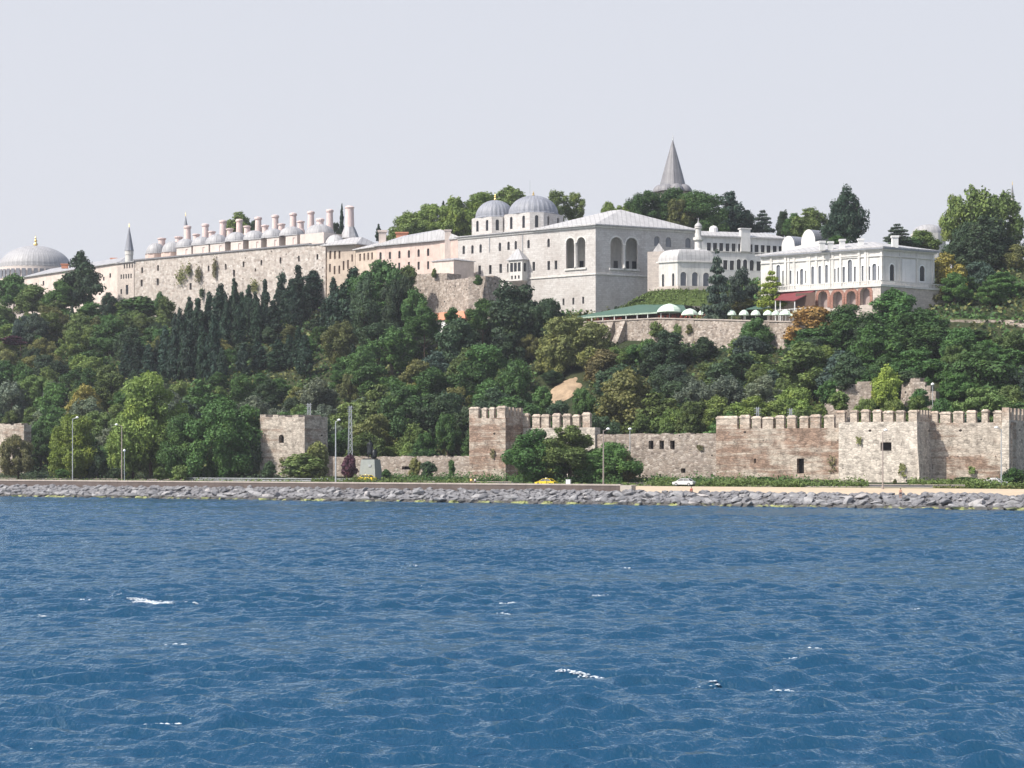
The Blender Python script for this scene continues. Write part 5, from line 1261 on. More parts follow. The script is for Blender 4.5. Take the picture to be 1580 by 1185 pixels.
# figures: one skinned surface each
def figure(pts, rad, edges, mat, name, parent=None, loc=(0, 0, 0), sub=2):
    me = bpy.data.meshes.new(name); me.from_pydata(pts, edges, []); o = bpy.data.objects.new(name, me); link(o)
    sk = o.modifiers.new('skin', 'SKIN'); lay = me.skin_vertices[0].data
    for v, r in zip(lay, rad): v.radius = r if isinstance(r, tuple) else (r, r)
    lay[0].use_root = True
    sb = o.modifiers.new('smooth', 'SUBSURF'); sb.levels = sub; sb.render_levels = sub
    me.materials.append(mat); o.location = loc
    dg = bpy.context.evaluated_depsgraph_get(); me2 = bpy.data.meshes.new_from_object(o.evaluated_get(dg)); o.modifiers.clear(); o.data = me2; bpy.data.meshes.remove(me)
    for p in me2.polygons: p.use_smooth = True
    if parent is not None: o.parent = parent
    return o
STAND = dict(pts=[(0, 0, .95), (0, 0, 1.15), (0, 0, 1.38), (0, 0, 1.5), (0, -.01, 1.6), (0, -.02, 1.70),
                  (-.1, 0, .9), (-.11, .01, .5), (-.12, .03, .09), (-.12, -.1, .05), (.1, 0, .9), (.12, -.02, .5), (.13, .02, .09), (.13, -.11, .05),
                  (-.2, 0, 1.4), (-.26, .03, 1.14), (-.25, -.06, .9), (-.25, -.09, .82), (.2, 0, 1.4), (.27, .02, 1.14), (.24, -.1, .93), (.23, -.13, .86)],
             rad=[(.16, .11), (.15, .1), (.17, .11), .055, .085, .09, .09, .062, .045, .04, .09, .062, .045, .04, .065, .045, .035, .03, .065, .045, .035, .03],
             edges=[(0, 1), (1, 2), (2, 3), (3, 4), (4, 5), (0, 6), (6, 7), (7, 8), (8, 9), (0, 10), (10, 11), (11, 12), (12, 13), (2, 14), (14, 15), (15, 16), (16, 17), (2, 18), (18, 19), (19, 20), (20, 21)])
SIT = dict(pts=[(0, 0, .12), (0, .02, .32), (0, .0, .56), (0, -.03, .68), (0, -.06, .77), (0, -.08, .86),
                (-.1, -.06, .12), (-.13, -.42, .38), (-.13, -.5, .02), (-.13, -.62, .0), (.1, -.06, .12), (.14, -.40, .36), (.15, -.5, .02), (.15, -.62, .0),
                (-.2, 0, .57), (-.27, -.12, .36), (-.17, -.34, .38), (-.12, -.42, .40), (.2, 0, .57), (.27, -.12, .36), (.19, -.34, .38), (.14, -.42, .4)], rad=STAND['rad'], edges=STAND['edges'])
# the bronze monument
p, z = gz(572, 27); zt = zat(709, p.y); u = p.y / FP
mo = thing('monument', 'dark bronze standing figure in a long coat on a tapered grey stone pedestal', 'monument', (p.x, p.y, z)); mb = MB()
rz = -.35
def sq(h, c=p): return [Vector((c.x + math.cos(rz) * a * h - math.sin(rz) * b * h, c.y + math.sin(rz) * a * h + math.cos(rz) * b * h)) for a, b in ((-1, -1), (1, -1), (1, 1), (-1, 1))]
mb.prism(sq(2.3), z, z + .5); mb.prism(sq(1.95), z + .5, zt, sq(1.55)); mb.build('pedestal', M['granite'], mo)
mb = MB(); mb.box((p.x - .1, p.y - 1.85, zt - 1.55), (.6, .14, .45), rz); mb.build('plaque', M['pole_grey'], mo)
mb = MB(); mb.prism(sq(1.25), zt + .002, zt + .22); mb.build('plinth', M['bronze'], mo)
f = figure(STAND['pts'], STAND['rad'], STAND['edges'], M['bronze'], 'figure', mo, (-.15, -.1, zt + .2 - z)); f.scale = (2.35,) * 3; f.rotation_euler = (0, 0, .3)
mb = MB(); mb.lathe((0, 0, 0), [(.30, .34), (.27, .6), (.22, .95), (.2, 1.2), (.215, 1.4), (.12, 1.47)], 14); ct = bpy.data.objects.new('coat', mb.mesh('coat', M['bronze'], None, True)); link(ct); ct.parent = mo; ct.location = (-.15, -.05, zt + .2 - z); ct.scale = (2.35, 1.7, 2.35)
mb = MB(); mb.lathe((0, 0, 0), [(.5, 0), (.62, .5), (.58, 1.3), (.35, 1.9), (.1, 2.0)], 9); ct = bpy.data.objects.new('draped_support', mb.mesh('draped_support', M['bronze'], None, True)); link(ct); ct.parent = mo; ct.location = (.75, .1, zt + .2 - z)
# cars
def car_proto(paint):
    mb = MB(); L, Wd = 4.4, 1.7
    low = [(-2.2, .45), (-2.15, .72), (-1.3, .92), (1.35, .95), (2.1, .88), (2.2, .5), (2.1, .28), (-2.1, .28)]
    def ext(mb, prof, w0, w1=None):
        w1 = w1 or [w0] * len(prof); n = len(prof); a = [(x, -w, z) for (x, z), w in zip(prof, w1)]; b = [(x, w, z) for (x, z), w in zip(prof, w1)]
        mb.faces(a + b, [list(range(n)), list(range(n, 2 * n))[::-1]] + [[(i + 1) % n, i, n + i, n + (i + 1) % n] for i in range(n)])
    ext(mb, low, .85); ext(mb, [(-.55, 1.40), (-.45, 1.45), (.85, 1.44), (1.0, 1.38)], .62)
    for x0, x1 in ((-1.25, -.55), (1.55, 1.0)):
        for y in (-1, 1): mb.tube((x0, y * .78, .92), (x1, y * .6, 1.40), .04, .04, 5)
    for y in (-1, 1): mb.tube((.15, y * .79, .93), (.12, y * .62, 1.4), .04, .04, 5)
    body = mb.mesh('car_body', paint)
    mb = MB(); v = [(-1.22, -.77, .93), (1.5, -.77, .95), (.98, -.6, 1.38), (-.53, -.6, 1.40), (-1.22, .77, .93), (1.5, .77, .95), (.98, .6, 1.38), (-.53, .6, 1.40)]
    mb.faces(v, [[0, 1, 2, 3], [7, 6, 5, 4], [4, 0, 3, 7], [1, 5, 6, 2], [3, 2, 6, 7]]); gl = mb.mesh('car_glass', M['glass_dark'])
    mb = MB(); mb.tube((0, -.1, 0), (0, .1, 0), .31, .31, 16); tyre = mb.mesh('tyre', M['rubber']); mb = MB(); mb.tube((0, -.11, 0), (0, .11, 0), .18, .18, 10); rim = mb.mesh('rim', M['pole_grey'])
    mb = MB(); mb.box((0, 0, -.07), (.06, .34, .14)); hl = mb.mesh('headlight', M['lamp_glass'])
    return body, gl, tyre, rim, hl
CARS = {c: car_proto(M[c]) for c in ('car_yellow', 'car_white')}
def car(px, t, col, label, flip=0, roof=False, py=None):
    p, z = gz(px, t); b, g, ty, ri, hl = CARS[col]; o = thing('parked_car', label, 'car', (p.x, p.y, z + .03), 'cars along the shore road', -.559 + (math.pi if flip else 0))
    part_at('body', b, o); part_at('window', g, o)
    for x in (-1.35, 1.35):
        for y in (-.76, .76): w_ = part_at('wheel', ty, o, (x, y, .31)); part_at('rim', ri, w_)
    for y in (-.6, .6): part_at('headlight', hl, o, (-2.2, y, .66))
    if roof: mb = MB(); mb.box((0, 0, 1.46), (.2, .5, .16)); part_at('roof_sign', mb.mesh('roof_sign', M['lamp_glass']), o)
car(843, 14.5, 'car_yellow', 'bright yellow taxi on the shore road below the rounded trees', 0, True)
car(565, 24, 'car_yellow', 'yellow taxi half hidden by low shrubs at the foot of the monument', 0, True)
car(1056, 17.6, 'car_white', 'white car parked by the verge below the three wall holes')
car(1534, 24.5, 'car_white', 'white car near the foot of the shaded corner tower', 1)
# people
SK = plain('skin', (.42, .22, .15), .6, .3, 0, .05)
def person(px, t, z, pose, label, cloth, rz=0, sc_=1.0):
    p = tline(px, t); o = thing('person', label, 'person', (p.x, p.y, z), None, rz)
    f = figure(pose['pts'], pose['rad'], pose['edges'], SK, 'body', o); f.scale = (sc_,) * 3
    base = pose['pts'][0]; top = pose['pts'][2]
    mb = MB()
    if cloth:
        mb.lathe((0, 0, 0), [(.19, base[2] + .05), (.2, base[2] + .3), (.22, top[2] - .03), (.12, top[2] + .06)], 12); c = bpy.data.objects.new('shirt', mb.mesh('shirt', cloth, None, True)); link(c); c.parent = o; c.scale = (1.15 * sc_, .8 * sc_, sc_)
    mb = MB(); mb.lathe((0, base[1], 0), [(.21, base[2] - .13), (.205, base[2] + .07), (.17, base[2] + .1)], 12); c = bpy.data.objects.new('trousers', mb.mesh('trousers', plain('navy_cloth', (.03, .035, .06)), None, True)); link(c); c.parent = o; c.scale = (sc_, .8 * sc_, sc_)
    h = pose['pts'][5]; mb = MB(); mb.lathe((h[0], h[1] + .02, h[2]), [(.11, -.02), (.115, .05), (.08, .11), (.02, .13)], 10); c = bpy.data.objects.new('hair', mb.mesh('hair', M['rubber'], None, True)); link(c); c.parent = o; c.scale = (sc_,) * 3
cl = {k: plain('cloth_' + k, v, .9, .1) for k, v in dict(yellow=(.85, .62, .22), orange=(.75, .30, .10), white=(.8, .8, .8), red=(.35, .06, .06), pink=(.7, .45, .42)).items()}
person(1389.5, 3.3, 1.75, STAND, 'bare chested person standing on the shore rocks below the broad tower', None, -.3, .95)
person(1067, 5.2, 2.45, SIT, 'person in dark red crouching at the top of the rocks right of the white cars', cl['red'], -.4)
person(727, 12.5, 3.0, STAND, 'person in a yellow top walking by the foot of the brick tower', cl['yellow'], -.4)
person(733, 12.7, 3.0, STAND, 'person in a pale top walking right behind the yellow clad one', cl['white'], .5)
person(571, 12, 2.95, SIT, 'person in orange sitting low before the monument pedestal', cl['orange'], 0)
person(907, 9.5, 2.7, SIT, 'person sitting on the promenade left of the lamp post by the rounded trees', cl['red'], .2)
person(912, 9.5, 2.7, SIT, 'pale clad person sitting at the right hand of the other promenade sitter', cl['pink'], -.2)
mb = MB(); p, z = gz(877, 6.2); mb.box((0, 0, 0), (.9, .35, .75)); mb.box((0, 0, .75), (1.0, .45, .06)); mb.box((0, -.19, .1), (.7, .03, .5))
o = mb.build('litter_bin', M['white_paint']); o.location = (p.x, p.y, 3.752); o.rotation_euler = (0, 0, -.55); tag(o, 'small white box standing on the parapet right of the taxi', 'box')
# ---------------------------------------------------------------- trees
m = NT('foliage')
oi = m.n('ObjectInfo'); ge = m.n('NewGeometry'); tc = m.n('TexCoord')
lf = m.ramp(ge.outputs['Random Per Island'], [(0, grey(.72)), (.5, grey(.98)), (1, grey(1.32))])
cl_ = m.ramp(m.noise(tc.outputs['Object'], 3.2, 3, .6), [(.3, (.72, .78, .80)), (.55, (1, 1, 1)), (.72, (1.32, 1.18, .82))])
c = m.mix(oi.outputs['Color'], lf, 1.0, 'MULTIPLY'); c = m.mix(c, cl_, 1.0, 'MULTIPLY')
m.set(m.b, 'Base Color', c); m.b.inputs['Roughness'].default_value = .65; m.b.inputs['Specular IOR Level'].default_value = .25
tr = m.n('BsdfTranslucent', {'Color': m.mix(c, (1.1, 1.25, .6), .5, 'MULTIPLY')}); mx = m.n('MixShader', {0: .15, 1: m.b.outputs[0], 2: tr.outputs[0]})
m.t.links.new(mx.outputs[0], m.out.inputs['Surface']); M['foliage'] = m.m

def leaf_quads(C, N, size, r, aspect=1.0, up=None):
    """one small bent-free leaf cluster face per centre"""
    n = len(C); N = N / np.linalg.norm(N, axis=1, keepdims=True)
    ref = r.normal(size=(n, 3)) if up is None else np.array([[0, 0, 1.0]]) + .25 * r.normal(size=(n, 3))
    U = np.cross(N, ref); U /= np.linalg.norm(U, axis=1, keepdims=True) + 1e-9; Vv = np.cross(N, U)
    s = size * r.uniform(.6, 1.4, (n, 1)); t = s * aspect
    k = [r.uniform(.55, 1.15, (n, 1)) for _ in range(4)]
    q = np.stack([C - U * s * k[0], C - Vv * t * k[1], C + U * s * k[2], C + Vv * t * k[3]], 1)
    return q.reshape(-1, 3)
def crown_mesh(name, lobes, per, leaf, seed, jit=.75, aspect=1.0, fill=.12, upright=None, squash=1.0):
    r = np.random.default_rng(seed); Cs = []; Ns = []
    for (x, y, z, rad) in lobes:
        n = max(12, int(per * (rad / .2) ** 2)); d = r.normal(size=(n, 3)); d /= np.linalg.norm(d, axis=1, keepdims=True)
        lump = 1 + .22 * np.sin(d @ r.normal(size=3) * 4 + r.uniform(0, 6)) + .12 * np.sin(d @ r.normal(size=3) * 9)
        rr = rad * lump * (r.uniform(.72, 1.06, n)); P_ = np.stack([x + d[:, 0] * rr, y + d[:, 1] * rr, z + d[:, 2] * rr * squash], 1)
        Cs.append(P_); Ns.append(d + jit * r.normal(size=(n, 3)) + np.array([0, 0, .25]))
        nf = int(n * fill); d2 = r.normal(size=(nf, 3)); Cs.append(np.array([x, y, z]) + d2 * rad * .3); Ns.append(r.normal(size=(nf, 3)))
    C = np.concatenate(Cs); N = np.concatenate(Ns); q = leaf_quads(C, N, leaf, r, aspect, upright)
    lo, hi = np.percentile(q[:, 2], .3), np.percentile(q[:, 2], 99.7); w = np.percentile(np.abs(q[:, :2]), 99.3)
    q[:, 2] = (q[:, 2] - lo) / (hi - lo); q[:, :2] *= .5 / w
    return np_mesh(name, q, np.arange(len(q)).reshape(-1, 4), M['foliage'])
def env_lobes(n, seed, prof, rad, shell=.62, zsq=1.0, minz=.05):
    """lobes spread through an envelope; prof(z) gives the half width at height z in 0..1"""
    r = random.Random(seed); out = []; tries = 0
    while len(out) < n and tries < 6000:
        tries += 1; z = r.uniform(minz, .97); w = prof(z)
        a = r.uniform(0, 6.283); w *= 1 + .22 * math.sin(2 * a + seed) + .16 * math.sin(3 * a + seed * 2.3 + 5 * z); q = w * math.sqrt(r.uniform(shell ** 2, 1)) if r.random() < .8 else w * r.random() * shell
        rd = rad * r.uniform(.6, 1.4) * (.55 + .45 * min(1, w / .45)); q = max(0, q - rd * .6)
        p = (q * math.cos(a), q * math.sin(a), z, rd)
        if all((p[0] - o[0]) ** 2 + (p[1] - o[1]) ** 2 + ((p[2] - o[2]) * zsq) ** 2 > (.52 * (p[3] + o[3])) ** 2 for o in out): out.append(p)
    return out
ell = lambda z: .5 * math.sqrt(max(.02, 1 - (2 * z - 1) ** 2))
dome_p = lambda z: .5 * math.sqrt(max(.03, 1 - max(0, z - .25) ** 2 / .5625)) * (1 if z > .25 else .72 + z)
umb = lambda z: .5 * math.sqrt(max(.03, 1 - (max(0, z - .12) / .88) ** 2)) * (1 if z > .1 else .85)
cone_p = lambda z: .5 * max(.04, (1 - z) ** .8) * (1 if z > .12 else .7 + 2 * z)
cyp = lambda z: .5 * (min(1, .55 + z * 2.2)) * max(.05, (1 - z ** 2.2)) ** .8
CROWN = {}
def add(kind, me): CROWN.setdefault(kind, []).append(me)
for sd in range(5): add('round', crown_mesh('crown_round', env_lobes(26, sd, dome_p, .17), 960, 0.025, 10 + sd, jit=0.6))
for sd in range(4): add('open', crown_mesh('crown_open', env_lobes(30, 30 + sd, ell, .135), 820, 0.0225, 40 + sd, fill=.05, jit=0.62))
for sd in range(3): add('dense', crown_mesh('crown_dense', env_lobes(34, 60 + sd, dome_p, .15), 1150, 0.0215, 60 + sd, jit=0.55))
for sd in range(2): add('large', crown_mesh('crown_large', env_lobes(64, 80 + sd, dome_p, .115), 2300, 0.0145, 80 + sd, fill=.08, jit=0.6))
for sd in range(2): add('umbrella', crown_mesh('crown_umbrella', env_lobes(50, 90 + sd, umb, .125, zsq=.6), 1500, 0.0175, 90 + sd, squash=.8, jit=0.58))
for sd in range(4): add('cypress', crown_mesh('crown_cypress', [(x, y, z * 4.2, r_ * 1.0) for x, y, z, r_ in env_lobes(48, 100 + sd, cyp, .22, .4, 4.2, .02)], 150, .05, 100 + sd, jit=.45, aspect=2.2, upright=True, squash=1.7))
for sd in range(2): add('cedar', crown_mesh('crown_cedar', [(x, y, (round(z * 7) + random.uniform(-.15, .15)) / 7, r_) for x, y, z, r_ in env_lobes(60, 120 + sd, cone_p, .14, .3)], 420, .026, 120 + sd, fill=.04, squash=.42))
for sd in range(2): add('conifer', crown_mesh('crown_conifer', env_lobes(60, 140 + sd, lambda z: .5 * max(.06, (1 - z ** 1.8)) ** .75 * min(1, .6 + 2 * z), .135, .4), 1100, 0.0185, 140 + sd, jit=0.55))
for sd in range(2): add('pine', crown_mesh('crown_pine', [(x, y, z, r_ * random.uniform(.8, 1.5)) for x, y, z, r_ in env_lobes(34, 160 + sd, lambda z: .5 * (1 - .75 * z) * (1 if z > .15 else .5), .14, .3)], 560, .024, 160 + sd, fill=.06, squash=.7, jit=.5))
for sd in range(3): add('shrub', crown_mesh('crown_shrub', env_lobes(22, 180 + sd, dome_p, .19), 300, .04, 180 + sd, jit=.45))
def trunk_mesh(seed):
    r = random.Random(seed); mb = MB(); pts = [(0, 0, 0), (r.uniform(-.02, .02), r.uniform(-.02, .02), .4), (r.uniform(-.03, .03), r.uniform(-.03, .03), .7), (0, 0, 1)]; rd = (.034, .025, .018, .006)
    for i in range(3): mb.tube(pts[i], pts[i + 1], rd[i], rd[i + 1], 7)
    for i in range(6):
        z = r.uniform(.4, .85); a = i * 1.05 + r.uniform(-.3, .3); l = r.uniform(.18, .34); mb.tube((0, 0, z), (l * math.cos(a), l * math.sin(a), min(1.02, z + r.uniform(.1, .24))), .012, .004, 5)
    return mb.mesh('trunk', M['bark'])
TRUNK = [trunk_mesh(i) for i in range(4)]
TREES = []
def tree(x, Y, W_, ztop, zbot, kind, tint, label=None, cat='tree', group=None, name=None, var=None):
    zg = terrain(x, Y) - .15; zbot = max(zbot, zg + .1)
    if ztop < zbot + 1: ztop = zbot + 1
    nm = name or {'cypress': 'cypress_tree', 'cedar': 'cedar_tree', 'conifer': 'conifer_tree', 'pine': 'pine_tree', 'shrub': 'shrub'}.get(kind, 'broadleaf_tree')
    o = thing(nm, label or '', cat, (x, Y, zg), group); h = ztop - zbot
    ms = CROWN[kind]; c = part_at('crown', ms[var if var is not None else random.randrange(len(ms))], o, (0, 0, zbot - zg), (W_ * random.uniform(.88, 1.12), W_ * random.uniform(.88, 1.12), h), random.uniform(0, 6.283)); c.rotation_euler.x = random.gauss(0, .07 if kind not in ('cypress', 'conifer', 'cedar') else .012)
    j = random.uniform(.75, 1.3); c.color = (tint[0] * j * random.uniform(.93, 1.07), tint[1] * j, tint[2] * j * random.uniform(.9, 1.1), 1)
    if kind != 'shrub':
        tw = min(W_, 6 if kind == 'cypress' else 14); part_at('trunk', random.choice(TRUNK), o, (0, 0, 0), (tw, tw, zbot - zg + h * .7), random.uniform(0, 6))
    TREES.append((o, label)); return o
T = dict(mid=(.105, .150, .042), dark=(.044, .075, .036), blue=(.052, .082, .060), olive=(.140, .148, .050), light=(.150, .205, .052), lime=(.20, .25, .045), brown=(.125, .115, .055), orange=(.25, .155, .05), cyp=(.027, .054, .034), grey=(.135, .165, .110), yellow=(.23, .205, .05), purple=(.08, .03, .045), deep=(.060, .122, .034))
T = {k: tuple(c * 1.14 for c in v) for k, v in T.items()}
TW = dict(mid='mid green', dark='dark green', blue='bluish dark green', olive='olive green', light='light green', lime='bright yellow green', brown='brownish green', orange='orange brown', cyp='near black', grey='greyish green', yellow='yellowish', purple='purple leaved', deep='deep green')
def tpx(px, ytop, ybot, w, kind, tint, label=None, t=None, Y=None, cat='tree', **kw):
    if t is not None: p = tline(px, t)
    else: p = Vector((kx(px) * Y, Y))
    return tree(p.x, p.y, w / FP * p.y, zat(ytop, p.y), zat(ybot, p.y), kind, T[tint], label, cat, **kw)
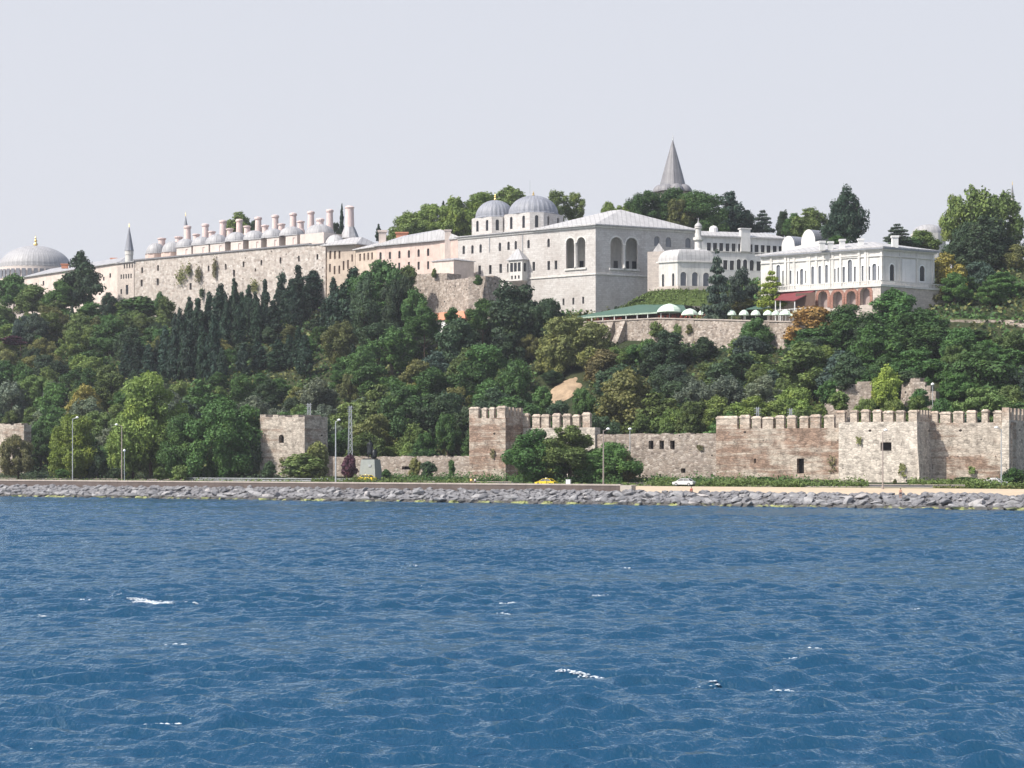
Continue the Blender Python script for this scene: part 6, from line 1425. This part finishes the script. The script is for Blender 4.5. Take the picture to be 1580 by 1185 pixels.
# ---- skyline trees behind the palace (Y given)
for a in [
    (372, 328, 372, 46, 'round', 'mid', 'rounded green tree top rising behind the middle kitchen chimneys', 730), (394, 340, 372, 26, 'round', 'dark', 'small dark tree top behind the kitchen chimneys, right of the green one', 728),
    (527, 316, 372, 9, 'cypress', 'cyp', 'thin black cypress close behind the cone-based chimney', 665), (519, 344, 372, 16, 'round', 'dark', 'small dark tree left of the cone-based chimney', 668),
    (584, 346, 372, 10, 'cypress', 'cyp', 'tiny dark cypress tip above the tan building roof', 660),
    (628, 328, 380, 62, 'round', 'light', 'light green tree at the left end of the skyline clump left of the twin domes', 660), (664, 316, 378, 66, 'large', 'light', 'light green tree second from left in the skyline clump left of the twin domes', 668), (684, 311, 340, 10, 'cypress', 'cyp', 'small black cypress tip above the light green skyline clump', 690),
    (705, 306, 372, 64, 'round', 'light', 'light green tree third from left in the skyline clump left of the twin domes', 664), (742, 298, 360, 66, 'large', 'light', 'light green tree just behind the smaller twin dome', 662), (788, 290, 345, 70, 'round', 'mid', 'green tree top between the twin domes', 668),
    (858, 295, 345, 44, 'open', 'mid', 'green tree close right of the larger twin dome', 650), (884, 298, 345, 44, 'open', 'light', 'light green tree second right of the larger twin dome', 655),
    (940, 311, 345, 30, 'open', 'light', 'small light green tree top left of the pointed tower', 640), (965, 314, 348, 44, 'open', 'light', 'light green low tree top behind the pavilion roof apex', 636),
    (1003, 296, 352, 60, 'dense', 'deep', 'dark green tree at the left foot of the pointed tower', 628), (1038, 292, 358, 62, 'dense', 'deep', 'dark green tree right below the pointed spire', 632), (1072, 298, 366, 96, 'large', 'deep', 'broad dark and yellow green tree at the right foot of the pointed tower', 626), (1050, 308, 362, 50, 'round', 'olive', 'yellowish green tree in front of the pointed tower', 622),
    (1128, 297, 362, 52, 'pine', 'cyp', 'near black spreading pine between the pointed tower and the white barracks', 640), (1148, 325, 364, 34, 'dense', 'cyp', 'small near black tree right of the black pine', 642), (1177, 325, 364, 34, 'cedar', 'blue', 'bluish thin conifer above the white barracks roof', 645),
    (1210, 326, 366, 28, 'dense', 'dark', 'small dark rounded tree above the vaulted halls', 630), (1254, 322, 368, 66, 'round', 'mid', 'green rounded tree behind the half round vault', 620), (1225, 330, 366, 40, 'round', 'deep', 'green tree top left behind the half round vault', 625),
    (1306, 290, 378, 58, 'conifer', 'cyp', 'tall near black conifer standing above the kiosk roof', 585), (1290, 364, 384, 50, 'umbrella', 'deep', 'flat topped green tree just behind the kiosk chimneys', 560), (1385, 346, 378, 38, 'cedar', 'blue', 'small ragged conifer behind the kiosk right chimney', 575),
    (1425, 356, 392, 70, 'round', 'mid', 'green tree in front of the distant shallow dome', 585), (1400, 366, 392, 50, 'round', 'deep', 'dark green tree behind the kiosk right end', 580),
    (1500, 290, 400, 96, 'open', 'light', 'tall light green tree at the top right corner of the hill', 560), (1545, 296, 410, 76, 'open', 'mid', 'tall green tree at the right edge on the skyline', 565), (1470, 302, 380, 46, 'open', 'light', 'light green tree left part of the tall group at the right', 570),
    (1520, 335, 490, 104, 'conifer', 'dark', 'massive dark tree in front of the tall light green trees at right', 535), (1572, 378, 470, 56, 'round', 'olive', 'yellow olive tree at the right edge behind the lawn terrace', 532), (1490, 345, 440, 60, 'dense', 'dark', 'dark tree between the yellow green one and the massive dark one', 540),
    (1455, 392, 480, 78, 'round', 'yellow', 'yellow green tree at the right end of the kiosk', 505), (1438, 440, 500, 60, 'round', 'olive', 'olive green tree below the yellow green one right of the kiosk', 500), (1508, 405, 490, 60, 'open', 'blue', 'bluish green tree on the lawn terrace at right', 512), (1540, 430, 492, 60, 'dense', 'dark', 'dark bushy tree on the lawn terrace at right', 510), (1572, 448, 495, 40, 'round', 'deep', 'green bush at the right edge of the lawn terrace', 505),
    # terrace trees
    (1107, 388, 498, 46, 'cedar', 'blue', 'tall dark tiered cedar before the white barracks', 512), (1145, 414, 478, 48, 'open', 'blue', 'bluish green airy tree right of the tiered cedar', 520), (1190, 419, 482, 42, 'cedar', 'lime', 'yellow green tiered conifer left of the red canopy', 505), (1150, 462, 484, 50, 'shrub', 'olive', 'low yellow green shrub behind the small parasols', 519), (1118, 458, 492, 30, 'shrub', 'olive', 'olive shrub right at the foot of the tiered cedar', 516),
    (1312, 545, 606, 84, 'round', 'dark', 'dark tree overhanging the grey ruined wall face', 436), (1415, 540, 592, 76, 'dense', 'deep', 'green tree overhanging the pale ruined wall corner', 437),
    (838, 596, 640, 34, 'shrub', 'deep', 'bush at the left edge of the bare earth bank', 480), (862, 618, 650, 40, 'shrub', 'dark', 'bush in front of the bare earth bank', 470), (898, 600, 640, 40, 'round', 'deep', 'small tree at the right of the bare earth bank', 474), (852, 572, 596, 40, 'round', 'dark', 'dark tree shading the top of the bare earth bank', 505),
    (697, 474, 502, 24, 'shrub', 'deep', 'small leafy bush in front of the orange roof', 546),
    (1280, 588, 622, 34, 'shrub', 'deep', 'bush at the left end of the grey ruined wall face', 424), (1306, 582, 604, 40, 'shrub', 'dark', 'dark bush on top of the grey ruined wall face', 431), (1338, 574, 598, 34, 'shrub', 'deep', 'bush on the right top of the grey ruined wall face', 430), (1400, 572, 592, 34, 'shrub', 'dark', 'dark bush on top of the pale ruined wall corner', 431), (1430, 582, 604, 24, 'shrub', 'deep', 'bush on the sloping top of the pale ruined wall corner', 429),
    (1296, 604, 634, 38, 'shrub', 'mid', 'bush in front of the grey ruined wall face, left of the bright creeper tree', 421), (1420, 600, 630, 40, 'shrub', 'deep', 'bush in front of the pale ruined wall corner', 419),
    (950, 536, 570, 40, 'round', 'mid', 'green bush below the two sloping buttresses', 505), (978, 532, 566, 34, 'shrub', 'deep', 'bush right of the two sloping buttresses', 508), (1000, 524, 556, 44, 'round', 'deep', 'bush left at the foot of the long retaining wall', 506), (1085, 520, 560, 46, 'round', 'dark', 'bush right at the foot of the long retaining wall', 502), (1066, 500, 516, 16, 'shrub', 'olive', 'olive tuft on the retaining wall coping', 513), (1128, 500, 520, 24, 'shrub', 'deep', 'green tuft on the retaining wall under the first parasols', 507),
    # left part
    (130, 389, 470, 64, 'pine', 'dark', 'dark irregular pine in front of the long pink building', 690), (100, 432, 474, 50, 'round', 'deep', 'green tree left at the foot of the dark irregular pine', 688), (167, 452, 486, 30, 'dense', 'cyp', 'small dark bush tree left of the narrow end house', 672), (88, 464, 494, 52, 'shrub', 'mid', 'wide bush under the left part of the dark irregular pine', 684), (140, 466, 494, 56, 'shrub', 'deep', 'wide bush at the foot of the dark irregular pine', 684), (190, 466, 492, 40, 'shrub', 'mid', 'bush at the foot of the narrow end house', 674), (22, 424, 470, 44, 'round', 'deep', 'green tree at the far left edge below the great dome', 720), (50, 440, 482, 56, 'round', 'mid', 'green tree before the left end of the long pink building', 700),
    (220, 458, 490, 76, 'shrub', 'deep', 'low wide green bush at the foot of the kitchen range', 670), (247, 450, 482, 24, 'shrub', 'deep', 'small rounded bush above the wide green bush by the kitchen wall', 668), (256, 458, 492, 28, 'shrub', 'mid', 'green bush at the wall step of the kitchen range', 664),
    (112, 473, 514, 13, 'cypress', 'cyp', 'lone small cypress on the slope below the pink building', 660), (55, 484, 530, 44, 'dense', 'blue', 'bluish dark round tree on the left slope', 650), (32, 488, 530, 34, 'dense', 'blue', 'bluish dark tree left beside the other bluish tree', 652), (20, 518, 532, 34, 'shrub', 'purple', 'low purple shrub on the far left slope', 645),
    # middle
    (562, 424, 520, 56, 'dense', 'dark', 'dark tree between the last cypress and the dense green tree', 568), (614, 428, 512, 60, 'dense', 'dark', 'dark tree at the foot of the left rubble bastion', 564), (640, 448, 520, 50, 'round', 'deep', 'green tree against the left rubble bastion', 560), (588, 404, 506, 84, 'dense', 'deep', 'dense dark green tree before the tan and pink wings', 572), (632, 410, 440, 24, 'shrub', 'mid', 'small bush on top of the rubble bastion', 572), (670, 414, 428, 12, 'shrub', 'mid', 'tiny bush on the bastion beside the pink annex', 575), (738, 424, 440, 16, 'shrub', 'deep', 'small bush on the right corner of the lower bastion', 551),
    (792, 440, 560, 118, 'dense', 'dark', 'very big dark green tree in front of the pavilion foot', 535), (845, 462, 520, 56, 'dense', 'dark', 'dark tree at the right shoulder of the very big dark tree', 532), (745, 462, 510, 46, 'round', 'deep', 'green tree close left of the very big dark tree', 533),
    (880, 490, 570, 90, 'round', 'olive', 'olive green tree below the pavilion corner', 512), (655, 474, 520, 46, 'round', 'deep', 'green tree half covering the small orange roofed house', 540), (700, 492, 560, 70, 'round', 'dark', 'dark tree right below the small orange roofed house', 530), (915, 498, 575, 70, 'round', 'olive', 'olive green tree below the left end of the green canopy', 508), (850, 508, 580, 60, 'round', 'olive', 'olive tree right of the very big dark tree', 510), (930, 540, 600, 60, 'round', 'brown', 'brownish tree below the two sloping buttresses', 500),
    (1030, 512, 612, 84, 'dense', 'dark', 'tall dark tree in front of the retaining wall', 498), (1112, 508, 540, 22, 'open', 'blue', 'thin bush growing on the long retaining wall', 515), (1012, 496, 520, 22, 'shrub', 'mid', 'bush hanging at the top of the retaining wall', 518), (1045, 500, 522, 20, 'shrub', 'mid', 'small bush right of the other on the retaining wall', 516),
    (965, 572, 660, 116, 'round', 'olive', 'wide olive brown tree rising behind the low grey wall', 448),
    (1166, 492, 556, 66, 'dense', 'deep', 'rounded dark tree below the small parasols', 495), (1254, 474, 550, 84, 'round', 'orange', 'orange brown autumn tree below the brick arches', 488), (1308, 472, 580, 90, 'dense', 'deep', 'deep green tree below the kiosk brick arches', 482), (1378, 448, 530, 80, 'round', 'deep', 'green tree covering the right end of the brick arches', 487), (1420, 478, 570, 90, 'round', 'deep', 'broad green tree below the kiosk right end', 474), (1348, 500, 590, 80, 'round', 'dark', 'dark tree in the middle of the right-hand slope', 468),
    (1240, 530, 610, 100, 'round', 'mid', 'green broad tree below the orange brown one', 455), (1365, 566, 632, 52, 'round', 'lime', 'bright green creeper covered tree between the two ruined wall faces', 424), (1490, 510, 590, 90, 'round', 'deep', 'broad dark green tree below the lawn terrace', 468), (1550, 540, 620, 110, 'umbrella', 'deep', 'wide flat green tree at the right edge of the slope', 440), (1480, 560, 640, 90, 'umbrella', 'deep', 'wide layered green tree behind the right battlements', 430),
]: tpx(a[0], a[1], a[2], a[3], a[4], a[5], a[6], Y=a[7], cat='shrub' if a[4] == 'shrub' else 'tree')
# ---- cypress grove (rows and columns in the zoomed crop of the photograph)
CY = [(440, 670, 900, 60), (385, 740, 1150, 62), (495, 680, 1000, 78), (635, 595, 950, 88), (715, 560, 950, 60), (805, 600, 900, 62), (765, 640, 900, 66), (905, 565, 900, 66), (950, 690, 920, 82), (1030, 455, 760, 78), (1105, 478, 800, 92), (1195, 510, 760, 112), (350, 770, 1100, 50), (300, 850, 1180, 76), (450, 830, 1180, 66), (520, 850, 1180, 66), (590, 790, 1190, 84), (690, 820, 950, 74), (770, 950, 1150, 54),
      (250, 930, 1150, 46), (195, 960, 1180, 70), (865, 940, 1120, 84), (985, 930, 1120, 90), (1110, 850, 1100, 66), (1150, 900, 1150, 76), (1050, 900, 1100, 66), (1325, 558, 930, 90), (1440, 497, 950, 155), (1268, 680, 900, 56), (1445, 960, 1160, 60), (555, 690, 980, 64), (845, 640, 930, 56), (410, 900, 1190, 56), (1090, 640, 860, 70), (120, 960, 1180, 70), (60, 950, 1180, 60), (1500, 640, 900, 70), (560, 640, 960, 66), (670, 700, 1000, 60), (600, 900, 1170, 60), (345, 860, 1180, 60), (480, 760, 1080, 66), (740, 720, 980, 66), (860, 700, 960, 60), (1000, 560, 840, 60), (1060, 560, 850, 70), (1150, 600, 820, 80), (1380, 640, 940, 70), (640, 980, 1190, 50), (410, 780, 1120, 60)]
for i, (X, y0, y1, w_) in enumerate(CY):
    a, b = c2(X, y0), c2(0, y1)[1]; low = y1
    # depth from the row of the foot: find the ground that shows there
    px = a[0]; best = min((abs(pyof(terrain(*tline(px, t)), tline(px, t).y) - b), t) for t in np.arange(60, 190, 2))[1]
    tpx(px, a[1], b - 2, w_ / 3.95 * 1.4, 'cypress', 'cyp', None, t=float(best) + random.uniform(-2, 2), group='cypresses of the grove below the kitchens')
# ---- shore trees
for a in [(28, 672, 732, 50, 'dense', 'brown', 'round rusty green bush tree at the far left shore', 24), (112, 642, 738, 92, 'large', 'lime', 'bright yellow green tree behind the left lamp post', 28), (150, 690, 738, 50, 'round', 'dark', 'dark low tree between the yellow green tree and the tall plane', 30), (232, 577, 715, 112, 'large', 'light', 'tallest light green plane tree on the left shore', 30), (205, 640, 735, 70, 'large', 'light', 'lower light green tree leaning left from the tall plane', 28), (282, 640, 738, 90, 'large', 'deep', 'deep green broad tree right of the tall plane', 27), (345, 618, 738, 116, 'large', 'deep', 'broad olive topped tree left of the square ruined tower', 28), (385, 655, 735, 46, 'round', 'dark', 'dark tree touching the square ruined tower', 33),
          (822, 664, 740, 96, 'dense', 'deep', 'left one of the rounded umbrella trees by the taxi', 24), (878, 658, 734, 128, 'umbrella', 'mid', 'broadest middle umbrella tree behind the taxi', 26), (942, 684, 741, 90, 'dense', 'deep', 'right one of the rounded umbrella trees behind the lamp post', 27), (858, 700, 741, 50, 'shrub', 'deep', 'bush filling the gap between the left and middle umbrella trees', 25), (910, 702, 741, 44, 'shrub', 'deep', 'bush filling the gap between the middle and right umbrella trees', 26), (969, 698, 740, 32, 'shrub', 'olive', 'olive bush at the right end of the umbrella trees', 27),
          (540, 702, 737, 32, 'shrub', 'purple', 'purple red shrub left of the monument', 28), (470, 700, 738, 66, 'shrub', 'mid', 'rounded bush at the foot of the square ruined tower', 27), (490, 682, 738, 42, 'shrub', 'olive', 'taller bush right of the square ruined tower', 31), (415, 712, 738, 30, 'shrub', 'dark', 'dark bush before the square ruined tower', 27), (596, 724, 738, 20, 'shrub', 'deep', 'small pointed bush right of the monument', 25), (640, 706, 738, 18, 'shrub', 'olive', 'olive bush before the low rubble wall', 36), (660, 712, 736, 24, 'shrub', 'dark', 'dark scrub at the low rubble wall', 36), (697, 710, 736, 12, 'shrub', 'deep', 'slim bush left of the brick tower', 34),
          (248, 720, 740, 26, 'shrub', 'mid', 'small bush left of the pale guard rail', 16), (278, 718, 740, 26, 'shrub', 'light', 'lighter small bush at the end of the guard rail', 16), (95, 724, 738, 22, 'shrub', 'deep', 'low bush at the foot of the left lamp post', 18), (180, 722, 738, 26, 'shrub', 'dark', 'dark low bush near the brownish lamp post', 20),
          (1381, 746, 754, 9, 'shrub', 'olive', 'tiny round tuft at the foot of the broad tower', 29), (1565, 722, 750, 40, 'shrub', 'deep', 'green bush at the foot of the shaded corner tower', 29), (1556, 724, 748, 22, 'shrub', 'dark', 'dark small bush beside the rightmost lamp post', 30), (1490, 736, 750, 60, 'shrub', 'deep', 'low green scrub at the foot of the weathered wall', 34), (1180, 740, 752, 40, 'shrub', 'deep', 'low scrub along the foot of the reddish battlemented wall', 33)]:
    tpx(*a[:6], a[6], t=a[7], cat='shrub' if a[4] == 'shrub' else 'tree')
# light shrubs along the top of the wall on the right
for px, yt, w_, tn in ((1040, 632, 60, 'mid'), (1075, 620, 56, 'mid'), (1100, 612, 60, 'light'), (1135, 624, 56, 'light'), (1165, 612, 56, 'light'), (1200, 618, 60, 'light'), (1235, 618, 54, 'light'), (1270, 624, 46, 'light'), (1335, 616, 50, 'light'), (1380, 618, 44, 'light'), (1415, 612, 50, 'mid'), (1450, 616, 50, 'deep'), (1070, 586, 56, 'grey'), (1115, 582, 60, 'grey'), (1180, 580, 56, 'grey'), (990, 640, 40, 'mid'), (640, 655, 60, 'mid'), (690, 640, 50, 'deep'), (600, 690, 40, 'light'), (630, 684, 40, 'light')):
    tpx(px, yt, yt + 56, w_, 'open' if tn == 'grey' else 'round', tn, None, t=random.uniform(52, 60) if tn != 'grey' else 72, group='trees on the hillside')
# creepers on the kitchen wall
for X, Y_, w_, h_, tn in ((395, 535, 90, 110, 'olive'), (440, 500, 40, 60, 'olive'), (500, 525, 50, 100, 'brown'), (600, 490, 30, 120, 'brown'), (520, 640, 24, 60, 'dark'), (840, 600, 60, 70, 'olive')):
    a = c2(X, Y_); p = on(KA + nK * .5, KB + nK * .5, a[0]); u = p.y / FP; n = 260; r = np.random.default_rng(int(X)); d = r.normal(size=(n, 2)) * [w_ / 3.95 / 2 * u * .5, h_ / 3.95 / 2 * u * .5]
    e = r.uniform(0, .6, n); C = np.stack([dK.x * d[:, 0] + nK.x * e, dK.y * d[:, 0] + nK.y * e, d[:, 1]], 1); q = leaf_quads(C, np.tile([nK.x, nK.y, .3], (n, 1)) + .5 * r.normal(size=(n, 3)), .28, r)
    o = link(bpy.data.objects.new('wall_creeper', np_mesh('wall_creeper', q, np.arange(len(q)).reshape(-1, 4), M['foliage']))); o.location = (p.x, p.y, zat(a[1], p.y)); o.color = (*T[tn], 1)
    tag(o, 'patch of creeper hanging on the upper kitchen wall' if Y_ < 560 else 'small plant growing from the kitchen wall face', 'creeper', 'creepers on the kitchen wall')

for px, py, w_, h_, t_w, tn in ((1392, 725, 16, 30, 32.9, 'olive'), (1325, 680, 12, 18, 32.9, 'olive'), (1283, 715, 18, 40, 38.9, 'brown'), (760, 700, 12, 20, 32.9, 'brown'), (1080, 690, 14, 12, 40.4, 'brown'), (435, 715, 16, 30, 33.9, 'brown'), (1500, 725, 14, 16, 38.6, 'mid')):
    p = tline(px, t_w - .15); u = p.y / FP; n = 50; r = np.random.default_rng(px); d = np.clip(r.normal(size=(n, 2)), -1.5, 1.5) * [w_ / 2 * u * .4, h_ / 2 * u * .4]; e = r.uniform(0, .15, n)
    C = np.stack([.848 * d[:, 0] - .53 * e, -.53 * d[:, 0] - .848 * e, d[:, 1]], 1); q = leaf_quads(C, np.tile([-.53, -.848, .3], (n, 1)) + .5 * r.normal(size=(n, 3)), .24, r)
    o = link(bpy.data.objects.new('wall_plant', np_mesh('wall_plant', q, np.arange(len(q)).reshape(-1, 4), M['foliage']))); o.location = (p.x, p.y, zat(py, p.y)); o.color = (*T[tn], 1)
    tag(o, 'small tuft of weeds growing from the face of the old sea walls', 'wall plant', 'weeds growing on the sea walls')

# ---- the wooded slope: a jittered scatter, each tree a thing
LIM = [(-60, 452), (90, 474), (165, 484), (200, 478), (262, 486), (290, 500), (330, 500), (480, 490), (520, 480), (560, 480), (600, 482), (626, 500), (700, 506), (760, 506), (800, 505), (860, 520), (918, 530), (940, 562), (1000, 560), (1110, 556), (1140, 515), (1236, 510), (1260, 505), (1340, 500), (1400, 485), (1440, 500), (1530, 506), (1640, 510)]
HOLES = [(838, 572, 902, 640, 118), (1276, 582, 1344, 622, 80), (1394, 576, 1446, 610, 80), (926, 488, 985, 536, 150)]
rt = random.Random(21); taken = [(o.location.x, o.location.y) for o, _ in TREES]
t_ = 50.0; nfill = 0
while t_ < 250:
    step = 10.2
    s_ = s_at(-30, t_)
    while s_ < s_at(1612, t_):
        s1_, t1_ = s_ + rt.uniform(-3.4, 3.4), t_ + rt.uniform(-3.4, 3.4); s_ += step
        x, y = ST(s1_, t1_); px = pxof(x, y); zg = terrain(x, y)
        if any((x - a) ** 2 + (y - b) ** 2 < 3.6 ** 2 for a, b in taken): continue
        Wm = rt.choice((rt.uniform(5.5, 9), rt.uniform(8, 12), rt.uniform(10, 15))); Hm = Wm * rt.uniform(.65, 1.0) + rt.uniform(0, 3); u = y / FP; hw = Wm / u / 2
        lim = float(np.interp(px, [a for a, _ in LIM], [b for _, b in LIM])) + rt.uniform(0, 8)
        if t1_ > 178 and px < 1452: continue
        if 137 < t1_ < 151 and px > 1452: continue
        if t1_ >= 151 and px > 1452: lim = 405 + (px - 1452) * .15 + rt.uniform(0, 25)
        if 242 < px < 500 and t1_ < (118 if px < 420 else 128): lim = max(lim, 582 + rt.uniform(-10, 14))
        if 235 < px < 505 and 100 < t1_ < 185: Hm = min(Hm, 5.2); pyt = pyof(zg + Hm, y)
        if 640 < px < 725 and t1_ < 142: lim = 494 if not 672 < px < 712 else 500
        pyt = pyof(zg + Hm, y)
        if pyt < lim: Hm = zat(lim, y) - zg; pyt = lim
        if Hm < 3.4: continue
        if Hm < 6: Wm = min(Wm, Hm * 1.3); hw = Wm / u / 2
        pyb = pyof(zg, y); ok = True
        for a, b, c_, d_, th_ in HOLES:
            if t1_ < th_ and px + hw * .8 > a and px - hw * .8 < c_ and pyt < d_ and pyb > b: ok = False
        if not ok: continue
        mid = (pyt + pyb) / 2
        if px < 280: tn = rt.choice(['deep', 'mid', 'olive', 'olive', 'mid', 'mid', 'light', 'deep', 'deep', 'dark']) if mid < 590 else rt.choice(['deep', 'mid', 'grey', 'deep', 'deep', 'dark', 'mid'])
        elif px < 560: tn = rt.choice(['deep', 'dark', 'olive', 'mid', 'deep', 'grey']) if mid > 560 else rt.choice(['dark', 'blue', 'dark', 'olive', 'deep'])
        elif px < 780: tn = rt.choice(['deep', 'dark', 'blue', 'mid', 'deep', 'dark', 'olive']) if mid < 590 else rt.choice(['deep', 'mid', 'olive', 'deep', 'deep', 'dark'])
        elif px < 960: tn = rt.choice(['olive', 'deep', 'dark', 'dark', 'deep', 'deep'])
        else: tn = rt.choice(['deep', 'deep', 'dark', 'mid', 'deep', 'deep', 'mid', 'blue'])
        if rt.random() < .012: tn = rt.choice(['yellow', 'light'])
        kd = rt.choice(['round', 'round', 'open', 'open', 'dense', 'umbrella', 'pine']) if Hm > 5.5 else rt.choice(['round', 'shrub'])
        tree(x, y, Wm, zg + Hm, zg + Hm * rt.uniform(.05, .16), kd, T[tn], None, 'shrub' if kd == 'shrub' else 'tree', 'trees on the hillside'); TREES[-1][0]['_t'] = tn; taken.append((x, y)); nfill += 1
    t_ += 9.4
print('scattered trees', nfill, 'all', len(TREES))
# the wood goes on beyond both sides of the picture as one mass
rw_q = np.random.default_rng(99); qs = []
for sa, sb in ((-330, -152), (150, 300)):
    for _ in range(95):
        t1 = rw_q.uniform(50, 215); s1 = rw_q.uniform(sa, sb); x, y = ST(s1, t1)
        if -20 < pxof(x, y) < 1600: s1 += -60 if sa < 0 else 60; x, y = ST(s1, t1)
        if -30 < pxof(x, y) < 1610: continue
        me = CROWN['round'][int(rw_q.integers(5))]; co = np.zeros(len(me.vertices) * 3, dtype=np.float32); me.vertices.foreach_get('co', co); co = co.reshape(-1, 4, 3)[::4].reshape(-1, 3)
        w_ = rw_q.uniform(9, 15); ctr = co.reshape(-1, 4, 3).mean(1, keepdims=True); co = (ctr + (co.reshape(-1, 4, 3) - ctr) * 1.9).reshape(-1, 3)
        qs.append(co * [w_, w_, w_ * .8] + [x, y, terrain(x, y)])
qs = np.concatenate(qs); o = link(bpy.data.objects.new('woodland', np_mesh('woodland', qs, np.arange(len(qs)).reshape(-1, 4), M['foliage']))); o.color = (*T['deep'], 1); struct(o, 'stuff')
# undergrowth between them and weeds along the shore: nobody could count these
def leaf_cover(name, pts, size, tints, seed, hgt=.5):
    r = np.random.default_rng(seed); C = np.array(pts); n = len(C); q = leaf_quads(C, r.normal(size=(n, 3)) * .7 + [0, -.3, .8], size, r)
    me = np_mesh(name, q, np.arange(len(q)).reshape(-1, 4), M['foliage']); o = link(bpy.data.objects.new(name, me)); o.color = (*tints, 1); return struct(o, 'stuff')
for nm, n_, tn, sd in (('undergrowth', 52000, 'deep', 1), ('undergrowth', 28000, 'olive', 2), ('undergrowth', 20000, 'dark', 3)):
    pts = []; r = random.Random(sd)
    while len(pts) < n_:
        t1 = r.uniform(47, 240); s1 = r.uniform(s_at(-60, t1), s_at(1640, t1)); x, y = ST(s1, t1)
        if mnoise.noise((x * .07 + sd * 9, y * .07, sd)) + r.gauss(0, .25) < 0: continue
        px, py = pxof(x, y), pyof(terrain(x, y), y)
        if any(a - 4 < px < c_ + 4 and b - 4 < py < d_ + 4 for a, b, c_, d_, th_ in HOLES): continue
        pts.append((x, y, terrain(x, y) + abs(r.gauss(0, .7))))
    leaf_cover(nm, pts, .5, T[tn], sd)
r = random.Random(77); leaf_cover('grass_tufts', [(p.x + r.gauss(0, .5), p.y + r.gauss(0, .5), p.z + abs(r.gauss(0, .15))) for p in bank_pts for _ in range(16)], .22, T['mid'], 31)
for nm, px0, px1, t0, t1, n_, hh, tn, sd in (('weeds', -30, 950, 12, 16, 9000, .30, 'mid', 5), ('weeds', -30, 950, 12, 17, 4000, .2, 'light', 6), ('weeds', 480, 730, 12.5, 16, 7000, .55, 'mid', 13), ('weeds', 1490, 1600, 17.5, 22, 3000, .5, 'mid', 14), ('weeds', 790, 960, 22, 28, 4000, .7, 'deep', 15), ('weeds', 960, 1240, 17, 21, 5500, .45, 'mid', 7), ('weeds', 600, 1250, 27, 32, 8000, .6, 'deep', 8), ('weeds', 1100, 1340, 18, 25, 4500, .5, 'mid', 9), ('weeds', 1400, 1600, 26, 32, 4500, .35, 'mid', 10), ('weeds', -30, 460, 26, 36, 6000, .6, 'dark', 11), ('weeds', 1440, 1600, 17.5, 19, 900, .15, 'olive', 12)):
    pts = []; r = random.Random(sd)
    while len(pts) < n_:
        t_1 = r.uniform(t0, t1); s1 = r.uniform(s_at(px0, t_1), s_at(px1, t_1)); x, y = ST(s1, t_1)
        dn = mnoise.noise((s1 * .16, t_1 * .2, sd))
        if dn < -.12 and r.random() < .85: continue
        pts.append((x, y, float(np.interp(t_1, TK, ZK)) + abs(r.gauss(0, hh)) * (1 + .8 * dn)))
    leaf_cover(nm, pts, .20, T[tn], sd)

# ---------------------------------------------------------------- labels for the trees that have none yet
XL = [(70, 'the great dome'), (175, 'the long pink building'), (215, 'the narrow end house'), (268, 'the kitchen left end'), (330, 'the wall creepers'), (400, 'the middle kitchen chimneys'), (480, 'the right kitchen chimneys'), (560, 'the cone-based chimney'), (625, 'the tan wing'), (700, 'the pink wing'), (760, 'the smaller twin dome'), (815, 'the hanging oriel'), (875, 'the tall lit arches'), (930, 'the pavilion corner'), (1000, 'the green canopy'), (1055, 'the pointed spire'), (1125, 'the tiered cedar'), (1180, 'the small parasols'), (1235, 'the red canopy'), (1290, 'the first brick arches'), (1350, 'the last brick arches'), (1400, 'the kiosk corner'), (1460, 'the kiosk right end'), (1530, 'the massive dark tree'), (9999, 'the right edge minaret')]
names = {}
for o, lab in TREES:
    if lab: continue
    cr = [c for c in o.children if c.name.startswith('crown')][0]; x, y = o.location.x, o.location.y; px = pxof(x, y); py = pyof(o.location.z + cr.location.z + cr.scale.z * .5, y)
    row = 'high on the slope' if py < 505 else 'on the upper slope' if py < 545 else 'on the middle slope' if py < 585 else 'on the lower slope' if py < 625 else 'near the sea wall'
    lm = next(b for a, b in XL if px < a)
    if o.name.startswith('cypress'): base = f'tall cypress {row} below {lm}'
    else:
        tn = o.get('_t'); col = cr.color; tw = TW[tn] if tn else TW[min(T, key=lambda k: sum((T[k][i] - col[i]) ** 2 for i in range(3)))]
        base = f'{tw} {"shrub" if o.name.startswith("shrub") else "tree"} {row} below {lm}'
    names.setdefault(base, []).append((px, o))
    if '_t' in o: del o['_t']
for base, lst in names.items():
    lst.sort(key=lambda a: a[0])
    for i, (px, o) in enumerate(lst):
        n = len(lst)
        o['label'] = base if n == 1 else (('left-hand ', 'right-hand ')[i] + base if n == 2 else ('leftmost ', 'second-from-left ', 'third-from-left ', 'fourth-from-left ', 'fifth-from-left ', 'sixth-from-left ')[min(i, 5)] + base)
for o, lab in TREES:
    if '_t' in o: del o['_t']
# ---------------------------------------------------------------- summer haze: one closed box of thin even air
m = bpy.data.materials.new('haze'); m.use_nodes = True; nt = m.node_tree; nt.nodes.remove(nt.nodes['Principled BSDF'])
pv = nt.nodes.new('ShaderNodeVolumePrincipled'); pv.inputs['Color'].default_value = (.90, .93, 1.0, 1); pv.inputs['Density'].default_value = .0001; pv.inputs['Anisotropy'].default_value = .2
nt.links.new(pv.outputs[0], nt.nodes['Material Output'].inputs['Volume'])
mb = MB(); mb.prism([(-3600, -2900), (3600, -2900), (3600, 3600), (-3600, 3600)], -14, 175); hz = mb.build('haze', m); struct(hz, 'stuff'); hz.display_type = 'WIRE'
